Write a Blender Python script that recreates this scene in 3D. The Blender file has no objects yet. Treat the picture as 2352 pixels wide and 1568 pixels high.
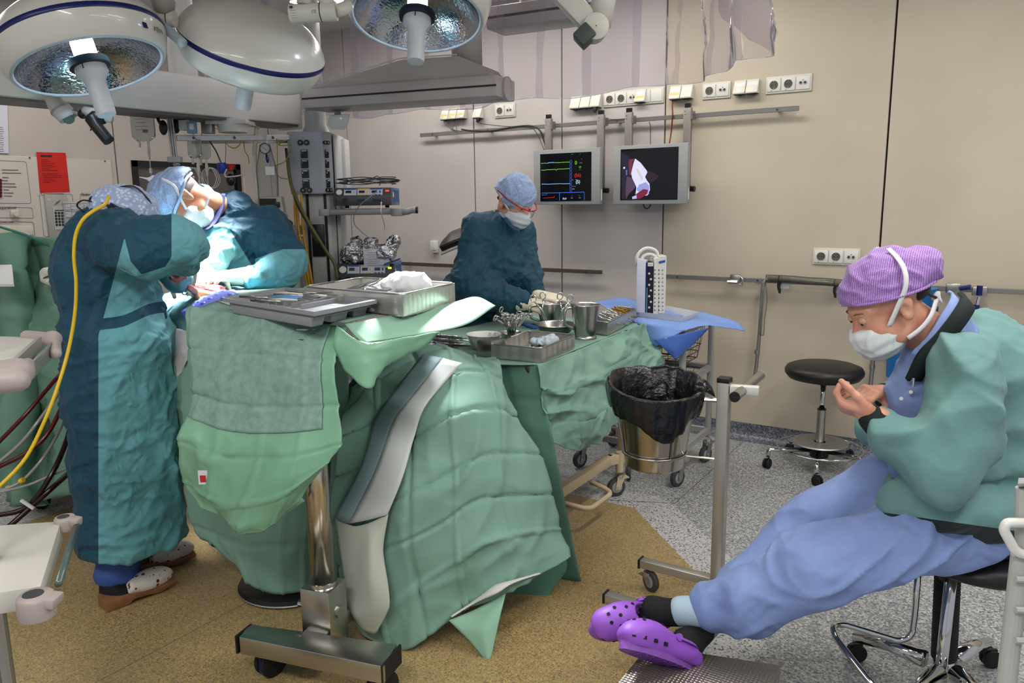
import bpy, bmesh, math, random
import numpy as np
from mathutils import Matrix, Vector
random.seed(7); np.random.seed(7)
SC = bpy.context.scene
COL = SC.collection
R = math.radians

# ------------------------------------------------------------------ camera
F_PX, PITCH, ROLL, YAW, CAM_H = 1770.2, R(10.35), R(-0.732), R(32.83), 1.5
_hy = np.array([-math.sin(YAW), math.cos(YAW), 0.0]); _hx = np.array([math.cos(YAW), math.sin(YAW), 0.0]); _uz = np.array([0, 0, 1.0])
_fw = _hy * math.cos(PITCH) - _uz * math.sin(PITCH)
_up0 = _hy * math.sin(PITCH) + _uz * math.cos(PITCH)
_rt = _hx * math.cos(ROLL) + _up0 * math.sin(ROLL)
_up = -_hx * math.sin(ROLL) + _up0 * math.cos(ROLL)
_C = np.array([0, 0, CAM_H])
cd = bpy.data.cameras.new('camera'); cam = bpy.data.objects.new('camera', cd); COL.objects.link(cam)
cd.sensor_width = 36.0; cd.lens = F_PX / 2352 * 36.0; cd.clip_start = 0.05
cam.matrix_world = Matrix(((_rt[0], _up[0], -_fw[0], _C[0]), (_rt[1], _up[1], -_fw[1], _C[1]), (_rt[2], _up[2], -_fw[2], _C[2]), (0, 0, 0, 1)))
SC.camera = cam

# ------------------------------------------------------------------ world, lights, exposure
SC.view_settings.view_transform = 'Standard'; SC.view_settings.look = 'None'
SC.view_settings.exposure = 0.35; SC.view_settings.gamma = 1.0; SC.view_settings.use_curve_mapping = False
wd = bpy.data.worlds.new('World'); SC.world = wd; wd.use_nodes = True
wd.node_tree.nodes['Background'].inputs[0].default_value = (0.80, 0.84, 0.92, 1)
wd.node_tree.nodes['Background'].inputs[1].default_value = 0.43
SC.cycles.use_denoising = True
SC.cycles.max_bounces = 5; SC.cycles.diffuse_bounces = 2; SC.cycles.glossy_bounces = 3; SC.cycles.transmission_bounces = 3; SC.cycles.transparent_max_bounces = 16; SC.cycles.use_adaptive_sampling = True; SC.cycles.adaptive_threshold = 0.09; SC.cycles.adaptive_min_samples = 16; SC.cycles.caustics_reflective = False; SC.cycles.caustics_refractive = False
CEIL_Z = 2.86
# rows of ceiling luminaires: (x, y, size x, size y, watts)
CEILING_LIGHTS = [(-1.9, 3.95, 1.5, 0.26, 12), (-3.5, 3.95, 1.4, 0.26, 12), (-0.2, 2.9, 0.26, 1.5, 19), (0.75, 1.6, 0.26, 1.5, 20),
                  (-0.5, -0.6, 1.5, 0.3, 44), (-2.4, -0.8, 1.5, 0.3, 22), (-4.8, 2.2, 0.26, 1.4, 10), (1.3, 3.6, 0.9, 0.26, 11)]
for i, (x, y, sx, sy, w) in enumerate(CEILING_LIGHTS):
    ld = bpy.data.lights.new('ceiling_tube_light', 'AREA'); ld.shape = 'RECTANGLE'; ld.size = sx; ld.size_y = sy; ld.energy = w; ld.color = (1.0, 0.97, 0.93)
    lo = bpy.data.objects.new('ceiling_tube_light', ld); COL.objects.link(lo); lo.location = (x, y, CEIL_Z - 0.045)

# ------------------------------------------------------------------ measuring helpers (pixel of the 2352x1568 frame + a known distance -> room point)
def _ray(px, py): return _fw + _rt * ((px - 1176) / F_PX) - _up * ((py - 784) / F_PX)
def PD(px, py, d): v = _ray(px, py); return _C + v * (d / float(v @ _hy))
def PZ(px, py, z): v = _ray(px, py); return _C + v * ((z - CAM_H) / v[2])
def PY(px, py, y): v = _ray(px, py); return _C + v * (y / v[1])
def PX(px, py, x): v = _ray(px, py); return _C + v * (x / v[0])
def V3(*a): return np.array(a, float)
def nrm(v): v = np.asarray(v, float); return v / (np.linalg.norm(v) + 1e-12)
HX, HY, UZ = _hx, _hy, _uz

# ------------------------------------------------------------------ materials
def lin(c):
    c = [x / 255.0 for x in c]
    return tuple((x / 12.92 if x <= 0.04045 else ((x + 0.055) / 1.055) ** 2.4) for x in c) + (1.0,)
MATS = {}
def mat(name, col, rough=0.5, metal=0.0, spec=0.5, var=None, bump=None, emit=None, trans=0.0, sheen=0.0, coat=0.0, sss=0.0, alpha=1.0, ior=1.45, stretch=(1, 1, 1), folds=None, zone=None):
    """procedural material; var = (scale, other colour, detail); bump = list of (scale, strength, distance)"""
    m = bpy.data.materials.new(name); m.use_nodes = True; MATS[name] = m
    nt = m.node_tree; N = nt.nodes; L = nt.links; b = N['Principled BSDF']
    b.inputs['Base Color'].default_value = lin(col); b.inputs['Roughness'].default_value = rough; b.inputs['Metallic'].default_value = metal
    b.inputs['Specular IOR Level'].default_value = spec; b.inputs['Transmission Weight'].default_value = trans; b.inputs['IOR'].default_value = ior
    b.inputs['Sheen Weight'].default_value = sheen; b.inputs['Coat Weight'].default_value = coat; b.inputs['Alpha'].default_value = alpha
    if sss: b.inputs['Subsurface Weight'].default_value = sss; b.inputs['Subsurface Radius'].default_value = (0.012, 0.005, 0.003)
    if emit: b.inputs['Emission Color'].default_value = lin(emit[0]); b.inputs['Emission Strength'].default_value = emit[1]
    if var or bump or folds:
        tc = N.new('ShaderNodeTexCoord'); mp = N.new('ShaderNodeMapping'); mp.inputs['Scale'].default_value = stretch; L.new(tc.outputs['Object'], mp.inputs[0])
    if var:
        n = N.new('ShaderNodeTexNoise'); n.inputs['Scale'].default_value = var[0]; n.inputs['Detail'].default_value = var[2] if len(var) > 2 else 3
        L.new(mp.outputs[0], n.inputs['Vector']); r = N.new('ShaderNodeValToRGB'); L.new(n.outputs[0], r.inputs[0])
        lo, hi = (var[3], var[4]) if len(var) > 4 else (0.35, 0.65)
        r.color_ramp.elements[0].position = lo; r.color_ramp.elements[1].position = hi
        r.color_ramp.elements[0].color = lin(col); r.color_ramp.elements[1].color = lin(var[1]); L.new(r.outputs[0], b.inputs['Base Color'])
    if zone:                                                   # second fabric where the mesh attribute says so
        at_ = N.new('ShaderNodeAttribute'); at_.attribute_name = 'zone'; gt = N.new('ShaderNodeMath'); gt.operation = 'GREATER_THAN'; gt.inputs[1].default_value = 0.0; L.new(at_.outputs['Fac'], gt.inputs[0])
        mz = N.new('ShaderNodeMix'); mz.data_type = 'RGBA'; L.new(gt.outputs[0], mz.inputs[0]); mz.inputs[6].default_value = lin(col); mz.inputs[7].default_value = lin(zone); L.new(mz.outputs[2], b.inputs['Base Color'])
    prev = None
    if folds:                                                  # crumpled cloth: ridged noise relief
        for (s_, st, ds) in folds:
            n = N.new('ShaderNodeTexNoise'); n.noise_type = 'RIDGED_MULTIFRACTAL'; n.inputs['Scale'].default_value = s_; n.inputs['Detail'].default_value = 1.5; n.inputs['Distortion'].default_value = 0.8; L.new(mp.outputs[0], n.inputs['Vector'])
            bp = N.new('ShaderNodeBump'); bp.inputs['Strength'].default_value = st; bp.inputs['Distance'].default_value = ds; L.new(n.outputs[0], bp.inputs['Height'])
            if prev: L.new(prev.outputs[0], bp.inputs['Normal'])
            prev = bp
        L.new(prev.outputs[0], b.inputs['Normal'])
    if bump:
        for (s, st, ds) in bump:
            n = N.new('ShaderNodeTexNoise'); n.inputs['Scale'].default_value = s; n.inputs['Detail'].default_value = 4; L.new(mp.outputs[0], n.inputs['Vector'])
            bp = N.new('ShaderNodeBump'); bp.inputs['Strength'].default_value = st; bp.inputs['Distance'].default_value = ds; L.new(n.outputs[0], bp.inputs['Height'])
            if prev: L.new(prev.outputs[0], bp.inputs['Normal'])
            prev = bp
        L.new(prev.outputs[0], b.inputs['Normal'])
    return m
def film(name, tint, gloss=0.12, rough=0.05, haze=0.0, hazecol=(255, 255, 255)):
    """thin clear plastic: see-through with a fresnel sheen"""
    m = bpy.data.materials.new(name); m.use_nodes = True; MATS[name] = m; nt = m.node_tree; N = nt.nodes; L = nt.links
    for n in list(N): N.remove(n)
    o = N.new('ShaderNodeOutputMaterial'); t = N.new('ShaderNodeBsdfTransparent'); t.inputs[0].default_value = lin(tint)
    g = N.new('ShaderNodeBsdfGlossy'); g.inputs['Roughness'].default_value = rough; lw = N.new('ShaderNodeLayerWeight'); lw.inputs[0].default_value = gloss
    mx = N.new('ShaderNodeMixShader'); L.new(lw.outputs['Fresnel'], mx.inputs[0]); L.new(t.outputs[0], mx.inputs[1]); L.new(g.outputs[0], mx.inputs[2])
    last = mx
    if haze:
        d = N.new('ShaderNodeBsdfDiffuse'); d.inputs[0].default_value = lin(hazecol); m2 = N.new('ShaderNodeMixShader'); m2.inputs[0].default_value = haze
        L.new(mx.outputs[0], m2.inputs[1]); L.new(d.outputs[0], m2.inputs[2]); last = m2
    L.new(last.outputs[0], o.inputs[0]); return m
STEEL = mat('brushed_steel', (178, 176, 170), 0.28, 1.0, bump=[(60, 0.06, 0.002)])
CHROME = mat('chrome', (205, 205, 205), 0.07, 1.0)
SATIN = mat('satin_aluminium', (165, 164, 160), 0.42, 0.9)
DARKSTEEL = mat('dark_steel', (95, 92, 88), 0.4, 0.8)
WHITE = mat('white_enamel', (222, 220, 213), 0.32, coat=0.2)
OFFWHITE = mat('off_white_plastic', (214, 208, 194), 0.42)
GREYPL = mat('grey_plastic', (150, 150, 150), 0.45)
LGREY = mat('light_grey_paint', (186, 187, 186), 0.4)
BLACK = mat('black_plastic', (18, 18, 19), 0.4)
BLACKRUB = mat('black_rubber', (22, 22, 23), 0.7)
GREYRUB = mat('grey_rubber', (62, 64, 68), 0.6)
NAVY = mat('navy_enamel', (18, 24, 92), 0.3)
SKIN = mat('skin', (214, 160, 134), 0.5, var=(22, (200, 138, 115)), sss=0.12, bump=[(140, 0.05, 0.002)])
GLOVE = mat('latex_glove', (226, 216, 190), 0.5, bump=[(60, 0.15, 0.004)])

# ------------------------------------------------------------------ mesh helpers
MW = {}
def thing(name, label, cat, loc=(0, 0, 0), rotz=0.0, group=None):
    o = bpy.data.objects.new(name, None); COL.objects.link(o); o.location = tuple(loc); o.rotation_euler = (0, 0, rotz)
    o.empty_display_size = 0.05; o['label'] = label; o['category'] = cat
    if group: o['group'] = group
    MW[o.name] = Matrix.Translation(Vector(tuple(loc))) @ Matrix.Rotation(rotz, 4, 'Z'); return o
def tag(o, label, cat, group=None):
    o['label'] = label; o['category'] = cat
    if group: o['group'] = group
    return o
def struct(o): o['kind'] = 'structure'; return o
def crv(pts, n=8, closed=False):
    """Catmull-Rom through points"""
    p = np.array(pts, float); m = len(p); out = []
    if m < 3: return p
    seg = range(m) if closed else range(m - 1)
    for i in seg:
        if closed: a, b, c, d = p[(i - 1) % m], p[i], p[(i + 1) % m], p[(i + 2) % m]
        else: b, c = p[i], p[i + 1]; a = p[i - 1] if i else 2 * b - c; d = p[i + 2] if i + 2 < m else 2 * c - b
        for k in range(n):
            t = k / n; out.append(0.5 * ((2 * b) + (c - a) * t + (2 * a - 5 * b + 4 * c - d) * t * t + (3 * b - a - 3 * c + d) * t ** 3))
    if not closed: out.append(p[-1])
    return np.array(out)
def fillet(pts, r, n=5):
    """round the inner corners of a polyline"""
    p = [np.array(q, float) for q in pts]; out = [p[0]]
    for i in range(1, len(p) - 1):
        a, b, c = p[i - 1], p[i], p[i + 1]; u = nrm(a - b); w = nrm(c - b)
        rr = min(r, 0.45 * np.linalg.norm(a - b), 0.45 * np.linalg.norm(c - b)); s, e = b + u * rr, b + w * rr
        for k in range(n + 1): t = k / n; out.append((1 - t) ** 2 * s + 2 * t * (1 - t) * b + t * t * e)
    out.append(p[-1]); return np.array(out)
def frame(fwd, up=(0, 0, 1)):
    """4x4 numpy rotation with x = fwd, z close to up"""
    x = nrm(fwd); y = nrm(np.cross(up, x)); z = np.cross(x, y); M = np.eye(4); M[:3, 0], M[:3, 1], M[:3, 2] = x, y, z; return M
def at(M, p): M = M.copy(); M[:3, 3] = p; return M
def rotz(a): c, s = math.cos(a), math.sin(a); M = np.eye(4); M[0, 0] = c; M[0, 1] = -s; M[1, 0] = s; M[1, 1] = c; return M
class MB:
    def __init__(s): s.v = []; s.f = []; s.mi = []; s.n = 0
    def add(s, v, f, mi=0):
        v = np.asarray(v, float).reshape(-1, 3); s.v.append(v); s.f += [tuple(int(i) + s.n for i in q) for q in f]; s.mi += [mi] * len(f); s.n += len(v); return s
    def box(s, c, d, M=None, mi=0):
        d = np.asarray(d, float) / 2; v = np.array([[x, y, z] for x in (-1, 1) for y in (-1, 1) for z in (-1, 1)], float) * d
        if M is not None: v = v @ np.asarray(M)[:3, :3].T
        v = v + np.asarray(c, float)
        return s.add(v, [(0, 1, 3, 2), (4, 6, 7, 5), (0, 4, 5, 1), (2, 3, 7, 6), (0, 2, 6, 4), (1, 5, 7, 3)], mi)
    def hexa(s, v, mi=0):
        """eight corners: bottom loop of four, then top loop of four"""
        return s.add(v, [(3, 2, 1, 0), (4, 5, 6, 7), (0, 1, 5, 4), (1, 2, 6, 5), (2, 3, 7, 6), (3, 0, 4, 7)], mi)
    def bar(s, a, b, w, h, up=(0, 0, 1), mi=0):
        a = np.asarray(a, float); b = np.asarray(b, float); M = frame(b - a, up)
        return s.box((a + b) / 2, (np.linalg.norm(b - a), w, h), M, mi)
    def tube(s, pts, r, n=10, closed=False, mi=0, flat=None):
        p = np.asarray(pts, float); m = len(p); r = np.broadcast_to(np.asarray(r, float), (m,))
        t = np.zeros_like(p); t[1:-1] = p[2:] - p[:-2]; t[0] = p[1] - p[0]; t[-1] = p[-1] - p[-2]
        if closed: t[0] = t[-1] = p[1] - p[-1]; t[-1] = p[0] - p[-2]
        t /= np.linalg.norm(t, axis=1)[:, None] + 1e-12
        u = np.cross(t[0], (0, 0, 1) if abs(t[0][2]) < 0.9 else (1, 0, 0)); u = nrm(u); vs = []
        an = np.arange(n) * 2 * math.pi / n
        for i in range(m):
            u = u - t[i] * (u @ t[i]); u = nrm(u); w = np.cross(t[i], u)
            k = flat if flat else 1.0
            vs.append(p[i] + r[i] * (np.cos(an)[:, None] * u + k * np.sin(an)[:, None] * w))
        f = []
        for i in range(m if closed else m - 1):
            j = (i + 1) % m
            for k in range(n): f.append((i * n + k, i * n + (k + 1) % n, j * n + (k + 1) % n, j * n + k))
        if not closed: f += [tuple(range(n))[::-1], tuple((m - 1) * n + k for k in range(n))]
        return s.add(np.vstack(vs), f, mi)
    def cyl(s, a, b, r, n=20, mi=0): return s.tube([a, b], r, n, mi=mi)
    def lathe(s, prof, n=32, M=None, mi=0, arc=2 * math.pi):
        prof = np.asarray(prof, float); m = len(prof); full = abs(arc - 2 * math.pi) < 1e-6; k = n if full else n + 1
        an = np.arange(k) * arc / n; v = np.stack([np.outer(prof[:, 0], np.cos(an)), np.outer(prof[:, 0], np.sin(an)), np.outer(prof[:, 1], np.ones(k))], -1).reshape(-1, 3)
        if M is not None: M = np.asarray(M); v = v @ M[:3, :3].T + M[:3, 3]
        f = []
        for i in range(m - 1):
            for j in range(k if full else k - 1): jj = (j + 1) % k; f.append((i * k + j, i * k + jj, (i + 1) * k + jj, (i + 1) * k + j))
        return s.add(v, f, mi)
    def prism(s, poly, h0, h1, M=None, mi=0):
        n = len(poly); v = [(x, y, h0) for x, y in poly] + [(x, y, h1) for x, y in poly]; v = np.array(v, float)
        if M is not None: M = np.asarray(M); v = v @ M[:3, :3].T + M[:3, 3]
        return s.add(v, [tuple(range(n))[::-1], tuple(range(n, 2 * n))] + [(i, (i + 1) % n, n + (i + 1) % n, n + i) for i in range(n)], mi)
    def ell(s, c, r, M=None, nu=20, nv=12, mi=0):
        r = np.broadcast_to(np.asarray(r, float), (3,)); v = []
        for i in range(nv + 1):
            th = math.pi * i / nv
            for j in range(nu): ph = 2 * math.pi * j / nu; v.append((math.sin(th) * math.cos(ph), math.sin(th) * math.sin(ph), math.cos(th)))
        v = np.array(v) * r
        if M is not None: v = v @ np.asarray(M)[:3, :3].T
        return s.add(v + np.asarray(c, float), [(i * nu + j, (i + 1) * nu + j, (i + 1) * nu + (j + 1) % nu, i * nu + (j + 1) % nu) for i in range(nv) for j in range(nu)], mi)
    def grid(s, G, mi=0, closed=False):
        G = np.asarray(G, float); a, b = G.shape[:2]; jj = b if closed else b - 1
        return s.add(G.reshape(-1, 3), [(i * b + j, i * b + (j + 1) % b, (i + 1) * b + (j + 1) % b, (i + 1) * b + j) for i in range(a - 1) for j in range(jj)], mi)
    def build(s, name, m, parent=None, world=True, smooth=False, bevel=0.0, seg=2, solid=0.0, auto=None, facemat=None, off=0.0):
        me = bpy.data.meshes.new(name); v = np.vstack(s.v)
        if parent is not None and world:
            Mi = np.array(MW[parent.name].inverted()); v = v @ Mi[:3, :3].T + Mi[:3, 3]
        me.from_pydata(v.tolist(), [], s.f); ms = m if isinstance(m, (list, tuple)) else [m]
        for x in ms: me.materials.append(x)
        if len(ms) > 1: me.polygons.foreach_set('material_index', s.mi)
        bm = bmesh.new(); bm.from_mesh(me); bmesh.ops.remove_doubles(bm, verts=bm.verts, dist=1e-6); bmesh.ops.recalc_face_normals(bm, faces=bm.faces)
        if bevel: bmesh.ops.bevel(bm, geom=[e for e in bm.edges if len(e.link_faces) == 2 and e.calc_face_angle() > 0.5], offset=bevel, segments=seg, affect='EDGES', profile=0.5)
        bm.to_mesh(me); bm.free()
        o = bpy.data.objects.new(name, me); COL.objects.link(o)
        if smooth or auto or bevel:
            me.shade_smooth()
            if not smooth or auto: me.set_sharp_from_angle(angle=auto or R(40))
        if solid: md = o.modifiers.new('thickness', 'SOLIDIFY'); md.thickness = solid; md.offset = off
        if parent is not None: o.parent = parent; MW[o.name] = MW[parent.name]
        else: MW[o.name] = Matrix.Identity(4)
        return o
def text(body, size, M, m, name, parent, align='LEFT', depth=0.0004, bold=0.0):
    """flat print: M maps text x,y to the surface (world)"""
    c = bpy.data.curves.new(name, 'FONT'); c.body = body; c.size = size; c.align_x = align; c.extrude = depth; c.offset = bold; c.resolution_u = 2
    t = bpy.data.objects.new(name, c); me = bpy.data.meshes.new_from_object(t); bpy.data.objects.remove(t); bpy.data.curves.remove(c)
    me.transform(MW[parent.name].inverted() @ Matrix([list(r) for r in M])); me.materials.append(m); me.name = name
    o = bpy.data.objects.new(name, me); COL.objects.link(o); o.parent = parent; MW[o.name] = MW[parent.name]; return o
def dup(root, loc, rz=None, label=None, group=None):
    """a copy of a thing with copies of its parts and sub-parts"""
    r = root.copy(); COL.objects.link(r); r.location = tuple(loc)
    if rz is not None: r.rotation_euler = (0, 0, rz)
    if label: r['label'] = label
    if group: r['group'] = group
    for ch in list(root.children):
        c = ch.copy(); COL.objects.link(c); c.parent = r
        for g in list(ch.children): d = g.copy(); COL.objects.link(d); d.parent = c
    MW[r.name] = Matrix.Translation(Vector(tuple(loc))) @ Matrix.Rotation(r.rotation_euler[2], 4, 'Z'); return r
# ------------------------------------------------------------------ noise
def _h(i, j, k):
    n = (i * 374761393 + j * 668265263 + k * 2147483647 * 0 + k * 1274126177) & 0x7fffffff
    n = ((n ^ (n >> 13)) * 1103515245 + 12345) & 0x7fffffff
    return ((n ^ (n >> 16)) & 0xffff) / 65535.0
def vnoise(P):
    P = np.asarray(P, float); I = np.floor(P).astype(np.int64); f = P - I; f = f * f * (3 - 2 * f); x, y, z = I[..., 0], I[..., 1], I[..., 2]; r = 0
    for dx in (0, 1):
        for dy in (0, 1):
            for dz in (0, 1):
                w = (f[..., 0] if dx else 1 - f[..., 0]) * (f[..., 1] if dy else 1 - f[..., 1]) * (f[..., 2] if dz else 1 - f[..., 2]); r = r + w * _h(x + dx, y + dy, z + dz)
    return r
def ridge(P, sharp=2.0): return (1 - np.abs(2 * vnoise(P) - 1)) ** sharp
def wrinkle(P, s=9.0, amp=0.006, axis=(0.45, 0.45, 1.0), seed=0.0):
    """cloth folds: ridges warped by noise"""
    P = np.asarray(P, float); A = np.asarray(axis); Q = P * s * A + seed
    W = np.stack([vnoise(P * s * 0.5 + 11 + seed), vnoise(P * s * 0.5 + 37 + seed), vnoise(P * s * 0.5 + 71 + seed)], -1)
    return amp * (ridge(Q + W * 2.2, 3.0) * 1.0 + 0.45 * ridge(Q * 2.1 + W * 3 + 5, 3.0) - 0.45)
_RT = [np.linalg.qr(np.random.RandomState(i).normal(size=(3, 3)))[0] for i in range(12)]
def crease(P, s=12.0, amp=0.006, seed=0, n=4, long=0.3):
    """long sharp creases in several directions"""
    P = np.asarray(P, float); d = np.zeros(P.shape[:-1]); W = np.stack([vnoise(P * s * .4 + 3.1 + seed), vnoise(P * s * .4 + 23.7 + seed), vnoise(P * s * .4 + 51.3 + seed)], -1)
    for i in range(n):
        Q = (P @ _RT[(i + seed) % 12]) * np.array((1, long, long)) * s * (1 + .35 * i) + W * 1.6 + 7.3 * i + seed; m = vnoise(P * s * .25 + 17.0 * i + seed)
        d = d + (np.clip((1 - np.abs(2 * vnoise(Q) - 1) - .55) / .45, 0, 1) ** 1.5 - .18) * np.clip((m - .3) * 2.2, 0, 1)
    return amp * d
# ------------------------------------------------------------------ implicit bodies: smooth union of capsules and ellipsoids -> one mesh
def _prim(p, X):
    k = p[0]
    if k == 'cap':
        a, b, ra, rb = np.asarray(p[1], float), np.asarray(p[2], float), p[3], p[4]; ab = b - a; t = np.clip(((X - a) @ ab) / (ab @ ab + 1e-12), 0, 1)
        return np.linalg.norm(X - a - t[..., None] * ab, axis=-1) - (ra + (rb - ra) * t)
    if k == 'ell':
        c, r = np.asarray(p[1], float), np.asarray(p[2], float); q = X - c
        if len(p) > 3 and p[3] is not None: q = q @ np.asarray(p[3])[:3, :3]
        k0 = np.linalg.norm(q / r, axis=-1); k1 = np.linalg.norm(q / (r * r), axis=-1) + 1e-9; return k0 * (k0 - 1) / k1
    if k == 'box':
        c, h = np.asarray(p[1], float), np.asarray(p[2], float); q = X - c
        if len(p) > 3 and p[3] is not None: q = q @ np.asarray(p[3])[:3, :3]
        rr = p[4] if len(p) > 4 else 0.01; d = np.abs(q) - (h - rr); return np.linalg.norm(np.maximum(d, 0), axis=-1) + np.minimum(d.max(-1), 0) - rr
    if k == 'half':                                         # keep the side the normal points away from
        return (X - np.asarray(p[1], float)) @ nrm(p[2])
def _bb(p):
    if p[0] == 'cap': a, b, r = np.asarray(p[1]), np.asarray(p[2]), max(p[3], p[4]); return np.minimum(a, b) - r, np.maximum(a, b) + r
    c, r = np.asarray(p[1]), max(p[2]) * (1.8 if p[0] == 'box' else 1.0); return c - r, c + r
def sdf(prims, vox, k=0.03, cuts=(), subs=(), ks=0.01, disp=None):
    """returns verts, quads. cuts: half spaces intersected; subs: prims carved out"""
    bbs = [_bb(p) for p in prims]; lo = np.min([b[0] for b in bbs], 0) - 3 * vox - k * 0.3; hi = np.max([b[1] for b in bbs], 0) + 3 * vox + k * 0.3
    n = np.ceil((hi - lo) / vox).astype(int) + 1; ax = [lo[i] + vox * np.arange(n[i]) for i in range(3)]; D = np.full(tuple(n), 0.5)
    def sub(b, m):
        i0 = np.clip(np.floor((b[0] - m - lo) / vox).astype(int), 0, n - 1); i1 = np.clip(np.ceil((b[1] + m - lo) / vox).astype(int) + 1, 1, n)
        sl = tuple(slice(a, c) for a, c in zip(i0, i1)); return sl, np.stack(np.meshgrid(*[ax[i][sl[i]] for i in range(3)], indexing='ij'), -1)
    for p, b in zip(prims, bbs):
        sl, X = sub(b, max(1.6 * k, 4 * vox)); d = _prim(p, X); kk = p[-1]['k'] if isinstance(p[-1], dict) else k
        a = D[sl]; h = np.clip(0.5 + 0.5 * (d - a) / kk, 0, 1); D[sl] = d + (a - d) * h - kk * h * (1 - h)
    for p in subs:
        sl, X = sub(_bb(p), 4 * vox); d = -_prim(p, X); a = D[sl]; h = np.clip(0.5 - 0.5 * (d - a) / ks, 0, 1); D[sl] = d + (a - d) * h + ks * h * (1 - h)
    if cuts:
        X = np.stack(np.meshgrid(*ax, indexing='ij'), -1)
        for c in cuts: D = np.maximum(D, _prim(c, X))
    return nets(D, lo, vox)
def nets(D, lo, vox):
    S = D < 0; n = np.array(D.shape); c = S[:-1, :-1, :-1].astype(np.int8)
    for o in ((1, 0, 0), (0, 1, 0), (0, 0, 1), (1, 1, 0), (1, 0, 1), (0, 1, 1), (1, 1, 1)): c = c + S[o[0]:n[0] - 1 + o[0], o[1]:n[1] - 1 + o[1], o[2]:n[2] - 1 + o[2]]
    act = (c > 0) & (c < 8); idx = np.full(act.shape, -1); I = np.argwhere(act); idx[act] = np.arange(len(I))
    acc = np.zeros((len(I), 3)); cnt = np.zeros(len(I)); C8 = [(a, b, d) for a in (0, 1) for b in (0, 1) for d in (0, 1)]
    for a in C8:
        for ax in range(3):
            if a[ax]: continue
            b = list(a); b[ax] = 1; da = D[I[:, 0] + a[0], I[:, 1] + a[1], I[:, 2] + a[2]]; db = D[I[:, 0] + b[0], I[:, 1] + b[1], I[:, 2] + b[2]]
            x = (da < 0) != (db < 0); t = np.where(x, da / (da - db + 1e-20 * (da == db)), 0); p = np.tile(np.array(a, float), (len(I), 1)); p[:, ax] = t; acc[x] += p[x]; cnt[x] += 1
    v = lo + vox * (I + acc / cnt[:, None]); quads = []
    for ax in range(3):
        b = [0, 0, 0]; b[ax] = 1; A = S[:n[0] - b[0], :n[1] - b[1], :n[2] - b[2]]; B = S[b[0]:, b[1]:, b[2]:]; E = np.argwhere(A != B); u, w = (ax + 1) % 3, (ax + 2) % 3
        ok = (E[:, u] > 0) & (E[:, w] > 0) & (E[:, u] < n[u] - 1) & (E[:, w] < n[w] - 1); E = E[ok]; s = A[tuple(E.T)]; q = []
        for du, dw in ((1, 1), (0, 1), (0, 0), (1, 0)): e = E.copy(); e[:, u] -= du; e[:, w] -= dw; q.append(idx[tuple(e.T)])
        q = np.stack(q, 1); q[~s] = q[~s][:, ::-1]; quads.append(q)
    return v, np.vstack(quads)
def relax(v, q, it=2, lam=0.5):
    for _ in range(it):
        a = np.zeros_like(v); c = np.zeros(len(v))
        for i in range(4):
            for j in (1, 3): np.add.at(a, q[:, i], v[q[:, (i + j) % 4]]); np.add.at(c, q[:, i], 1)
        v = v + lam * (a / np.maximum(c, 1)[:, None] - v)
    return v
def vnormals(v, q):
    fn = np.cross(v[q[:, 2]] - v[q[:, 0]], v[q[:, 3]] - v[q[:, 1]]); n = np.zeros_like(v)
    for i in range(4): np.add.at(n, q[:, i], fn)
    return n / (np.linalg.norm(n, axis=1)[:, None] + 1e-12)
def body(name, prims, vox, m, parent, k=0.03, cuts=(), subs=(), ks=0.01, disp=None, zone=None, rel=2, field=None):
    """skin or cloth grown from prims (world space) as one mesh; disp(P) pushes along the normal; zone(P) picks the material"""
    v, q = sdf(prims, vox, k, cuts, subs, ks); v = relax(v, q, rel)
    if disp is not None: v = v + vnormals(v, q) * disp(v)[:, None]
    if parent is not None: Mi = np.array(MW[parent.name].inverted()); w = v @ Mi[:3, :3].T + Mi[:3, 3]
    else: w = v
    me = bpy.data.meshes.new(name); nv, nf = len(w), len(q)
    me.vertices.add(nv); me.vertices.foreach_set('co', w.astype(np.float32).ravel()); me.loops.add(nf * 4); me.loops.foreach_set('vertex_index', q.astype(np.int32).ravel())
    me.polygons.add(nf); me.polygons.foreach_set('loop_start', np.arange(0, nf * 4, 4, dtype=np.int32)); me.update(calc_edges=True); me.validate()
    ms = m if isinstance(m, (list, tuple)) else [m]
    for x in ms: me.materials.append(x)
    if zone is not None and len(me.polygons) == nf: me.polygons.foreach_set('material_index', zone(v[q].mean(1)).astype(np.int32))
    if field is not None: me.attributes.new('zone', 'FLOAT', 'POINT').data.foreach_set('value', np.asarray(field(v), np.float32))
    me.shade_smooth(); o = bpy.data.objects.new(name, me); COL.objects.link(o)
    if parent is not None: o.parent = parent; MW[o.name] = MW[parent.name]
    else: MW[o.name] = Matrix.Identity(4)
    return o
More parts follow.
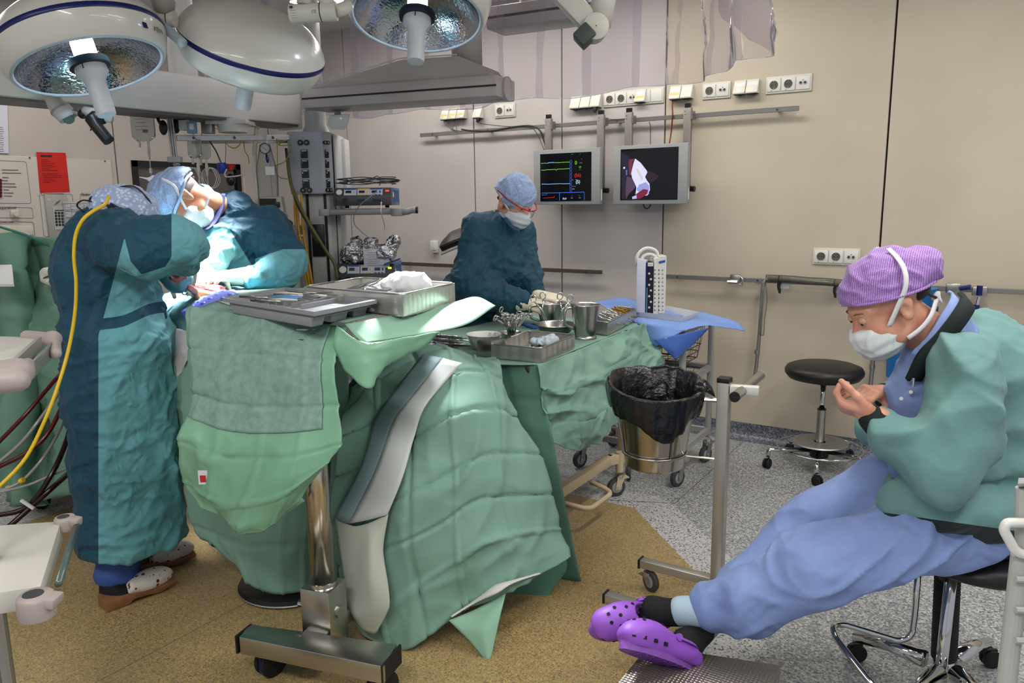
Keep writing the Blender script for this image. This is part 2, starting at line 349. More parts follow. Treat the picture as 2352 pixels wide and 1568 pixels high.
# ------------------------------------------------------------------ cloth nets: a coarse net of points -> smooth sheet with ironed fold lines
def net(ctrl, nu=8, nv=8, sharp=0.0):
    c = np.array(ctrl, float); rows = np.stack([crv(r, nv) for r in c]); out = np.stack([crv(rows[:, j], nu) for j in range(rows.shape[1])], 1)
    if sharp:
        def linr(p, n): p = np.asarray(p); o = [p[i] + (p[i + 1] - p[i]) * (k / n) for i in range(len(p) - 1) for k in range(n)]; o.append(p[-1]); return np.array(o)
        r2 = np.stack([linr(r, nv) for r in c]); l = np.stack([linr(r2[:, j], nu) for j in range(r2.shape[1])], 1); out = out * (1 - sharp) + l * sharp
    return out
def gnorm(G):
    du = np.gradient(G, axis=0); dv = np.gradient(G, axis=1); n = np.cross(du, dv); return n / (np.linalg.norm(n, axis=-1, keepdims=True) + 1e-12)
def ironed(G, cu, cv, amp=0.006, tilt=0.01, seed=1, lines=True, wr=0.004, ws=7.0, shear=0.0):
    """push a sheet out of plane: pressed fold lines cu x cv and uneven cells, plus loose wrinkles"""
    a, b = G.shape[:2]; u = np.linspace(0, cu, a)[:, None] * np.ones((1, b)); v = np.ones((a, 1)) * np.linspace(0, cv, b)[None]; u = np.clip(u + shear * (v / cv - .5), 0, cu); rs = np.random.RandomState(seed)
    iu, iv = np.minimum(u.astype(int), cu - 1), np.minimum(v.astype(int), cv - 1); fu, fv = u - iu, v - iv
    K = rs.uniform(-1, 1, (cu + 1, cv + 1)); bl = (K[iu, iv] * (1 - fu) * (1 - fv) + K[iu + 1, iv] * fu * (1 - fv) + K[iu, iv + 1] * (1 - fu) * fv + K[iu + 1, iv + 1] * fu * fv)
    sg = rs.choice([-1, 1], (cu + 1,)); sv = rs.choice([-1, 1], (cv + 1,)); d = tilt * bl
    if lines:
        eu = np.abs(u - np.round(u)); ev = np.abs(v - np.round(v)); d = d + amp * sg[np.round(u).astype(int)] * np.exp(-(eu / 0.05) ** 2) * (np.round(u) > 0) * (np.round(u) < cu) + amp * sv[np.round(v).astype(int)] * np.exp(-(ev / 0.05) ** 2) * (np.round(v) > 0) * (np.round(v) < cv)
    if wr: d = d + wrinkle(G, ws, wr, (1, 1, 1), seed)
    return G + gnorm(G) * d[..., None]
# ================================================================== the setting
YW, XL = 4.748, -5.6                                            # back wall, left wall
def BW(px, py, off=0.0): return PY(px, py, YW - off)
def LW(px, py, off=0.0): return PX(px, py, XL + off)
def speck(name, cols, scale=150.0, rough=0.35, big=None):
    """vinyl chips: voronoi cells coloured from a ramp"""
    m = bpy.data.materials.new(name); m.use_nodes = True; nt = m.node_tree; N = nt.nodes; L = nt.links; b = N['Principled BSDF']; b.inputs['Roughness'].default_value = rough
    tc = N.new('ShaderNodeTexCoord'); nz = N.new('ShaderNodeTexNoise'); nz.inputs['Scale'].default_value = scale * 0.5; L.new(tc.outputs['Object'], nz.inputs[0])
    mx = N.new('ShaderNodeMix'); mx.data_type = 'VECTOR'; mx.inputs[0].default_value = 0.012; L.new(tc.outputs['Object'], mx.inputs[4]); L.new(nz.outputs['Color'], mx.inputs[5])
    vo = N.new('ShaderNodeTexVoronoi'); vo.inputs['Scale'].default_value = scale; L.new(mx.outputs[1], vo.inputs['Vector'])
    sp = N.new('ShaderNodeSeparateColor'); L.new(vo.outputs['Color'], sp.inputs[0]); r = N.new('ShaderNodeValToRGB'); r.color_ramp.interpolation = 'CONSTANT'; L.new(sp.outputs[0], r.inputs[0])
    e = r.color_ramp.elements; pos = 0.0
    for i, (c, w) in enumerate(cols):
        if i == 0: e[0].color = lin(c); e[0].position = 0
        elif i == 1: e[1].color = lin(c); e[1].position = pos
        else: x = e.new(pos); x.color = lin(c)
        pos += w
    wear = N.new('ShaderNodeTexNoise'); wear.inputs['Scale'].default_value = 1.3; L.new(tc.outputs['Object'], wear.inputs[0])
    mr = N.new('ShaderNodeMapRange'); mr.inputs[3].default_value = rough - 0.08; mr.inputs[4].default_value = rough + 0.12; L.new(wear.outputs[0], mr.inputs[0]); L.new(mr.outputs[0], b.inputs['Roughness'])
    L.new(r.outputs[0], b.inputs['Base Color']); return m
VINYL = speck('grey_fleck_vinyl', [((150, 152, 153), .34), ((124, 128, 132), .22), ((178, 179, 178), .24), ((100, 105, 112), .10), ((200, 200, 197), .10)], 165)
YELLOWV = speck('ochre_fleck_vinyl', [((164, 142, 100), .36), ((148, 127, 88), .22), ((180, 156, 110), .22), ((126, 109, 80), .12), ((194, 163, 92), .08)], 230)
WHITEV = speck('white_fleck_vinyl', [((196, 196, 194), .62), ((170, 171, 172), .2), ((110, 112, 116), .1), ((70, 72, 78), .08)], 190)
COVEV = speck('blue_grey_fleck_vinyl', [((98, 103, 114), .4), ((78, 83, 95), .25), ((126, 130, 138), .2), ((56, 60, 70), .15)], 140)
PANELW = mat('wall_panel_pale', (200, 193, 189), 0.55, var=(2.2, (192, 185, 181), 3), bump=[(220, 0.03, 0.001)])
PANELB = mat('wall_panel_beige', (199, 188, 168), 0.55, var=(2.0, (191, 180, 160), 3), bump=[(220, 0.03, 0.001)])
PANELL = mat('wall_panel_grey', (196, 187, 180), 0.55, var=(2.2, (188, 179, 172), 3), bump=[(220, 0.03, 0.001)])
GAP = mat('dark_joint', (26, 23, 21), 0.8)
CEILM = mat('ceiling_white', (214, 210, 204), 0.7)
INK = mat('black_print', (30, 28, 28), 0.6); GREYINK = mat('grey_print', (120, 112, 108), 0.6)
x0, x1, y0, y1 = -6.2, 2.6, -2.6, YW
fl = struct(MB().box(((x0 + x1) / 2, (y0 + y1 + .06) / 2, -0.02), (x1 - x0, y1 - y0 + .06, 0.04)).build('floor', VINYL))
fl['label'] = 'grey flecked vinyl floor with an ochre octagon'
oc, ch = 1.55, 0.66
def octo(h, c, cx=-2.34, cy=1.79): return [(cx - h, cy - h + c), (cx - h + c, cy - h), (cx + h - c, cy - h), (cx + h, cy - h + c), (cx + h, cy + h - c), (cx + h - c, cy + h), (cx - h + c, cy + h), (cx - h, cy + h - c)]
MB().prism(octo(oc + 0.2, ch + 0.2 * 0.586), -0.002, 0.0008).build('floor_border', WHITEV, fl)
MB().prism(octo(oc, ch), -0.002, 0.0016).build('floor_inlay', YELLOWV, fl)
seam = mat('floor_weld', (120, 116, 108), 0.5)
for a, b in (((-1.30, 4.7), (-1.30, 3.5)), ((-1.30, 3.5), (-1.62, 3.36)), ((0.2, 4.7), (0.2, -1.0)), ((-2.34, 0.3), (-2.34, 3.3))): MB().bar((a[0], a[1], .0017), (b[0], b[1], .0017), .004, .0006).build('weld_seam', seam, fl)
wb = struct(MB().box(((x0 + x1) / 2, YW + .06, 1.43), (x1 - x0, .06, 2.9)).build('wall_back', GAP)); wb['label'] = 'back wall of pale and beige panels with dark joints'
xs = [XL, -4.646, -3.373, -2.639, -1.897, -.613, .7, 2.0, 2.6]
for i in range(len(xs) - 1):
    MB().box(((xs[i] + xs[i + 1]) / 2, YW + .015, 1.43 + .05), (xs[i + 1] - xs[i] - .010, .03, 2.8)).build('wall_panel', PANELW if xs[i + 1] < -1.8 else PANELB, wb, bevel=.002, seg=1)
cv = [(0, 0), (0.075, 0), (0.05, 0.006), (0.028, 0.018), (0.014, 0.036), (0.006, 0.06), (0.004, 0.1), (0, 0.1)]
M = np.eye(4); M[:3, 0] = (0, -1, 0); M[:3, 1] = (0, 0, 1); M[:3, 2] = (-1, 0, 0)
bb = struct(MB().prism(cv, 6.2, -2.6, at(M, (0, YW, 0))).build('baseboard_back', COVEV, auto=R(50)))
wl = struct(MB().box((XL - .06, (y0 + YW) / 2, 1.43), (.06, YW - y0, 2.9)).build('wall_left', GAP)); wl['label'] = 'grey panelled left wall with control panel and blinds'
ys = [y0, -.6, .75, 2.05, 3.33, YW]
WIN = (3.443, 4.42, 0.98, 1.833)
for i in range(len(ys) - 1):
    if i == 4:                                                   # four pieces round the window
        a, b = ys[i] + .005, ys[i + 1]; c, d, e, g = WIN
        MB().box((XL - .015, (a + c) / 2, 1.48), (.03, c - a, 2.8)).box((XL - .015, (d + b) / 2, 1.48), (.03, b - d, 2.8)).box((XL - .015, (c + d) / 2, (g + 2.88) / 2), (.03, d - c, 2.88 - g)).box((XL - .015, (c + d) / 2, (.08 + e) / 2), (.03, d - c, e - .08)).build('wall_panel', PANELL, wl)
    else: MB().box((XL - .015, (ys[i] + ys[i + 1]) / 2, 1.48), (.03, ys[i + 1] - ys[i] - .010, 2.8)).build('wall_panel', PANELL, wl, bevel=.002, seg=1)
M2 = np.eye(4); M2[:3, 0] = (1, 0, 0); M2[:3, 1] = (0, 0, 1); M2[:3, 2] = (0, -1, 0)
struct(MB().prism(cv, -YW, -y0, at(M2, (XL, 0, 0))).build('baseboard_left', COVEV, auto=R(50)))
cl = struct(MB().box(((x0 + x1) / 2, (y0 + y1) / 2, CEIL_Z + .03), (x1 - x0, y1 - y0 + .1, .06)).build('ceiling', CEILM))
# window with venetian blind
w1 = MB(); c, d, e, g = WIN
for a in ((c + .022, (e + g) / 2, .045, g - e), (d - .022, (e + g) / 2, .045, g - e), ((c + d) / 2, g - .022, d - c, .045), ((c + d) / 2, e + .022, d - c, .045)): w1.box((XL - .005, a[0], a[1]), (.035, a[2], a[3]))
win = struct(w1.build('window_1', mat('window_frame_black', (22, 21, 22), .4))); win['label'] = 'black framed window with a closed grey blind'
MB().box((XL - .045, (c + d) / 2, (e + g) / 2), (.004, d - c - .06, g - e - .06)).build('window_pane', mat('window_glass_dark', (30, 28, 30), .08, spec=.6), win)
sl = MB()
z = e + .06
Ms = np.eye(4); Ms[:3, 0] = (math.cos(.9), 0, math.sin(.9)); Ms[:3, 2] = (-math.sin(.9), 0, math.cos(.9))
while z < g - .05: sl.box((XL - .022, (c + d) / 2, z), (.016, d - c - .1, .001), Ms); z += .0135
o = sl.build('blind_slats', mat('blind_grey', (150, 140, 136), .5), win); o['kind'] = 'stuff'
for yy in (c + .25, d - .25): MB().tube([(XL - .012, yy, e + .05), (XL - .012, yy, g - .05)], .001, 5).build('blind_cord', GREYINK, win)
MB().box((XL - .002, d + .03, (e + g) / 2 + .02), (.02, .014, .6)).build('window_trim', OFFWHITE, win)
TR = mat('cream_trim', (226, 218, 200), .5)
for i, (a, b) in enumerate(((385, 412), (463, 491))):
    p, q = LW(a, 150), LW(b, 150); struct(MB().box((XL + .012, (p[1] + q[1]) / 2, 2.48), (.03, q[1] - p[1], .72)).build('trim_%d' % (i + 1), TR, bevel=.003))
# ceiling luminaires
DIFF = mat('lit_diffuser', (255, 250, 238), .5, emit=((255, 248, 232), 2.2))
for i, (x, y, sx, sy, w) in enumerate(CEILING_LIGHTS):
    t = thing('ceiling_light', 'long recessed fluorescent ceiling light ' + ('above the wall monitors', 'above the electrosurgical units', 'above the bin stand', 'above the seated nurse chair', 'nearest behind the camera', 'behind the overbed stand', 'nearest the left wall blind', 'nearest the right picture edge')[i], 'ceiling light', (x, y, CEIL_Z), group='fluorescent ceiling lights')
    MB().box((x, y, CEIL_Z - .015), (sx + .06, sy + .06, .03)).build('housing', WHITE, t, bevel=.004)
    MB().box((x, y, CEIL_Z - .034), (sx, sy, .008)).build('diffuser', DIFF, t)
# ================================================================== back wall: rails, sockets, cables
RAIL = mat('rail_aluminium', (150, 147, 143), .4, .85)
RAILD = mat('rail_brown', (88, 76, 66), .5, .3)
HOLE = mat('socket_recess', (92, 88, 80), .7)
def rail(name, xa, xb, z, label, m, h=.027):
    t = thing(name, label, 'rail', ((xa + xb) / 2, YW, z))
    MB().box(((xa + xb) / 2, YW - .05, z), (xb - xa, .010, h)).build('bar', m, t, bevel=.002, seg=1)
    n = max(2, int((xb - xa) / .45))
    for i in range(n):
        x = xa + .12 + (xb - xa - .24) * i / (n - 1); MB().cyl((x, YW, z), (x, YW - .046, z), .011, 12).build('standoff', m, t); MB().cyl((x, YW - .054, z), (x, YW - .058, z), .006, 10).build('bolt', DARKSTEEL, t)
    return t
rail('equipment_rail', -3.834, -1.075, 1.995, 'upper grey equipment rail holding both wall monitors', RAIL)
rail('medical_rail', -1.89, 1.9, 1.009, 'lower grey rail along the beige wall behind the round stool', RAIL)
rail('wall_bumper_rail', -5.2, -2.3, 1.018, 'dark brown rail on the pale wall behind the scrub nurse', RAILD)
def socket_plate(px, py, kinds, label, group):
    """kinds: s = earthed socket, p = pair of potential terminals, b = blank"""
    P = BW(px, py); n = len(kinds); t = thing('socket_plate', label, 'socket plate', P, group=group); w = .081
    MB().box((P[0], YW - .005, P[2]), (w * n + .012, .010, .096)).build('plate', OFFWHITE, t, bevel=.004)
    for i, kd in enumerate(kinds):
        x = P[0] + (i - (n - 1) / 2) * w; c = MB().box((x, YW - .0125, P[2]), (w - .006, .005, .074)).build('socket', WHITE, t, bevel=.003)
        M = at(np.eye(4), (x, YW - .0151, P[2])); M[:3, 0] = (1, 0, 0); M[:3, 1] = (0, 0, 1); M[:3, 2] = (0, -1, 0)
        if kd == 's':
            MB().lathe([(0, -.0), (.0205, 0), (.022, .002), (.0235, .002), (.0235, 0)], 24, M).build('recess', HOLE, c, auto=R(30))
            for dx in (-.0095, .0095): MB().cyl((x + dx, YW - .016, P[2]), (x + dx, YW - .0175, P[2]), .003, 8).build('pin_hole', BLACK, c)
            for dz in (-.02, .02): MB().box((x, YW - .017, P[2] + dz), (.007, .003, .004)).build('earth_clip', SATIN, c)
            MB().box((x - .012, YW - .0153, P[2] - .031), (.006, .001, .004)).build('indicator', GREYINK, c)
        elif kd == 'p':
            for dx in (-.012, .012):
                MB().cyl((x + dx, YW - .015, P[2]), (x + dx, YW - .019, P[2]), .0095, 14).build('terminal_ring', GREYPL, c); MB().cyl((x + dx, YW - .019, P[2]), (x + dx, YW - .0195, P[2]), .0055, 10).build('terminal_hole', BLACK, c)
            MB().box((x, YW - .0153, P[2] + .014), (.006, .001, .006)).build('mark', MATS.get('green_mark') or mat('green_mark', (90, 130, 60), .5), c)
    return t
SG = 'sockets on the back wall'
socket_plate(1161, 254, 'sp', 'double white socket plate above the left end of the upper rail', SG)
socket_plate(1455, 224, 'sspbb', 'longest white socket plate of five modules above the monitors', SG)
socket_plate(1646, 208, 'sp', 'double white socket plate between two slanted connector boxes on beige wall', SG)
socket_plate(1812, 193, 'ssp', 'triple white socket plate at the far right of the upper row', SG)
socket_plate(1921, 589, 'ssp', 'triple white socket plate low on the wall above the seated nurse cap', SG)
CBOX = mat('connector_cream', (222, 218, 204), .4); STRIP = mat('yellow_label_strip', (222, 202, 120), .5); PAPER = mat('white_paper', (226, 226, 226), .7)
def connector(px, py, n, label, strips, plugs=()):
    P = BW(px, py); t = thing('connector_box', label, 'connector box', P, group='slanted connector boxes on the back wall'); w = .074
    for i in range(n):
        x = P[0] + (i - (n - 1) / 2) * w; M = at(np.eye(4), (x - w / 2 + .002, YW, P[2])); M[:3, 0] = (0, -1, 0); M[:3, 1] = (0, 0, 1); M[:3, 2] = (1, 0, 0)
        c = MB().prism([(0, -.04), (.052, -.04), (.055, -.032), (.02, .042), (0, .042)], 0, w - .004, M).build('module', CBOX, t, bevel=.002, seg=1)
        MB().box((x, YW - .028, P[2] - .0415), (w - .014, .038, .004)).build('port_face', BLACK, c)
        MB().box((x, YW - .03, P[2] - .046), (.018, .016, .008)).build('port', DARKSTEEL, c)
        a, b = V3(x, YW - .0545, P[2] - .032), V3(x, YW - .0205, P[2] + .040)
        d = nrm(b - a); nn = nrm(np.cross(d, (1, 0, 0))); nn = nn if nn[1] < 0 else -nn
        if strips[i % len(strips)] == 'y': MB().bar(a + d * .018 + nn * .0006, a + d * .032 + nn * .0006, w - .016, .0008, up=nn).build('label_strip', STRIP, c)
        MB().bar(a + d * .04 + nn * .0006, a + d * .066 + nn * .0006, w - .016, .0008, up=nn).build('label_strip', PAPER, c)
    return t, P
connector(1046, 262, 3, 'slanted triple connector box with grey leads hanging from it', 'y')
connector(1102, 259, 1, 'slanted single connector box with one black plug', 'n')
connector(1349, 235, 3, 'slanted triple connector box above the left monitor with a plug at its right', 'n')
connector(1475, 221, 1, 'slanted single connector on the five module plate with yellow strip', 'y')
connector(1568, 213, 2, 'slanted double connector box with a red cable hanging from it', 'yn')
connector(1717, 201, 2, 'slanted double connector box on beige wall with empty ports', 'n')
CABLE = mat('dark_grey_cable', (58, 60, 58), .5); REDC = mat('red_cable', (120, 26, 22), .45); WIREG = mat('grey_wire', (96, 98, 92), .5)
def cable(name, pix, r, m, label, off=.045, n=8, cat='cable', group=None):
    pts = [BW(q[0], q[1], q[2] if len(q) > 2 else off) for q in pix]
    return tag(MB().tube(crv(pts, n), r, 7).build(name, m, smooth=True), label, cat, group)
for i, (a, b, c) in enumerate(((1022, 1026, 1050), (1028, 1034, 1046), (1039, 1036, 1050), (1046, 1040, 1054), (1058, 1048, 1060))):
    cable('thin_lead', [(a, 271, .03), (a - 2, 281, .03), (b, 290 + i % 2 * 4, .035), (c - 8, 298 + i, .045), (c, 300 + (i % 3) * 2, .06)], .0022, WIREG, 'thin grey lead under the triple connector box, number %s from its left end' % ('one', 'two', 'three', 'four', 'five')[i], group='thin leads under the connector box')
cable('bundle_cable', [(1060, 297, .058), (1085, 300, .062), (1130, 300, .062), (1180, 291, .062), (1220, 289, .062), (1240, 300, .06), (1250, 325, .05), (1256, 348, .08)], .0055, CABLE, 'thick dark cable lying along the upper rail to the left monitor')
cable('thin_cable', [(1099, 275, .04), (1101, 282, .05), (1120, 286, .06), (1160, 290, .06), (1215, 292, .062), (1230, 302, .06), (1242, 325, .05), (1251, 348, .08)], .0025, CABLE, 'thin dark cable from the single connector box to the left monitor')
MB_plug = MB().tube([BW(1101, 266, .03), BW(1101, 272, .035), BW(1096, 281, .04)], [.012, .016, .011], 12); tag(MB_plug.build('black_plug', BLACK, auto=R(40)), 'black plug hanging from the single slanted connector', 'plug')
tag(MB().tube([BW(1367, 243, .03), BW(1367, 250, .035), BW(1365, 258, .04)], [.012, .016, .011], 12).build('black_plug', BLACK, auto=R(40)), 'black plug under the triple connector above the left monitor', 'plug')
cable('thin_cable', [(1366, 258, .04), (1375, 265, .05), (1388, 270, .06), (1405, 274, .062), (1436, 273, .062)], .0022, CABLE, 'thin dark cable from plug to the upper rail between the monitors')
cable('thin_cable', [(1491, 280, .045), (1494, 290, .045), (1494, 310, .045), (1494, 336, .09)], .0026, CABLE, 'thin black cable dropping from rail into the right monitor')
cable('red_cable', [(1545, 226, .03), (1544, 245, .05), (1545, 262, .066), (1543, 290, .05), (1540, 315, .05), (1536, 334, .09)], .0042, REDC, 'dark red cable falling from connector box behind the right monitor')
cable('loop_cable', [(1478, 468, .1), (1480, 476, .1), (1486, 479, .1), (1492, 475, .1), (1496, 467, .1)], .0035, BLACK, 'black cable loop under the right monitor')
w = BW(1001, 566); t = thing('wall_box', 'small white wall box on the pale wall beside the black seat', 'wall box', w)
MB().box((w[0], YW - .018, w[2] + .01), (.062, .036, .075)).build('casing', WHITE, t, bevel=.006); MB().box((w[0] + .002, YW - .015, w[2] - .036), (.05, .028, .02)).build('cover', OFFWHITE, t, bevel=.003); MB().box((w[0] + .008, YW - .0365, w[2] - .014), (.008, .001, .006)).build('mark', GREYINK, t)
# ================================================================== monitors on bracket arms
SCREEN = mat('black_screen', (9, 9, 13), .12, spec=.5); BEZ = mat('monitor_bezel_grey', (150, 152, 152), .45)
def glow(name, c, s=1.0): return mat(name, (0, 0, 0), .4, emit=(c, s))
def quadpoly(px_pts, y): return [PY(a, b, y) for a, b in px_pts]
def monitor(xl, xr, zb, zt, label, scr):
    y = YW - .21; t = thing('wall_monitor', label, 'monitor', ((xl + xr) / 2, YW - .1, zb)); cx, cz = (xl + xr) / 2, (zb + zt) / 2
    MB().box((cx, y + .024, cz), (xr - xl, .048, zt - zb)).build('bezel', BEZ, t, bevel=.005)
    MB().box((cx, y + .065, cz), (xr - xl - .06, .04, zt - zb - .06)).build('back_cover', LGREY, t, bevel=.01)
    sl, sr, sb, st = scr; s = MB().box(((sl + sr) / 2, y - .0005, (sb + st) / 2), (sr - sl, .003, st - sb)).build('screen', SCREEN, t)
    MB().box((xr + .001, y + .025, zb + .06), (.004, .012, .07)).build('button_strip', WHITE, t)
    return t, s, y - .0025
ym = YW - .21
def pr(px, py): p = PY(px, py, ym); return p[0], p[2]
a, b = pr(1225, 350), pr(1377, 469); c, d = pr(1241, 357), pr(1358, 461)
m1, s1, y1s = monitor(a[0], b[0], b[1], a[1] + .012, 'left wall monitor with green and blue vital sign traces', (c[0], d[0], d[1], c[1] + .008))
a2, b2 = pr(1409, 341), pr(1577, 468); c2, d2 = pr(1426, 347), pr(1556, 458)
m2, s2, y2s = monitor(a2[0], b2[0], b2[1], a2[1] + .014, 'right wall monitor showing a bright video image of the wound', (c2[0], d2[0], d2[1], c2[1] + .01))
for px, pb, ml in ((1263, 352, m1), (1383, 412, m1), (1447, 345, m2), (1581, 412, m2)):
    x = BW(px, 300, .07)[0]; t = thing('bracket_arm', 'grey bracket arm on the upper rail, %s' % {1263: 'above the left end of the left monitor', 1383: 'at the right side of the left monitor', 1447: 'above the left end of the right monitor', 1581: 'at the right side of the right monitor'}[px], 'bracket', (x, YW, 1.99), group='monitor bracket arms')
    MB().box((x, YW - .085, 1.79), (.05, .026, .50)).build('arm', mat('bracket_grey', (140, 134, 128), .45, .5) if 'bracket_grey' not in MATS else MATS['bracket_grey'], t, bevel=.003)
    MB().box((x, YW - .085, 2.052), (.034, .022, .028)).build('end_cap', BLACK, t)
    MB().box((x + .028, YW - .075, 1.995), (.012, .05, .05)).build('rail_clamp', RAIL, t); MB().cyl((x + .02, YW - .1, 1.56), (x + .062, YW - .1, 1.556), .017, 14).build('clamp_knob', BLACK, t)
    for dz in (0, .02): MB().cyl((x - .012, YW - .098, 2.0 + dz), (x - .012, YW - .1, 2.0 + dz), .003, 8).build('screw', DARKSTEEL, t)
# screen 1: traces and figures
G1, G2, B1, B2, R1, W1 = glow('trace_green', (120, 210, 60), .8), glow('trace_lime', (90, 170, 50), .8), glow('trace_blue', (60, 110, 220), .9), glow('trace_pale_blue', (110, 190, 255), .9), glow('figure_red', (220, 50, 20), .7), glow('figure_white', (200, 230, 255), .9)
def trace(pix, m, par, y, r=.0016, name='trace'): MB().tube([PY(q[0], q[1], y) for q in pix], r, 4).build(name, m, par)
rs = np.random.RandomState(3)
def wav(xa, xb, ya, yb, amp, n=22): return [(xa + (xb - xa) * i / n, ya + (yb - ya) * i / n + rs.uniform(-amp, amp)) for i in range(n + 1)]
trace(wav(1243, 1309, 375, 372, .6), G1, s1, y1s); trace(wav(1259, 1274, 373, 372.6, .3, 6), B1, s1, y1s - .0005, .0022)
trace(wav(1243, 1276, 390.5, 389, .4, 10) + [(1277.5, 391.5), (1279, 388.6)] + wav(1280, 1309, 388.6, 387, .4, 10), G1, s1, y1s)
trace(wav(1244, 1310, 423, 421.5, .5), B2, s1, y1s); trace([(1244, 443.5), (1342, 441), (1342, 459)], B1, s1, y1s); trace([(1285, 442.5), (1285, 460)], B1, s1, y1s); trace([(1244, 448), (1256, 447), (1256, 444)], B1, s1, y1s, .001)
for i in range(9):
    y_ = 368 + i * 8.2; trace([(1309, y_), (1313, y_ - .2), (1313, y_ + 6), (1309, y_ + 6.2), (1309, y_)], B1, s1, y1s, .001)
trace([(1247, 455), (1262, 454), (1272, 453.5), (1273, 450), (1273, 454)], R1, s1, y1s, .001)
def Mw(px, py, y): M = np.eye(4); M[:3, 0] = (1, 0, 0); M[:3, 1] = (0, 0, 1); M[:3, 2] = (0, -1, 0); M[:3, 3] = PY(px, py, y); return M
for body_, px, py, sz, m in (('0', 1320, 378, .034, G1), ('15', 1329, 386, .019, G1), ('(56)', 1319, 406, .030, R1), ('(5)', 1322, 421, .030, W1), ('35.0', 1292, 458, .017, W1), ('-----', 1331, 375, .012, W1), ('---', 1330, 391, .015, G2), ('---', 1313, 414, .012, W1), ('---', 1322, 413.5, .012, W1), ('------', 1314, 429, .014, B2), ('---', 1314, 435.5, .020, W1), ('----', 1312, 355, .012, B2), ('--', 1331, 354, .012, B2), ('---', 1334, 366, .012, B2), ('---', 1311, 456, .016, W1), ('---', 1329, 455.5, .016, W1), ('--', 1313, 451, .011, B2), ('---', 1329, 450.5, .011, B2), ('--', 1276, 458, .012, B1)):
    text(body_, sz, Mw(px, py, y1s - .001), m, 'screen_figure', s1)
# screen 2: video of the wound
def scr(name, pts, col, s, k): MB().prism([(p[0], p[2]) for p in quadpoly(pts, y2s)], 0, .0004, at(np.array([[1, 0, 0, 0], [0, 0, -1, 0], [0, 1, 0, 0], [0, 0, 0, 1.]]), (0, y2s - .0003 * k, 0))).build('video_patch', glow(name, col, s), s2)
scr('video_base', [(1426.5, 348), (1555.5, 343), (1555.5, 456), (1427.5, 458)], (20, 20, 34), .35, 1)
scr('video_dim', [(1428, 350), (1445, 360), (1450, 380), (1448, 400), (1441, 420), (1440, 456), (1428, 457)], (48, 40, 66), .5, 2)
scr('video_mauve', [(1440, 405), (1452, 408), (1460, 430), (1445, 445), (1438, 457), (1437, 430)], (96, 72, 96), .6, 3)
scr('video_ruby', [(1444, 366), (1458, 364), (1453, 374), (1450, 404), (1445, 400)], (120, 52, 66), .7, 4)
scr('video_haze', [(1486, 392), (1500, 396), (1514, 404), (1508, 412), (1494, 420), (1484, 408)], (56, 40, 56), .5, 4)
scr('video_white', [(1459, 364), (1472, 374), (1486, 392), (1487, 396), (1482, 406), (1486, 414), (1492, 422), (1493, 436), (1488, 448), (1468, 452), (1460, 446), (1462, 430), (1452, 408), (1450, 398), (1455, 376)], (208, 206, 246), .95, 5)
scr('video_lilac', [(1468, 424), (1484, 418), (1491, 426), (1491, 446), (1474, 446), (1462, 436)], (150, 160, 216), .8, 6)
scr('video_cream', [(1461, 386), (1466, 388), (1477, 408), (1476, 416), (1466, 400)], (206, 200, 196), .85, 6)
scr('video_red', [(1452, 456.5), (1462, 445), (1478, 434), (1489, 436), (1486, 446), (1472, 456)], (126, 36, 62), .75, 7)
scr('video_spark', [(1432, 384), (1436, 383), (1436, 387), (1432, 387.5)], (210, 220, 255), 1., 7); scr('video_tool', [(1438, 390), (1441, 390), (1441, 402), (1438, 402)], (90, 110, 190), .8, 7); scr('video_tip', [(1452, 452), (1462, 448), (1463, 456), (1453, 457)], (190, 190, 230), .8, 8)
# ================================================================== lower rail fittings on the beige wall
t = thing('rail_clamp', 'chrome clamp on the lower rail left of the plastic sleeve', 'clamp', BW(1689, 640, .05)); p = BW(1689, 640, .065)
MB().box(p, (.06, .03, .055)).build('clamp_body', STEEL, t, bevel=.004); MB().cyl(p + V3(-.04, -.02, -.02), p + V3(.02, -.02, -.02), .012, 14).build('clamp_screw', CHROME, t); MB().tube(crv([p + V3(.03, -.02, .02), p + V3(.05, -.02, .0), p + V3(.048, -.02, -.035), p + V3(.03, -.02, -.03)], 6), .006, 8).build('clamp_hook', CHROME, t, smooth=True)
OLIVE = mat('wrapped_pipe', (112, 104, 84), .35, .4, bump=[(26, .6, .006)]); FILMC = film('clear_wrap', (236, 236, 232), .25, .08, .06)
t = thing('wrapped_pipe', 'olive pipe in clear plastic wrap lying on two rail hooks', 'pipe', BW(1850, 645, .09)); a, b = BW(1764, 639, .1), BW(1960, 654, .1)
MB().tube([a, (a + b) / 2 + V3(0, 0, .002), b], .018, 14).build('pipe', OLIVE, t, smooth=True)
w_ = MB().tube(crv([a + V3(-.01, 0, 0), a * .75 + b * .25 + V3(0, 0, .004), (a + b) / 2 + V3(0, 0, .003), a * .25 + b * .75 + V3(0, 0, .005), b], 6), .0225, 14); w_.build('clear_sleeve', FILMC, t, smooth=True)
for px in (1790, 1918): q = BW(px, 640 + (px - 1764) * .076, .1); MB().tube([q + V3(0, .026 * math.cos(x), .026 * math.sin(x)) for x in np.linspace(0, 6.28, 16)[:-1]], .0022, 6, closed=True).build('strap', BLACK, t)
for i, px in enumerate((1790, 1918)):
    q = BW(px, 655 + (px - 1764) * .076, .08); h = thing('rail_hook', 'small black and white rail hook holding the wrapped pipe, %s one' % ('left', 'right')[i], 'hook', q); M = at(np.eye(4), q); M[:3, 0] = (0, -1, 0); M[:3, 1] = (0, 0, 1); M[:3, 2] = (1, 0, 0)
    MB().prism([(-.03, .02), (.03, .02), (.03, -.005), (-.02, -.045)], -.006, .006, M).build('wedge', BLACK, h); MB().box(q + V3(.03, .02, .0), (.05, .03, .03)).build('holder', WHITE, h, bevel=.003)
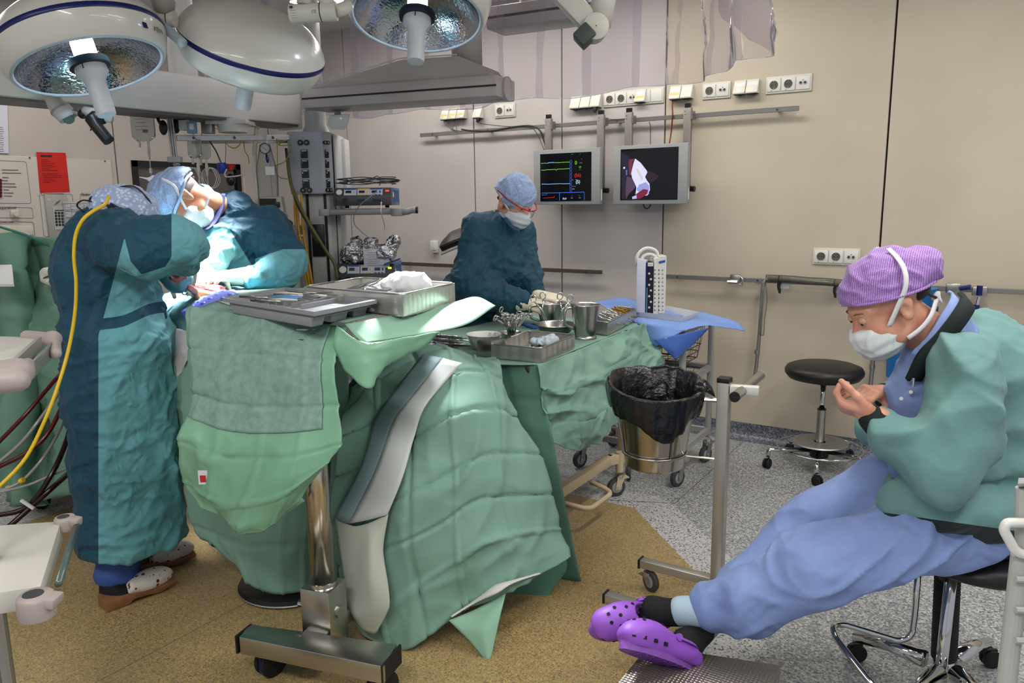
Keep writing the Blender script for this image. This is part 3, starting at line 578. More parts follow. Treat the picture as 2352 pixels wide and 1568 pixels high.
for nm, pts, lab in (('steel_pole', [(1768, 642), (1757, 646), (1752, 662), (1749, 700), (1744, 770), (1738, 832), (1733, 866)], 'thin bent steel pole hanging from the lower rail left of the stool'),):
    t = thing(nm, lab, 'pole', BW(1735, 860, .1)); P_ = [BW(q[0], q[1], .1) for q in pts]; MB().tube(fillet(P_[:4], .05) if 0 else crv(P_, 6), .0115, 12).build('tube', SATIN, t, smooth=True); q = BW(1739, 808, .1); MB().cyl(q + V3(0, 0, .012), q + V3(0, 0, -.012), .017, 12).build('collar', SATIN, t)
    MB().tube(crv([BW(1754, 650, .115), BW(1757, 690, .12), BW(1752, 730, .118), BW(1750, 770, .115)], 6), [.014] * 18 + [.012], 8).build('clear_film', FILMC, t, smooth=True)
t = thing('steel_pole', 'thin steel pole standing behind the mask of the seated nurse', 'pole', BW(2000, 905, .1)); MB().tube(crv([BW(2012, 760, .1), BW(2008, 800, .1), BW(2003, 850, .1), BW(1997, 905, .1)], 4), .0115, 12).build('tube', SATIN, t, smooth=True); q = BW(2003, 842, .1); MB().cyl(q + V3(0, 0, .012), q + V3(0, 0, -.012), .016, 12).build('collar', SATIN, t)
BLUEP = mat('blue_plastic', (24, 104, 170), .4)
q = BW(2098, 660, .16); t = thing('suction_canister', 'blue canister on the lower rail hidden behind the seated nurse', 'canister', V3(q[0], YW - .16, .55)); MB().lathe([(0, 0), (.1, 0), (.115, .47), (.118, .475), (.118, .49), (0, .49)], 32, at(np.eye(4), (q[0], YW - .16, .53))).build('canister', BLUEP, t, auto=R(40)); MB().lathe([(.12, .0), (.126, .0), (.126, .02), (.12, .02)], 32, at(np.eye(4), (q[0], YW - .16, .9))).build('holder_ring', DARKSTEEL, t); MB().box((q[0], YW - .05, .95), (.06, .03, .1)).build('rail_bracket', SATIN, t); MB().box((q[0] - .125, YW - .16, .78), (.02, .02, .03)).build('catch', BLACK, t)
for px, py, lab in ((2190, 661, 'black handled clamp on the lower rail right behind the purple cap'), (2250, 668, 'clamp with two dark blue handles on the lower rail right of the nurse collar')):
    p = BW(px, py, .065); t = thing('rail_clamp', lab, 'clamp', p, group='rail clamps'); MB().box(p, (.07, .03, .05)).build('clamp_body', STEEL, t, bevel=.004)
    if px < 2200: MB().cyl(p + V3(.03, -.02, .0), p + V3(.08, -.03, .012), .013, 14).build('handle', NAVY, t)
    else: MB().cyl(p + V3(0, -.02, -.02), p + V3(0, -.02, .03), .014, 14).build('handle', NAVY, t); MB().cyl(p + V3(0, -.02, -.03), p + V3(-.005, -.025, -.075), .008, 12).build('spindle', CHROME, t); MB().cyl(p + V3(-.005, -.025, -.07), p + V3(-.008, -.027, -.105), .014, 14).build('lower_handle', NAVY, t)
# ================================================================== surgical lamps
LAMPW = mat('lamp_white', (214, 212, 202), .28, coat=.3, bump=[(300, .04, .001)])
LAMPR = mat('lamp_rim', (176, 190, 198), .35)
def mirror_mat():
    m = mat('dimpled_reflector', (196, 200, 208), .10, 1.0); nt = m.node_tree; N = nt.nodes; L = nt.links
    tc = N.new('ShaderNodeTexCoord'); n = N.new('ShaderNodeTexNoise'); n.inputs['Scale'].default_value = 95; n.inputs['Detail'].default_value = 2; mp = N.new('ShaderNodeMapping'); mp.inputs['Scale'].default_value = (1, .45, 1); L.new(tc.outputs['Object'], mp.inputs[0]); L.new(mp.outputs[0], n.inputs[0])
    b = N.new('ShaderNodeBump'); b.inputs['Strength'].default_value = .5; b.inputs['Distance'].default_value = .004; L.new(n.outputs[0], b.inputs['Height']); L.new(b.outputs[0], N['Principled BSDF'].inputs['Normal']); return m
MIRROR = mirror_mat(); HANDLE = mat('handle_white_plastic', (205, 210, 214), .4); BULB = mat('lit_bulb', (255, 255, 255), .4, emit=((225, 236, 255), 30.0))
SITE = PD(450, 655, 3.25)
def surgical_lamp(c, up, label, watts, aim, lettering=None):
    up = nrm(up); xa = nrm(np.cross(np.cross(up, HX), up)); xa = nrm(HX - up * (HX @ up)); M = np.eye(4); M[:3, 0] = xa; M[:3, 2] = up; M[:3, 1] = np.cross(up, xa); M[:3, 3] = c
    t = thing('surgical_lamp', label, 'surgical lamp', c, group='surgical lamps over the operating table')
    prof = [(.282, .06), (.296, .085), (.306, .100)]
    MB().lathe([(.264, .002), (.270, -.004), (.281, .004), (.296, .03), (.309, .072), (.3125, .09)], 64, M).build('lower_rim', LAMPW, t, smooth=True)
    MB().lathe([(.262, .004), (.266, -.003), (.272, -.004), (.280, .004)], 64, M).build('opening_ring', LAMPR, t, smooth=True)
    MB().lathe([(.3125, .09), (.3145, .094), (.3145, .108), (.312, .112)], 64, M).build('blue_band', NAVY, t, smooth=True)
    MB().lathe([(.312, .112), (.303, .135), (.278, .172), (.235, .208), (.17, .236), (.10, .25), (.0, .256)], 64, M).build('dome', LAMPW, t, smooth=True)
    MB().lathe([(.263, .004), (.24, .035), (.20, .075), (.14, .112), (.08, .13), (0, .136)], 64, M).build('reflector', MIRROR, t, smooth=True)
    hd = MB().lathe([(0, .034), (.05, .034), (.074, .028), (.078, .016), (.074, .002), (.055, 0), (0, 0)], 40, M).build('bulb_holder', mat('holder_black_blue', (20, 22, 46), .35) if 'holder_black_blue' not in MATS else MATS['holder_black_blue'], t, auto=R(40))
    MB().lathe([(.0, .12), (.036, .118), (.042, .105), (.042, .035), (0, .034)], 40, M).build('bulb', BULB, hd, smooth=True)
    h = MB().lathe([(0, .002), (.058, .002), (.060, -.02), (.056, -.03), (.041, -.048), (.037, -.075), (.036, -.18), (.034, -.19), (.0, -.191)], 36, M).build('handle', HANDLE, t, auto=R(45))
    MB().box(M[:3, 3] + M[:3, :3] @ V3(.0, -.0605, -.01), (.004, .002, .018), M).build('handle_mark', BLACK, h)
    if lettering:
        for bd, an, zz, sz in lettering:
            Q = np.eye(4); a = R(an); rad = V3(math.cos(a), math.sin(a), 0); tan = V3(-math.sin(a), math.cos(a), 0); Q[:3, 0] = M[:3, :3] @ tan; Q[:3, 1] = M[:3, 2]; Q[:3, 2] = M[:3, :3] @ rad; Q[:3, 3] = c + M[:3, :3] @ (rad * .3035 + V3(0, 0, zz))
            if bd == '#': MB().box(Q[:3, 3], (sz, sz, .001), Q).build('emblem', NAVY, t)
            else: text(bd, sz, Q, GREYINK, 'lettering', t)
    ld = bpy.data.lights.new('lamp_beam', 'SPOT'); ld.energy = watts; ld.spot_size = R(36); ld.spot_blend = .7; ld.shadow_soft_size = .12; ld.color = (.92, .96, 1.0)
    lo = bpy.data.objects.new('lamp_beam', ld); COL.objects.link(lo); lo.parent = t
    p = c - up * .205; d = Vector(tuple(nrm(np.asarray(aim) - p))); lo.rotation_euler = d.to_track_quat('-Z', 'Y').to_euler(); lo.location = tuple(p - c); return t, M
c1 = PD(208, 156, 3.15); u1 = nrm(UZ + HY * .12 - HX * .31)
L1, M1 = surgical_lamp(c1, u1, 'left surgical lamp showing its lit reflector and white handle', 620, SITE, [('#', -18, .045, .022), ('XEN', -9, .038, .03)])
u2 = nrm(UZ - HY * .44 + HX * .40); c2_ = PD(580, 103, 3.55) - u2 * .1
L2, M2_ = surgical_lamp(c2_, u2, 'middle surgical lamp turned away, seen as a white dome with blue band', 260, SITE)
u3 = nrm(UZ + HY * .33 + HX * .03); c3 = PD(958, 44, 3.43)
L3, M3 = surgical_lamp(c3, u3, 'right surgical lamp facing the camera with a bright bulb', 340, PD(985, 712, 2.45))
# yokes and arms
ARM = mat('arm_white', (200, 197, 186), .38)
j = PD(372, 42, 3.3); t = thing('lamp_yoke', 'white pivot and arm joining the left and middle surgical lamps', 'lamp arm', j)
MB().cyl(PD(356, 42, 3.3), PD(402, 44, 3.3), .032, 28).build('pivot', ARM, t, auto=R(40)); MB().cyl(PD(386, 42.6, 3.3), PD(388, 42.7, 3.3), .0328, 28).build('pivot_groove', BLACK, t)
MB().tube(fillet([PD(352, -60, 3.28), PD(372, 0, 3.28), PD(384, 30, 3.3)], .05), [.045] * 7 + [.030], 16).build('arm', mat('arm_grey', (140, 134, 126), .45), t, smooth=True)
MB().tube(crv([PD(372, 58, 3.3), PD(398, 80, 3.28), PD(420, 100, 3.25)], 5), .02, 12).build('link', LAMPR, t, smooth=True)
t = thing('lamp_yoke', 'white cylinder pivot with printed label beside the right surgical lamp', 'lamp arm', PD(718, 30, 3.05)); A_, B_ = PD(667, 33, 3.05), PD(773, 26, 3.05)
pv = MB().cyl(A_, B_, .034, 32).build('pivot', ARM, t, auto=R(40)); q = A_ + (B_ - A_) * .66; MB().cyl(q, q + (B_ - A_) * .02, .0348, 32).build('pivot_groove', BLACK, t)
MB().tube(crv([PD(764, 24, 3.05), PD(748, 0, 3.06), PD(738, -60, 3.08)], 6), .028, 16).build('arm', ARM, t, smooth=True); MB().tube(crv([PD(706, -60, 3.05), PD(700, 10, 3.05)], 4), .03, 14).build('hose', ARM, t, smooth=True); MB().tube(crv([PD(770, 26, 3.05), PD(790, 20, 3.08), PD(800, 14, 3.1)], 4), .024, 12).build('link', ARM, t, smooth=True)
ax_ = nrm(B_ - A_); ot = nrm(-HY - ax_ * (-HY @ ax_)); Q = np.eye(4); Q[:3, 0] = ax_; Q[:3, 2] = nrm(ot - UZ * .15); Q[:3, 1] = np.cross(Q[:3, 2], Q[:3, 0])
def onp(fr, dz): M = Q.copy(); M[:3, 3] = A_ + (B_ - A_) * fr + Q[:3, 2] * .0345 + Q[:3, 1] * dz; return M
MB().box(onp(.08, .022)[:3, 3] - Q[:3, 2] * .003, (.012, .008, .001), Q).build('label_mark', BLACK, pv)
for bd, fr, dz, sz in (('CE', .5, -.004, .016), ('------', .06, .008, .010), ('-------', .06, -.001, .010), ('-----', .06, -.010, .010), ('--------', .06, -.018, .010)): text(bd, sz, onp(fr, dz), GREYINK, 'label_text', pv)
# big white spring arm at the top centre right
t = thing('spring_arm', 'white jointed spring arm with round pivot cover hanging in the curtain', 'lamp arm', PD(1360, 60, 3.3)); e_ = PD(1362, 60, 3.3)
a = PD(1240, -70, 3.35); b = PD(1366, 66, 3.3); d = nrm(b - a); M = frame(d, -HY)
MB().bar(a, b, .085, .075, up=-HY).build('arm', ARM, t, bevel=.014); q = PD(1338, 78, 3.27); MB().bar(q - d * .02, q + d * .045, .07, .078, up=-HY).build('end_band', mat('slate_band', (62, 70, 66), .5), t, bevel=.006)
MB().cyl(b + HY * .05, b - HY * .055, .052, 40).build('pivot_cover', ARM, t, bevel=.004); MB().cyl(b - HY * .0555, b - HY * .057, .003, 10).build('screw', DARKSTEEL, t)
MB().tube([PD(1378, 60, 3.3), PD(1386, 0, 3.3), PD(1388, -70, 3.3)], [.045, .05, .05], 20).build('drop_tube', ARM, t, smooth=True)
# grey jointed video camera under the left lamp
t = thing('camera_arm', 'grey jointed camera with black tube handle under the left lamp', 'camera', PD(190, 265, 3.42)); d0 = 3.42
MB().tube([PD(118, 222, d0), PD(128, 240, d0), PD(140, 252, d0), PD(150, 262, d0), PD(157, 272, d0)], [.03, .034, .042, .042, .038], 24).build('camera_body', LGREY, t, smooth=True); MB().tube([PD(138, 250, d0), PD(141, 254, d0)], .0435, 24).build('camera_ring', GREYPL, t); MB().tube([PD(155, 269, d0), PD(158.5, 274, d0 - .01)], [.023, .023], 18).build('lens', BLACK, t)
MB().tube([PD(168, 257, d0), PD(192, 264, d0)], .013, 14).build('ball_joint', SATIN, t); MB().ell(PD(190, 262, d0), .02).build('joint_knob', BLACK, t, smooth=True)
MB().tube([PD(192, 253, d0), PD(215, 262, d0), PD(238, 268, d0), PD(256, 272, d0)], [.018, .026, .022, .02], 16).build('bracket', LGREY, t, smooth=True)
MB().tube([PD(203, 276, d0 - .03), PD(218, 272, d0 - .02), PD(238, 270, d0 - .02)], [.02, .032, .026], 18).build('collar', BLACK, t, smooth=True)
MB().tube([PD(212, 272, d0 - .03), PD(222, 290, d0 - .04), PD(250, 324, d0 - .05)], [.03, .025, .024], 24).build('tube_handle', BLACK, t, auto=R(40)); MB().tube([PD(211, 290, d0 - .04), PD(208, 300, d0 - .04)], .003, 8).build('lever', BLACK, t); MB().tube([PD(120, 226, d0), PD(108, 206, d0 + .1)], .02, 14).build('stem', LGREY, t)
# ================================================================== pendant beams
BEAMW = mat('beam_white', (236, 233, 227), .38, var=(3, (230, 226, 219))); BEAMG = mat('beam_grey', (186, 179, 176), .42, var=(3, (178, 170, 167)))
t = thing('pendant_beam', 'long white ceiling pendant beam crossing above the two surgeons', 'pendant beam', (-3.68, 1.6, 1.95))
MB().box((-3.68, 1.2, 2.05), (.24, 4.16, .195)).build('beam', BEAMW, t, bevel=.012); MB().box((-3.68, 1.2, 1.948), (.2, 4.12, .014)).build('underside_shade', mat('underside_shade_grey', (112, 104, 98), .5), t); MB().box((-3.68, 3.283, 2.03), (.21, .02, .2)).build('end_cap', BEAMW, t, bevel=.006)  # dark strip below the beam: shade of its underside put into the colour
for y in (.2, 2.6): MB().cyl((-3.68, y, 2.14), (-3.68, y, CEIL_Z), .07, 24).build('hanger', BEAMW, t)
t = thing('grey_pendant_beam', 'grey pendant arm with dark groove and sloping cover in front of the wall', 'pendant beam', (-2.8, 3.1, 1.98)); la, lb = PD(696, 263, 4.45), PD(1140, 205, 4.02); la[2] = lb[2] = (la[2] + lb[2]) / 2; dr = nrm(lb - la); up_ = UZ; bk = np.cross(up_, dr); H_ = .105
MB().hexa([la, lb, lb + bk * .26, la + bk * .26, la + up_ * H_, lb + up_ * H_, lb + bk * .26 + up_ * H_, la + bk * .26 + up_ * H_]).build('arm_body', BEAMG, t, bevel=.008)
g0 = la + up_ * .052 - bk * .0015; MB().bar(g0, lb + up_ * .052 - bk * .0015, .004, .009).build('groove', BLACK, t)
tp = [la + up_ * (H_ + .0), la + dr * .62 + up_ * (H_ + .11), la + dr * .95 + up_ * (H_ + .105), la + dr * 1.08 + up_ * (H_ + .05), la + dr * 1.12 + up_ * H_]; n_ = len(tp)
MB().add(np.array([p + bk * .02 for p in tp] + [p + bk * .24 for p in tp]), [tuple(range(n_))[::-1], tuple(range(n_, 2 * n_))] + [(i, (i + 1) % n_, n_ + (i + 1) % n_, n_ + i) for i in range(n_)]).build('sloping_cover', BEAMG, t, auto=R(30))
MB().tube([tp[0] + up_ * .004, tp[1] + up_ * .004, tp[2] + up_ * .003], .004, 6).build('edge_strip', WHITE, t); pc = la + dr * .95 + bk * .13; MB().cyl(pc + up_ * .15, V3(pc[0], pc[1], CEIL_Z), .08, 28).build('ceiling_tube', BEAMG, t, smooth=True)
M = at(frame(bk, dr), lb + bk * .13 + up_ * .05); MB().lathe([(0, .0), (.06, 0), (.06, .015), (0, .015)], 30, M).build('end_plate', BEAMG, t, auto=R(40))
# second grey duct near the ceiling, right of the lamps
t = thing('ceiling_duct', 'grey ceiling duct with dark groove behind the right surgical lamp', 'duct', PD(1210, 60, 4.3)); a, b = PD(1135, 58, 4.4), PD(1300, 28, 4.2); a[2] = b[2]
MB().bar(a, b + (b - a) * .4, .2, .12).build('duct_body', BEAMG, t, bevel=.02); MB().bar(a + V3(.02, -.1, .0), b + (b - a) * .4 + V3(.02, -.1, .0), .004, .012).build('groove', BLACK, t); MB().cyl((a + b) / 2, V3(*((a + b) / 2)[:2], CEIL_Z), .05, 20).build('hanger', BEAMG, t)
# ================================================================== clear curtain strips hung round the field
CURT = film('clear_curtain', (238, 235, 239), .045, .10, .10, (240, 238, 244)); CURT2 = film('clear_curtain_overlap', (230, 225, 234), .055, .10, .16, (238, 234, 244))
t = thing('plastic_curtain', 'clear plastic strip curtain hanging from the ceiling round the surgical lamps', 'curtain', (-2.2, 3.5, 2.0))
HEM = mat('curtain_hem', (232, 232, 238), .3); ZB = 2.0; rs = np.random.RandomState(5)
path = [PZ(20, 232, ZB), PZ(343, 246, ZB), PZ(690, 271, ZB), PZ(825, 268, ZB), PZ(1000, 253, ZB), PZ(1290, 221, ZB), PZ(1520, 200, ZB), PZ(1600, 180, ZB), PZ(1772, 120, ZB)]
for p in path: p[2] = ZB
seglen = np.cumsum([0] + [np.linalg.norm(path[i + 1] - path[i]) for i in range(len(path) - 1)])
def onpath(s):
    i = int(np.clip(np.searchsorted(seglen, s) - 1, 0, len(path) - 2)); f = (s - seglen[i]) / (seglen[i + 1] - seglen[i]); d = nrm(path[i + 1] - path[i]); return path[i] + (path[i + 1] - path[i]) * f, np.cross(UZ, d)
s = 0.0; wS = .30; k = 0
while s < seglen[-1] - .05:
    e = min(s + wS, seglen[-1]); n = 20; rows = []
    for iz in range(26):
        z = ZB + (CEIL_Z - .02 - ZB) * (iz / 25) ** 1.0; row = []
        for ix in range(n + 1):
            p, nn = onpath(s + (e - s) * ix / n); amp = .030 * (1 - .75 * iz / 25) * (1.7 if s > seglen[6] - .1 else 1.0); ph = (s + (e - s) * ix / n)
            off = amp * (math.sin(ph * 21 + z * 3.0 + k * .8) * .5 + .55 * (vnoise(V3(ph * 6, z * 3.2, k * 2.0)) - .5) * 2 + .5 * (ridge(V3(ph * 7 + z * 5, z * 4 - ph * 2, k * 1.3), 4) - .2)) + (k % 2) * .008; row.append(V3(p[0], p[1], z + (.012 * math.sin(ph * 9) if iz == 0 else 0)) + nn * off)
        rows.append(row)
    MB().grid(np.array(rows)).build('curtain_strip', CURT2 if k % 3 == 1 else CURT, t, smooth=True)
    MB().tube(np.array(rows[0]), .0013, 5).build('curtain_hem', HEM, t)
    s += wS * .86; k += 1
# the strip folded forward at the near right corner
fold = [[PD(1655, -70, 3.3), PD(1720, -70, 3.2), PD(1775, -70, 3.15)], [PD(1652, 30, 3.3), PD(1712, 20, 3.2), PD(1772, 10, 3.14)], [PD(1690, 62, 3.28), PD(1730, 72, 3.2), PD(1771, 70, 3.14)], [PD(1720, 92, 3.27), PD(1745, 103, 3.2), PD(1771, 118, 3.14)]]
MB().grid(net(fold, 6, 6)).build('folded_strip', CURT2, t, smooth=True)
# ================================================================== pendant column with sockets
COLG = mat('pendant_grey', (172, 176, 182), .42); COLL = mat('pendant_light', (196, 196, 194), .42); SOCK = mat('green_black_socket', (16, 30, 26), .4); LEDR = glow('led_orange', (255, 110, 60), 1.5)
o_ = PD(667, 446, 4.55); o_z = o_[2]; Mp = np.eye(4); Mp[:3, 0] = HX; Mp[:3, 1] = HY; Mp[:3, 3] = o_; topz = PD(667, 302, 4.55)[2] - o_z
t = thing('supply_pendant', 'grey supply pendant column with rows of black sockets beside the white beam', 'pendant', (o_ + HX * .1 + HY * .2))
plan = [(0, 0), (.195, 0), (.236, .05), (.236, .42), (0, .42)]
hb = MB().prism(plan, 0, topz, Mp).build('head_box', COLG, t, bevel=.006)
MB().prism([(.244, .08), (.256, .08), (.256, .25), (.244, .25)], .0, topz - .01, Mp).build('side_cover', COLL, t, bevel=.003); MB().prism([(.236, .26), (.27, .28), (.27, .42), (.236, .42)], .0, topz - .02, Mp).build('rear_cover', COLL, t, bevel=.003)
def onface(face, u, v):
    if face == 0: return o_ + HX * u - HY * .001 + UZ * v, HX, -HY
    d = nrm(HX * .041 + HY * .05); n = np.cross(d, UZ); return o_ + HX * .195 + d * u + n * .001 + UZ * v, d, n
for face, u0, sc in ((0, .095, 1.0), (1, .032, .62)):
    for i in range(4):
        P, d, n = onface(face, u0, topz - .125 - i * .056); Q = np.eye(4); Q[:3, 0] = d; Q[:3, 1] = UZ; Q[:3, 2] = n
        s_ = MB().box(P + n * .003, (.040 * sc, .046, .008), Q).build('socket', SOCK, hb, bevel=.002, seg=1); MB().box(P + n * .0075 + UZ * .017, (.03 * sc, .007, .001), Q).build('socket_label', LGREY, hb); MB().cyl(P + n * .006 + d * .004, P + n * .009 + d * .004, .011 * sc, 14).build('socket_recess', BLACK, hb); MB().box(P + n * .0075 - d * .014 * sc + UZ * .005, (.004, .004, .001), Q).build('socket_lamp', LEDR if i in (2,) else LGREY, hb)
    for v in (topz - .062, topz - .33):
        for du in (-.018, .018): P, d, n = onface(face, u0 + du * sc, v); MB().cyl(P, P + n * .01, .0155 * (1 if face == 0 else .7), 18).build('gas_outlet', BLACK, hb); MB().cyl(P + n * .01, P + n * .0105, .006, 10).build('outlet_hole', GREYPL, hb)
zb_ = -(o_z - .62)
MB().prism([(.05, .06), (.21, .06), (.235, .09), (.235, .36), (.05, .36)], zb_, 0, Mp).build('lower_column', COLL, t, bevel=.004)
for u in (.062, .165): MB().box(o_ + HX * (u + .02) + HY * .055 + UZ * zb_ / 2, (.014, .01, -zb_), Mp).build('column_groove', BLACK, t)
MB().box(o_ + HX * .135 + HY * .052 + UZ * (-.27), (.075, .012, .19), Mp).build('black_panel', BLACK, t, bevel=.004); MB().prism([(.24, .1), (.262, .1), (.262, .3), (.24, .3)], zb_, -.05, Mp).build('column_side', COLL, t)
MB().lathe([(.03, .0), (.085, .0), (.075, .025), (.062, .05), (.062, .13), (0, .13)], 30, at(np.eye(4), o_ + HX * .12 + HY * .2 + UZ * topz)).build('swivel', LGREY, t, auto=R(40))
q = o_ + HX * .12 + HY * .2; MB().cyl(q + UZ * (topz + .12), V3(q[0], q[1], CEIL_Z), .055, 24).build('ceiling_stem', LGREY, t, smooth=True)
# white angular cover right of the swivel
t = thing('angular_cover', 'small white angular cover beside the pendant swivel', 'cover', PD(770, 280, 4.6)); fp = [(757, 264), (804, 262), (800, 284), (792, 298), (760, 296), (751, 284)]; MB().add(np.array([PD(a, b, 4.5) for a, b in fp] + [PD(a, b, 4.72) for a, b in fp]), [tuple(range(6)), tuple(range(6, 12))[::-1]] + [(i, (i + 1) % 6, 6 + (i + 1) % 6, 6 + i) for i in range(6)]).build('shell', WHITE, t, bevel=.004)
MB().tube([PD(776, 270, 4.62), PD(772, 200, 4.62)], .02, 12).build('hanger', WHITE, t)
# shelf with electrosurgical units
SHELFG = mat('shelf_grey', (140, 138, 136), .45); ESUD = mat('unit_dark_grey', (62, 62, 66), .45); ESUB = mat('unit_blue', (52, 92, 140), .42); ESUP = mat('unit_panel_pale', (196, 200, 212), .4); YELP = mat('unit_yellow', (214, 176, 66), .45); BLUP = mat('unit_blue_print', (46, 76, 150), .45)
t = thing('pendant_shelf', 'grey shelf on the pendant carrying the electrosurgical unit', 'shelf', PD(850, 490, 4.5)); zs = PD(760, 480, 4.45)[2]
P0, P1 = PD(736, 486, 4.45), PD(912, 486, 4.45); P0[2] = P1[2] = zs - .02
MB().hexa([P0 - UZ * .015, P1 - UZ * .015, P1 + HY * .34 - UZ * .015, P0 + HY * .34 - UZ * .015, P0 + UZ * .018, P1 + UZ * .018, P1 + HY * .34 + UZ * .018, P0 + HY * .34 + UZ * .018]).build('shelf_board', SHELFG, t, bevel=.01); MB().cyl(P0 - UZ * .018 + HX * .02, P0 + UZ * .02 + HX * .02, .03, 24).build('corner_bumper', GREYPL, t, bevel=.004); MB().cyl(P1 - UZ * .024, P1 + UZ * .02, .035, 24).build('corner_bumper', GREYPL, t, bevel=.004)
hP = PD(955, 482, 4.45); MB().tube([P1 + HX * .02, P1 + HX * .06, hP - HX * .02, hP], [.022, .017, .018, .02], 16).build('shelf_handle', GREYPL, t, smooth=True); MB().cyl(hP, hP + HX * .012, .02, 18).build('handle_cap', BLACK, t); MB().bar(P0 + HY * .3 - UZ * .02, P0 + HY * .3 - HX * .1 - UZ * .02, .05, .04).build('shelf_bracket', COLL, t)
def esu(px0, px1, ptop, pbot, d, label, cut=None):
    A_, B_ = PD(px0, pbot, d), PD(px1, pbot, d); A_[2] = B_[2] = (A_[2] + B_[2]) / 2; h = (pbot - ptop) / F_PX * d * 1.02; w = np.linalg.norm(B_ - A_); t = thing('electrosurgical_unit', label, 'medical unit', (A_ + B_) / 2 + HY * .15, group='electrosurgical units'); Q = np.eye(4); Q[:3, 0] = HX; Q[:3, 1] = UZ; Q[:3, 2] = -HY
    MB().hexa([A_ + HY * .03, B_ + HY * .03, B_ + HY * .34, A_ + HY * .34, A_ + HY * .05 + UZ * h, B_ + HY * .05 + UZ * h, B_ + HY * .34 + UZ * h, A_ + HY * .34 + UZ * h]).build('casing', ESUB, t, bevel=.004)
    f = MB().hexa([A_ - HY * .0, B_, B_ + HY * .05, A_ + HY * .05, A_ + UZ * h * .52, B_ + UZ * h * .52, B_ + HY * .05 + UZ * h * .52, A_ + HY * .05 + UZ * h * .52]).build('socket_front', ESUD, t, bevel=.004)
    g = MB().hexa([A_ + UZ * h * .5 + HY * .004, B_ + UZ * h * .5 + HY * .004, B_ + HY * .05 + UZ * h * .5, A_ + HY * .05 + UZ * h * .5, A_ + UZ * h + HY * .03, B_ + UZ * h + HY * .03, B_ + HY * .06 + UZ * h, A_ + HY * .06 + UZ * h]).build('control_front', ESUD, t, bevel=.003)
    sl_ = nrm(UZ * h * .5 + HY * .026); nn = nrm(np.cross(HX, sl_)); nn = nn if nn @ HY < 0 else -nn; Q2 = np.eye(4); Q2[:3, 0] = HX; Q2[:3, 1] = sl_; Q2[:3, 2] = nn
    def fp(u, v): return A_ + HX * w * u + UZ * h * (.5 + .5 * v) + HY * (.004 + .026 * v) + nn * .0015
    MB().cyl(fp(.1, .5) - nn * .001, fp(.1, .5) + nn * .002, h * .17, 24).build('round_emblem', WHITE, g)
    for i, (u, cc) in enumerate(((.29, BLUP), (.52, YELP), (.74, BLUP))):
        MB().box(fp(u, .5), (w * .215, h * .40, .002), Q2).build('panel', ESUP, g); MB().box(fp(u, .82) + nn * .001, (w * .2, h * .07, .002), Q2).build('panel_title', cc, g); MB().box(fp(u - .03, .52) + nn * .001, (w * .10, h * .15, .002), Q2).build('display', BLACK, g); MB().box(fp(u + .065, .5) + nn * .001, (w * .03, h * .14, .002), Q2).build('knob_field', cc if i else LGREY, g)
        for du in (-.06, .0, .06): MB().box(fp(u + du, .18) + nn * .001, (w * .04, h * .05, .002), Q2).build('key', cc if i else LGREY, g)
    MB().box(fp(.93, .6) + nn * .001, (w * .06, h * .08, .002), Q2).build('indicator', glow('indicator_' + str(px0), (255, 60, 40) if px0 == 766 else (190, 255, 40), 1.6), g)
    for u, r_ in ((.2, .17), ): MB().cyl(A_ + HX * w * u + UZ * h * .27, A_ + HX * w * u + UZ * h * .27 - HY * .002, h * r_, 20).build('round_socket', BLACK, f)
    MB().box(A_ + HX * w * .05 + UZ * h * .27 - HY * .001, (w * .03, h * .2, .003), Q).build('power_switch', BLACK, f)
    for u in (.48, .75): MB().box(A_ + HX * w * u + UZ * h * .29 - HY * .001, (w * .14, h * .13, .004), Q).build('cable_socket', BLACK, f)
    for u in (.2, .9): MB().cyl(A_ + HX * w * u + HY * .06, A_ + HX * w * u + HY * .06 - UZ * .014, .012, 12).build('foot', BLACKRUB, t)
    MB().box(B_ + HX * .0015 + HY * .2 + UZ * h * .52, (.002, .2, h * .66), Mp).build('vent_grille', mat('unit_grille', (36, 74, 120), .6) if 'unit_grille' not in MATS else MATS['unit_grille'], t); MB().box(B_ + HX * .002 + HY * .075 + UZ * h * .6, (.002, .03, h * .28), Mp).build('side_label', PAPER, t)
    return t, A_, B_, h
e1, ea, eb, eh = esu(766, 899, 433, 472, 4.47, 'blue and black electrosurgical unit on the pendant shelf with red indicator')
e2, ea2, eb2, eh2 = esu(775, 905, 608, 656, 4.47, 'blue electrosurgical unit below the foil bags with green lit indicator')
t = thing('pendant_shelf', 'lower pendant shelf under the second electrosurgical unit', 'shelf', ea2 - UZ * .05); a = ea2 - UZ * .014 - HX * .05 - HY * .02; MB().hexa([a - UZ * .035, a + HX * .5 - UZ * .035, a + HX * .5 + HY * .4 - UZ * .035, a + HY * .4 - UZ * .035, a, a + HX * .5, a + HX * .5 + HY * .4, a + HY * .4]).build('shelf_board', SHELFG, t, bevel=.01)
rs = np.random.RandomState(11); cc = ea + HX * .17 + HY * .1 + UZ * (eh + .012); pts = []
for i in range(60): a = i * .55; r_ = .10 + .035 * math.sin(i * 1.7); pts.append(cc + HX * (r_ * 1.5 * math.cos(a)) + HY * (.05 * math.sin(a)) + UZ * (.006 + .0006 * i + .010 * math.sin(i * .9) ** 2))
pts += [PD(848, 415, 4.5), PD(866, 404, 4.5), PD(874, 414, 4.5), PD(872, 426, 4.5)]
tag(MB().tube(crv(pts, 3), .0026, 6).build('coiled_cable', CABLE, smooth=True), 'coiled grey cable lying on top of the upper electrosurgical unit', 'cable')
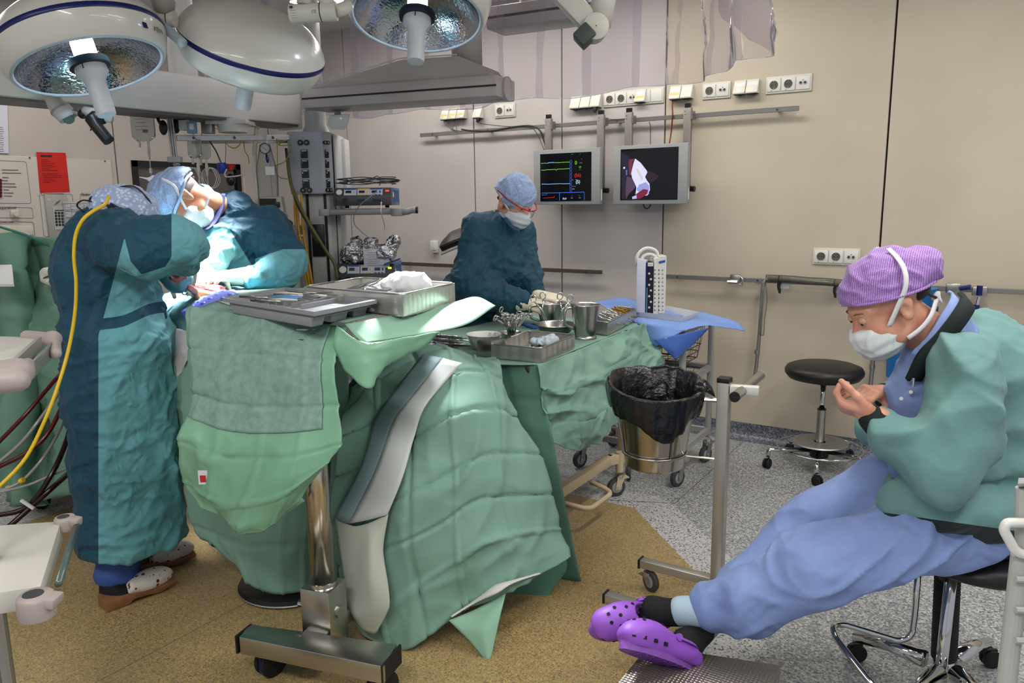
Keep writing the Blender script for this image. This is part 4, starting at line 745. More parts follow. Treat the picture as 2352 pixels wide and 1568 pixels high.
tag(MB().tube(crv([PD(868, 438, 4.38), PD(850, 452, 4.36), PD(828, 470, 4.38), PD(814, 492, 4.42), PD(814, 514, 4.46), PD(830, 532, 4.47), PD(848, 546, 4.47)], 6), .0028, 7).build('grey_cable', mat('pale_grey_cable', (150, 150, 150), .5), smooth=True), 'pale grey cable looping from the shelf edge down to the foil bags', 'cable')
tag(MB().tube(crv([PD(876, 464, 4.44), PD(875, 485, 4.40), PD(880, 505, 4.45), PD(884, 525, 4.5), PD(878, 542, 4.48)], 6), .003, 7).build('white_cable', OFFWHITE, smooth=True), 'white plug cable hanging in front of the shelf corner', 'cable')
FOIL = mat('crumpled_foil', (196, 196, 198), .16, 1.0, bump=[(38, .9, .02), (90, .5, .01)])
def foilbag(name, prims, label, seed):
    t = thing(name, label, 'foil bag', prims[0][1] - UZ * .06, group='foil bags on the lower unit')
    return t, body('foil', prims, .006, FOIL, t, k=.02, disp=lambda P: .02 * (ridge(P * 26 + seed, 1.5) - .5) + .010 * (ridge(P * 60 + seed, 1.5) - .5), rel=1)
b1 = PD(812, 588, 4.55); foilbag('foil_bag', [('ell', b1, (.085, .06, .055)), ('cap', b1 + UZ * .03, PD(818, 556, 4.55), .055, .03)], 'crumpled silver foil bag standing left of the printed foil box', 3.0)
c_ = PD(873, 590, 4.55); t, _ = foilbag('foil_bag', [('cap', c_ + UZ * .04 - HX * .06, c_ + UZ * .085 - HX * .045, .04, .035), ('cap', c_ + UZ * .04 + HX * .05, c_ + UZ * .09 + HX * .09, .045, .03), ('ell', c_ + UZ * .02, (.1, .06, .05))], 'opened silver foil bag with white printed label', 9.0)
bx = MB().box(c_ - UZ * .005 - HX * .012, (.15, .12, .11), Mp).build('printed_box', mat('label_pale', (206, 208, 218), .4), t, bevel=.003); q = c_ - UZ * .005 - HX * .012 - HY * .0605; Q = np.eye(4); Q[:3, 0] = HX; Q[:3, 1] = UZ; Q[:3, 2] = -HY
for i in range(7): MB().box(q + UZ * (.034 - i * .012) + HX * (-.012 * (i % 3)), (.10 + .02 * (i % 2) - .03 * (i % 3), .0025, .0006), Q).build('print_line', GREYINK, bx)
Q2 = Q.copy(); Q2[:3, 3] = q + UZ * .043 - HX * .065; text('-----', .016, Q2, INK, 'print', bx); Q2 = Q.copy(); Q2[:3, 3] = q - UZ * .05 - HX * .02; text('-------', .016, Q2, NAVY, 'print', bx)
tag(MB().add(np.array([PD(885, 604, 4.42), PD(920, 592, 4.42), PD(918, 597, 4.5), PD(880, 609, 4.5)]), [(0, 1, 2, 3)]).build('blue_wrap', mat('blue_wrap', (60, 104, 160), .4), solid=.002), 'blue wrapper flap beside the printed foil bag', 'wrapper')
# ================================================================== rail with infusion bags and hoses under the beam
t = thing('infusion_rail', 'flat steel rail with infusion bags under the white beam', 'rail', PD(545, 318, 4.3)); RA, RB = PD(405, 317, 4.15), PD(664, 316, 4.5); MB().bar(RA, RB, .012, .03).build('bar', SATIN, t, bevel=.002, seg=1); MB().bar(RA + HY * .2, RB + HY * .2, .012, .03).build('bar', SATIN, t)
for f in (.15, .5, .85): q = RA + (RB - RA) * f; MB().cyl(q + UZ * .0 - HY * .008, q - HY * .012, .008, 12).build('bolt', DARKSTEEL, t)
q = PD(535, 296, 4.35); MB().lathe([(0, 0), (.075, 0), (.085, .05), (.085, .07), (0, .07)], 32, at(np.eye(4), q - UZ * .02)).build('swivel_drum', WHITE, t, auto=R(40)); q = PD(530, 283, 4.35); MB().box(q, (.22, .16, .02), Mp).build('mount_plate', WHITE, t, bevel=.003); MB().cyl(q, q + UZ * .08, .04, 18).build('neck', WHITE, t); q = PD(478, 294, 4.3); MB().box(q, (.06, .05, .06), Mp).build('junction_block', SATIN, t, bevel=.004)
t = thing('suction_regulator', 'small white and blue gas regulator box above the infusion rail', 'regulator', PD(438, 295, 4.2)); MB().box(PD(428, 288, 4.2), (.06, .06, .05), Mp).build('box', OFFWHITE, t, bevel=.004); MB().box(PD(441, 293, 4.17), (.045, .03, .06), Mp).build('blue_face', mat('pale_blue_face', (120, 160, 190), .4), t, bevel=.003); MB().box(PD(440, 291, 4.155), (.024, .01, .03), Mp).build('dial', WHITE, t, bevel=.002); MB().cyl(PD(428, 270, 4.2), PD(428, 282, 4.2), .01).build('hanger', SATIN, t)
CLEAR = film('clear_bag', (226, 228, 226), .3, .06, .14, (236, 238, 236)); FLUID = film('fluid', (232, 233, 230), .4, .03, .05); TUBEC = mat('clear_tube', (206, 206, 200), .25, trans=.0, spec=.6)
def ivbag(px, py, w, h, d, label, letters=True):
    c = PD(px, py, d); t = thing('infusion_bag', label, 'infusion bag', c, group='infusion bags'); G = []
    for i in range(13):
        v = i / 12; row = []; ww = w * (1 - .12 * (abs(2 * v - 1) ** 4)) / 2 * (1 if v > .12 else (.55 + .45 * v / .12)); th = .018 * math.sin(math.pi * min(1, v * 1.15 + .02)) * (1.15 - v * .6)
        for j in range(20): a = 2 * math.pi * j / 20; row.append(c + HX * ww * math.cos(a) + HY * th * math.sin(a) + UZ * (h * (v - .5) + .004 * math.sin(j * 2.1 + i)))
        G.append(row)
    b = MB().grid(np.array(G), closed=True).build('bag', CLEAR, t, smooth=True)
    for k_, u in enumerate((-.2, .15)): MB().cyl(c + HX * w * u - UZ * h * .48, c + HX * w * u - UZ * (h * .5 + .03), .006, 10).build('port', OFFWHITE, t)
    q = c + HX * w * .15 - UZ * (h * .5 + .03); MB().tube([q, q - UZ * .03, q - UZ * .06], [.008, .008, .004], 10).build('drip_chamber', OFFWHITE, t, smooth=True); MB().tube([q - UZ * .06, q - UZ * .11, q - UZ * .26 + HX * .005], .0022, 6).build('line', TUBEC, t)
    MB().cyl(q - UZ * .105, q - UZ * .13, .0065, 10).build('connector', WHITE, t)
    if letters:
        Q = np.eye(4); Q[:3, 0] = HX; Q[:3, 1] = UZ; Q[:3, 2] = -HY
        for i in range(5): MB().box(c - HY * .02 + UZ * (h * .3 - i * .018), (w * (.5 - .06 * (i % 3)), .002, .0005), Q).build('print_line', GREYINK, b)
        MB().box(c - HY * .02 + HX * .02 - UZ * .03, (.026, .016, .0005), Q).build('barcode', GREYINK, b)
    MB().tube([c + UZ * h * .5, c + UZ * (h * .5 + .03)], .003, 6).build('hanger', SATIN, t); return t
ivbag(328, 288, .125, .16, 4.1, 'leftmost clear infusion bag with print hanging alone under the beam')
ivbag(447, 341, .075, .10, 4.2, 'small clear infusion bag under the left end of the rail', False)
ivbag(466, 342, .085, .11, 4.28, 'second small clear infusion bag on the rail beside the first', False)
for i, px in enumerate((438, 478)):
    c = PD(px, 408, 4.25); pts = [c + HX * .045 * math.sin(a) * (1 - .1 * (a % 1.3)) + UZ * (.055 * math.cos(a)) + HY * .004 * a for a in np.linspace(0, 18.8, 60)]
    tag(MB().tube(pts, .0022, 6).build('coiled_line', TUBEC, smooth=True), 'coiled clear infusion line hanging %s the blind' % ('left end before', 'right of the cap before')[i] , 'tube', 'coiled infusion lines')
t = thing('headphones', 'black headphones hanging from the beam beside the steel pole', 'headphones', PD(390, 290, 4.1)); MB().tube(crv([PD(372, 290, 4.1), PD(363, 270, 4.1), PD(380, 250, 4.15), PD(408, 256, 4.2), PD(412, 275, 4.2)], 6), .008, 10).build('headband', BLACK, t, smooth=True)
for px, py, d in ((375, 293, 4.1), (404, 290, 4.2)): MB().ell(PD(px, py, d), (.026, .018, .038), nu=18).build('ear_cup', BLACK, t, smooth=True)
t = thing('infusion_pole', 'bundle of thin steel poles dropping from the beam in front of the blind', 'pole', PD(400, 360, 4.15))
for dx in (-5, 0, 5): MB().cyl(PD(389 + dx, 262, 4.15), PD(401 + dx, 364, 4.15), .006, 10).build('pole', SATIN, t)
MB().box(PD(402, 366, 4.13), (.07, .04, .03), Mp).build('clamp', LGREY, t, bevel=.005); MB().tube([PD(404, 370, 4.13), PD(406, 378, 4.13), PD(406, 384, 4.13)], [.012, .018, .01], 12).build('clamp_knob', SATIN, t)
t = thing('pressure_infuser', 'clear pressure infusion bag with a round gauge hanging before the wall', 'pressure bag', PD(612, 385, 4.35)); c = PD(613, 400, 4.4)
G = [[c + HX * (.05 + .012 * math.sin(v * 3)) * math.cos(a) * (.55 + .45 * min(1, (1 - v) * 2.4)) + HY * .024 * math.sin(a) + UZ * (-.2 + .36 * v) for a in np.linspace(0, 6.283, 25)[:-1]] for v in np.linspace(0, 1, 14)]; MB().grid(np.array(G), closed=True).build('sleeve', CLEAR, t, smooth=True)
g_ = PD(609, 341, 4.28); M = at(np.eye(4), g_); M[:3, 0] = HX; M[:3, 1] = UZ; M[:3, 2] = -HY; gg = MB().lathe([(0, -.01), (.027, -.01), (.029, .006), (.026, .008), (.025, .004), (0, .004)], 28, M).build('gauge', DARKSTEEL, t, auto=R(35)); MB().lathe([(0, .0045), (.024, .0045)], 28, M).build('gauge_face', LGREY, gg); MB().bar(g_ - HY * .006 - HX * .012 + UZ * .01, g_ - HY * .006 + HX * .012 - UZ * .012, .002, .001).build('gauge_needle', BLACK, gg)
MB().tube([PD(612, 353, 4.3), PD(614, 366, 4.3), PD(615, 374, 4.3)], [.005, .009, .004], 10).build('blue_stopcock', NAVY, t, smooth=True); MB().box(PD(620, 392, 4.33), (.05, .002, .045), Mp).build('label', PAPER, t); MB().tube([PD(613, 310, 4.4), PD(613, 330, 4.4)], .003, 6).build('hook', CHROME, t); MB().tube([PD(608, 455, 4.35), PD(606, 470, 4.35), PD(604, 492, 4.35)], [.004, .012, .008], 10).build('drip_chamber', CLEAR, t, smooth=True)
t = thing('breathing_bag', 'blue and red capped dark rubber breathing bag hanging over the blind', 'breathing bag', PD(530, 400, 4.3)); MB().tube([PD(509, 374, 4.3), PD(511, 388, 4.3), PD(513, 398, 4.3)], [.024, .026, .02], 14).build('blue_cap', mat('cobalt_plastic', (24, 52, 150), .35), t, auto=R(40)); MB().ell(PD(530, 413, 4.3), (.026, .024, .034)).build('bag', mat('dark_bag', (22, 24, 34), .25), t, smooth=True); MB().tube([PD(531, 378, 4.3), PD(530, 390, 4.3)], [.018, .012], 12).build('red_cap', mat('red_plastic', (200, 36, 30), .35), t); MB().tube(crv([PD(521, 388, 4.27), PD(516, 400, 4.27), PD(522, 406, 4.27), PD(545, 404, 4.27), PD(559, 401, 4.27)], 5), .004, 8).build('clear_tube', TUBEC, t, smooth=True); MB().tube([PD(518, 318, 4.3), PD(519, 350, 4.3), PD(517, 376, 4.3)], .002, 6).build('cord', GREYINK, t)
YGR = mat('yellow_green_wire', (150, 146, 40), .5); HOSEW = mat('white_hose', (206, 200, 188), .5); YELH = mat('yellow_hose', (196, 150, 40), .45); DKH = mat('dark_hose', (46, 46, 44), .5)
def wire(name, pts, r, m, label, cat='cable', group=None, n=6): return tag(MB().tube(crv([PD(*q) for q in pts], n), r, 8).build(name, m, smooth=True), label, cat, group)
wire('earth_wire', [(517, 322, 4.3), (525, 335, 4.3), (540, 340, 4.3), (552, 330, 4.3), (552, 322, 4.3)], .0028, YGR, 'yellow green wire loop hanging under the infusion rail')
wire('earth_wire', [(665, 320, 4.45), (650, 325, 4.4), (640, 332, 4.4), (650, 334, 4.42), (668, 333, 4.5)], .0028, YGR, 'short yellow green wire loop left of the top gas outlets')
wire('earth_wire', [(668, 345, 4.5), (655, 370, 4.4), (636, 380, 4.4), (632, 392, 4.4), (645, 408, 4.42), (668, 411, 4.5)], .0028, YGR, 'long yellow green wire loop left of the lower sockets')
wire('earth_wire', [(560, 322, 4.4), (562, 345, 4.4), (570, 360, 4.4), (572, 375, 4.4)], .0028, YGR, 'yellow green wire dropping beside the corrugated hose')
wire('thin_lead', [(480, 322, 4.3), (495, 345, 4.3), (502, 360, 4.3), (508, 374, 4.3)], .004, CABLE, 'grey lead slanting down from the rail to the blue cap')
wire('thin_lead', [(636, 318, 4.45), (637, 380, 4.45), (636, 450, 4.45)], .002, YGR, 'thin straight yellow wire hanging right of the gauge')
pts = crv([PD(592, 290, 4.4), PD(589, 300, 4.4), PD(585, 340, 4.4), (PD(585, 380, 4.4)), PD(590, 450, 4.4), PD(596, 520, 4.45)], 26); tag(MB().tube(pts, [.0115 + .0016 * (i % 2) for i in range(len(pts))], 12).build('corrugated_hose', HOSEW, auto=R(30)), 'white corrugated hose hanging left of the pressure bag', 'hose')
wire('blue_strap', [(583, 322, 4.46), (585, 370, 4.46), (589, 410, 4.46), (593, 445, 4.46)], .006, mat('strap_blue', (26, 74, 150), .5), 'narrow blue strap hanging behind the corrugated hose', 'strap')
wire('dark_hose', [(660, 362, 4.5), (664, 400, 4.5), (672, 435, 4.48), (690, 475, 4.44), (715, 520, 4.42), (745, 570, 4.42), (768, 605, 4.42), (775, 640, 4.42)], .009, mat('olive_hose', (92, 88, 40), .45), 'olive hose slanting down across the pendant column')
wire('dark_hose', [(657, 340, 4.52), (662, 385, 4.52), (670, 430, 4.5), (686, 475, 4.46), (706, 512, 4.44), (730, 560, 4.44)], .008, DKH, 'dark hose running beside the olive hose on the pendant')
for i, (xa, xb) in enumerate(((676, 706), (682, 712), (692, 718))): wire('yellow_hose', [(xa, 446, 4.5), (xa + 2, 490, 4.48), (xa + 6, 540, 4.46), ((xa + xb) / 2 + 4, 600, 4.46), (xb, 660, 4.46), (xb + 3, 700, 4.46)], .007, YELH, ('leftmost', 'middle', 'rightmost')[i] + ' of three yellow hoses hanging from the pendant head', 'hose', 'yellow gas hoses')
# ventilator behind the right surgeon
BEIGE = mat('machine_beige', (170, 164, 156), .45)
t = thing('anaesthesia_monitor', 'grey machine with dark screen behind the right surgeon shoulder', 'medical machine', PD(625, 500, 4.4)); fp = [(598, 452), (646, 452), (654, 500), (652, 512), (600, 512)]; MB().add(np.array([PD(a, b, 4.3) for a, b in fp] + [PD(a + 6, b - 2, 4.6) for a, b in fp]), [tuple(range(5)), tuple(range(5, 10))[::-1]] + [(i, (i + 1) % 5, 5 + (i + 1) % 5, 5 + i) for i in range(5)]).build('casing', BEIGE, t, bevel=.005)
MB().add(np.array([PD(596, 456, 4.29), PD(634, 456, 4.29), PD(634, 490, 4.29), PD(598, 492, 4.29)]), [(0, 1, 2, 3)]).build('screen', BLACK, t, solid=.006); MB().box(PD(636, 470, 4.29), (.03, .02, .03), Mp).build('knob_block', BLACK, t, bevel=.003); MB().tube(crv([PD(652, 490, 4.35), PD(660, 492, 4.35), PD(658, 505, 4.35)], 4), .005, 8).build('side_handle', BEIGE, t); MB().tube(crv([PD(645, 515, 4.35), PD(660, 508, 4.35), PD(668, 515, 4.35), PD(650, 520, 4.35)], 5), .012, 10).build('black_hose', BLACKRUB, t, smooth=True)
t = thing('machine_tray', 'grey machine tray with drawers under the anaesthesia monitor', 'medical machine', PD(630, 560, 4.4)); a = PD(572, 520, 4.35); MB().box(a + HX * .12 + HY * .2 - UZ * .03, (.24, .4, .055), Mp).build('tray', SHELFG, t, bevel=.005); MB().box(a + HX * .12 + HY * .2 - UZ * .45, (.22, .36, .75), Mp).build('cabinet', LGREY, t, bevel=.005); MB().box(a + HX * .12 + HY * .2 - UZ * .95, (.26, .4, .10), Mp).build('base', BLACKRUB, t, bevel=.01); MB().tube(crv([PD(655, 540, 4.3), PD(672, 545, 4.3), PD(684, 570, 4.3), (PD(680, 600, 4.3)), PD(664, 622, 4.3)], 6), .017, 12).build('white_arm', OFFWHITE, t, smooth=True)
# ================================================================== control panel and papers on the left wall
LPLATE = mat('control_plate', (208, 200, 192), .45)
def lwp(px, py, off=.0): return LW(px, py, off)
t = thing('control_panel', 'large pale control panel with printed fields on the left wall', 'control panel', lwp(130, 480))
A_, B_ = lwp(-160, 352), lwp(253, 367); zt_, zb2 = B_[2], lwp(253, 640)[2]; yl, yr = A_[1], B_[1]
plate = MB().box((XL + .004, (yl + yr) / 2, (zt_ + zb2) / 2), (.008, yr - yl, zt_ - zb2)).build('plate', LPLATE, t, bevel=.002, seg=1)
for px, py in ((68, 362), (241, 370)): p = lwp(px, py, .009); MB().cyl(p, p + V3(.003, 0, 0), .006, 12).build('screw', DARKSTEEL, plate)
def field(pix, name='printed_frame'):
    pts = [lwp(a, b, .0095) for a, b in pix]; MB().tube(fillet(pts + [pts[0]], .015, 4), .0012, 4).build(name, GREYINK, plate)
field([(-60, 366), (60, 371), (72, 467), (-60, 466)]); field([(-60, 473), (74, 477), (77, 501), (-60, 499)]); field([(-60, 506), (77, 510), (81, 547), (-60, 545)]); field([(90, 444), (166, 446), (178, 543), (101, 543)]); field([(184, 446), (248, 448), (252, 540), (192, 540)])
def Ml(px, py, off=.0098): M = np.eye(4); M[:3, 0] = (0, 1, 0); M[:3, 1] = (0, 0, 1); M[:3, 2] = (1, 0, 0); M[:3, 3] = lwp(px, py, off); return M
def patch(px, py, w, h, m, nm, par, off=.0095, d=.0015): p = lwp(px, py, off); return MB().box(p, (d, w, h)).build(nm, m, par)
for bd, px, py in (('Communicatie', 94, 448), ('Bediening', 187, 449), ('Temperatuur', -14, 480), ('Diversen', -4, 513)):
    patch(px + 14, py - 2.5, .13 if bd[0] == 'C' else .09, .02, LPLATE, 'title_field', plate, .0092); text(bd, .026, Ml(px, py, .011), INK, 'printed_title', plate)
DOT = glow('lamp_dark_red', (96, 8, 12), .3)
for i, bd in enumerate(('x' * 19, 'x' * 22, 'x' * 7, 'x' * 6, 'x' * 14, 'x' * 15, 'x' * 6, 'x' * 11, 'x' * 9)):
    y_ = 393 + i * 7.1 if i > 1 else 390 + i * 7; MB().bar(lwp(4 + i * .7, y_, .0098), lwp(4 + i * .7 + len(bd) * 2.0, y_ + .6, .0098), .006, .0006, up=(1, 0, 0)).build('printed_line', GREYINK, plate)
    if i > 2: p = lwp(.5, y_, .01); MB().cyl(p, p + V3(.006, 0, 0), .010, 16).build('pilot_lamp', DOT, plate)
p = lwp(33, 491, .01); k = MB().box(p + V3(.006, 0, 0), (.012, .05, .05)).build('thermostat', OFFWHITE, plate, bevel=.003); MB().cyl(p + V3(.012, 0, 0), p + V3(.03, 0, 0), .017, 20).build('knob', OFFWHITE, k)
for px in (12, 37, 62): p = lwp(px, 530, .01); MB().box(p + V3(.005, 0, 0), (.010, .07, .07)).build('light_switch', OFFWHITE, plate, bevel=.003)
kp = MB().box(lwp(132, 497, .014), (.018, .145, .30)).build('keypad_unit', mat('keypad_grey', (168, 166, 160), .45), plate, bevel=.003); q = lwp(136, 500, .0245); MB().box(q, (.003, .075, .16)).build('key_field', LGREY, kp)
for r_ in range(5):
    for c_ in range(3): MB().box(lwp(128 + c_ * 7.2 + r_ * .6, 489 + r_ * 6.8, .027), (.004, .014, .014)).build('key', INK, kp)
MB().box(lwp(136, 483, .026), (.002, .06, .006)).build('display', INK, kp); MB().box(lwp(112, 458, .024), (.002, .02, .018)).build('label', LPLATE, kp)
for i in range(5): a = lwp(124 + i * 2, 472 - i, .024); b = lwp(131 + i * 2, 463 - i, .024); MB().bar(a, b, .0015, .0015).build('speaker_slot', GREYINK, kp)
RED = mat('red_paper', (204, 34, 22), .65); REDI = mat('dark_red_print', (110, 12, 10), .6)
t = thing('red_notice', 'red paper notice with small dark print on the left wall', 'notice', lwp(120, 400, .012)); q4 = [lwp(83.5, 349, .0105), lwp(150.5, 351, .0105), lwp(160.5, 441, .0105), lwp(92, 443, .0105)]; MB().add(q4, [(0, 1, 2, 3)]).build('paper', RED, t, solid=.0012)
MB().bar(lwp(93, 358, .0122), lwp(119, 358.6, .0122), .012, .0006, up=(1, 0, 0)).build('heading', INK, t)
for i in range(13): MB().bar(lwp(94 + i * .45, 367 + i * 4.0 + (4 if i > 6 else 0), .0122), lwp(94 + i * .45 + (16, 22, 30, 26, 34, 20, 38, 36, 42, 44, 24, 30, 18)[i], 367.3 + i * 4.0 + (4 if i > 6 else 0), .0122), .003, .0006, up=(1, 0, 0)).build('text_line', REDI, t)
PAPG = mat('form_paper', (198, 198, 202), .7)
for nm, q4, lab in (('printed_form', [(145, 463), (177, 464), (184, 524), (152, 524)], 'printed form sheet hung left beside the keypad'), ('printed_form', [(176, 463), (206, 463), (212, 522), (184, 523)], 'printed form sheet hung right, nearer the surgeon cap')):
    t = thing(nm, lab, 'paper sheet', lwp(*q4[0], .03), group='printed forms by the keypad'); P_ = [lwp(a, b, .034) for a, b in q4]; MB().add(P_, [(0, 1, 2, 3)]).build('sheet', PAPG, t, solid=.001)
    def inq(u, v): return (P_[0] * (1 - u) + P_[1] * u) * (1 - v) + (P_[3] * (1 - u) + P_[2] * u) * v + V3(.0012, 0, 0)
    for v in (.06, .3, .36, .6, .64, .8): MB().bar(inq(.06, v), inq(.94, v), .003, .0006, up=(1, 0, 0)).build('form_rule', GREYINK, t)
    for i in range(14):
        v = .1 + i * .06; MB().bar(inq(.08 + .4 * (i % 2), v), inq(.3 + .4 * (i % 2) + .1 * (i % 3), v), .002, .0006, up=(1, 0, 0)).build('form_line', GREYINK, t)
    for u in (.06, .5, .94): MB().bar(inq(u, .06), inq(u, .8), .002, .0006, up=(1, 0, 0)).build('form_rule', GREYINK, t)
t = thing('wall_paper_sheet', 'pale bluish list of print at the left picture edge', 'paper sheet', lwp(5, 300, .012)); MB().add([lwp(-40, 240, .01), lwp(17, 242, .01), lwp(20, 352, .01), lwp(-40, 350, .01)], [(0, 1, 2, 3)]).build('sheet', mat('pale_blue_paper', (206, 206, 220), .7), t, solid=.001)
for i in range(12): MB().bar(lwp(-4, 292 + i * 5, .0118), lwp(7 + (i % 3), 292.3 + i * 5, .0118), .003, .0006, up=(1, 0, 0)).build('text_line', GREYINK, t)
for px, py in ((18, 582),): p = lwp(px, py, .009); t = thing('socket_plate', 'white socket at the left wall behind the paper pad', 'socket plate', p); s_ = MB().box(p + V3(.006, 0, 0), (.012, .085, .085)).build('plate', OFFWHITE, t, bevel=.003); M = np.eye(4); M[:3, 0] = (0, 1, 0); M[:3, 1] = (0, 0, 1); M[:3, 2] = (1, 0, 0); M[:3, 3] = p + V3(.0125, 0, 0); MB().lathe([(0, 0), (.02, 0), (.022, .002), (.0235, 0)], 20, M).build('recess', HOLE, s_)
# ================================================================== drapes and tables in the middle
GREEN = mat('green_drape', (124, 163, 147), .72, sheen=.1, folds=[(7, .15, .01)], var=(5, (116, 155, 138)), bump=[(420, .10, .001), (26, .12, .006)])
GREEND = mat('deep_green_drape', (86, 132, 114), .72, sheen=.1, folds=[(7, .15, .01)], var=(5, (87, 132, 114)), bump=[(420, .10, .001), (22, .15, .006)])
GREENP = mat('green_plastic_drape', (130, 180, 148), .36, folds=[(6, .12, .01)], var=(4, (122, 172, 140)), bump=[(18, .22, .008)], spec=.45)
GREENA = mat('absorbent_green', (134, 166, 154), .8, var=(40, (118, 150, 138), 4), bump=[(160, .4, .003)])
GREENL = mat('pale_green_drape', (140, 184, 160), .6, bump=[(40, .1, .004)])
STRIPEW = mat('white_strip', (196, 200, 198), .6, bump=[(80, .08, .002)]); STRIPEG = mat('blue_grey_strip', (118, 142, 146), .6, bump=[(80, .08, .002)])
BLUED = mat('blue_drape', (118, 150, 212), .7, sheen=.1, folds=[(9, .15, .008)], var=(6, (108, 140, 202)), bump=[(300, .1, .001), (20, .15, .006)])
def npd(rows): return [[PD(*q) for q in r] for r in rows]
def drape(name, rows, m, parent, nu=10, nv=10, cu=0, cv=0, amp=.005, tilt=.008, seed=1, wr=.004, ws=7.0, sharp=0.0, solid=.0025, shear=0.0, cr=None):
    G = net(npd(rows), nu, nv, sharp)
    if cu: G = ironed(G, cu, cv, amp, tilt, seed, True, wr, ws, shear)
    elif wr: G = G + gnorm(G) * wrinkle(G, ws, wr, (1, 1, 1), seed)[..., None]
    if cr: G = G + gnorm(G) * crease(G, cr[0], cr[1], cr[2], 4, .25)[..., None]
    MB().grid(G).build(name, m, parent, smooth=True, solid=solid); return G
def project(P): d = np.asarray(P) - _C; z = d @ _fw; return 1176 + F_PX * (d @ _rt) / z, 784 - F_PX * (d @ _up) / z
class Onto:
    """finds the point of a sheet that a frame position falls on"""
    def __init__(s, G): s.P = G.reshape(-1, 3); s.x, s.y = project(s.P); s.d = s.P @ HY
    def __call__(s, px, py, lift=.01):
        w = (s.x - px) ** 2 + (s.y - py) ** 2; i = np.argsort(w)[:6]; k = 1 / (w[i] + 4.0); return PD(px, py, float((s.d[i] * k).sum() / k.sum()) - lift)
# ---------------------------------------------------------------- operating table under its drapes
t = thing('operating_table', 'operating table with black round foot hidden under green drapes', 'operating table', PZ(640, 1345, 0)); b_ = PZ(645, 1348, 0) + V3(.02, .05, 0); bx, by = b_[0], b_[1]
MB().lathe([(0, 0), (.205, 0), (.212, .012), (.205, .03), (.12, .05), (.1, .08), (0, .08)], 48, at(np.eye(4), (bx, by, 0))).build('foot', mat('foot_black', (24, 22, 22), .35, .2), t, auto=R(35)); MB().lathe([(.2125, .008), (.2145, .012), (.2125, .016)], 48, at(np.eye(4), (bx, by, 0))).build('foot_rim', SATIN, t)
MB().box((bx - .06, by + .12, .5), (.15, .15, .86)).build('column', SATIN, t, bevel=.02); MB().box((-2.9, 2.1, .93), (.95, .36, .08)).build('table_top', BLACK, t, bevel=.02)
UD = drape('under_drape', [[(395, 800, 2.940), (470, 790, 2.880), (600, 790, 2.820), (720, 800, 2.780), (800, 830, 2.780)], [(405, 930, 2.910), (470, 940, 2.840), (600, 950, 2.780), (720, 950, 2.740), (800, 960, 2.760)], [(415, 1080, 2.880), (480, 1100, 2.810), (600, 1110, 2.760), (720, 1110, 2.730), (790, 1110, 2.760)], [(425, 1170, 2.860), (490, 1230, 2.800), (590, 1250, 2.750), (700, 1250, 2.730), (780, 1240, 2.780)], [(440, 1195, 2.840), (540, 1300, 2.790), (605, 1358, 2.720), (700, 1352, 2.740), (775, 1346, 2.780)]], GREEN, t, 14, 14, 4, 8, .008, .030, 4, .014, 5)
# ---------------------------------------------------------------- big crease-ironed drape over the table end
t = thing('patient_drape', 'large creased green drape with white stripe falling to the floor', 'drape', PD(1040, 1400, 2.5))
BD = drape('sheet', [[(780, 880, 3.0), (880, 800, 3.0), (960, 778, 3.02), (1080, 800, 2.98), (1130, 830, 2.95)], [(790, 930, 2.72), (880, 850, 2.75), (1000, 812, 2.79), (1090, 845, 2.79), (1152, 885, 2.80)], [(785, 1020, 2.63), (880, 990, 2.60), (990, 960, 2.58), (1110, 955, 2.62), (1205, 1000, 2.76)], [(770, 1150, 2.56), (880, 1150, 2.50), (1000, 1130, 2.46), (1120, 1100, 2.50), (1252, 1125, 2.71)], [(785, 1290, 2.52), (880, 1290, 2.46), (1000, 1270, 2.43), (1130, 1230, 2.47), (1292, 1230, 2.66)], [(840, 1440, 2.47), (915, 1492, 2.41), (1030, 1425, 2.42), (1140, 1368, 2.46), (1306, 1280, 2.62)]], GREEN, t, 26, 26, 7, 5, .012, .042, 9, .008, 5.0, shear=1.3, cr=(6, .012, 2))
on = Onto(BD)
Lg = [(972, 812), (900, 905), (862, 962), (828, 1072), (768, 1188)]; Md = [(1018, 822), (937, 922), (903, 970), (862, 1082), (802, 1202)]; Rg = [(1062, 833), (980, 928), (952, 1002), (925, 1095), (890, 1182)]
def strip(nm, a, b, m, lift=.034, n=8):
    A_, B_ = crv([on(*q, lift) for q in a], n), crv([on(*q, lift) for q in b], n); G = np.stack([A_ * (1 - u) + B_ * u - HY * .006 * math.sin(math.pi * u) for u in np.linspace(0, 1, 7)], 1); MB().grid(G).build(nm, m, t, smooth=True, solid=.002); return G
strip('grey_strip', Lg, Md, STRIPEG); strip('white_strip', Md, Rg, STRIPEW, .038)
G = net([[on(770, 1190, .02), on(812, 1208, .03), on(850, 1200, .04), on(892, 1180, .03)], [on(782, 1270, .03), on(815, 1285, .05), on(850, 1262, .06), on(880, 1262, .04)], [on(793, 1345, .04), on(810, 1350, .05), on(852, 1340, .07), on(892, 1345, .05)], [on(796, 1395, .05), on(815, 1410, .06), on(858, 1402, .06), on(894, 1395, .05)], [on(835, 1448, .05), on(846, 1452, .05), on(858, 1456, .05), on(866, 1450, .05)]], 7, 7, .35); MB().grid(G).build('hanging_strip_end', mat('white_strip_end', (184, 190, 176), .6, bump=[(60, .1, .002)]), t, smooth=True, solid=.002)
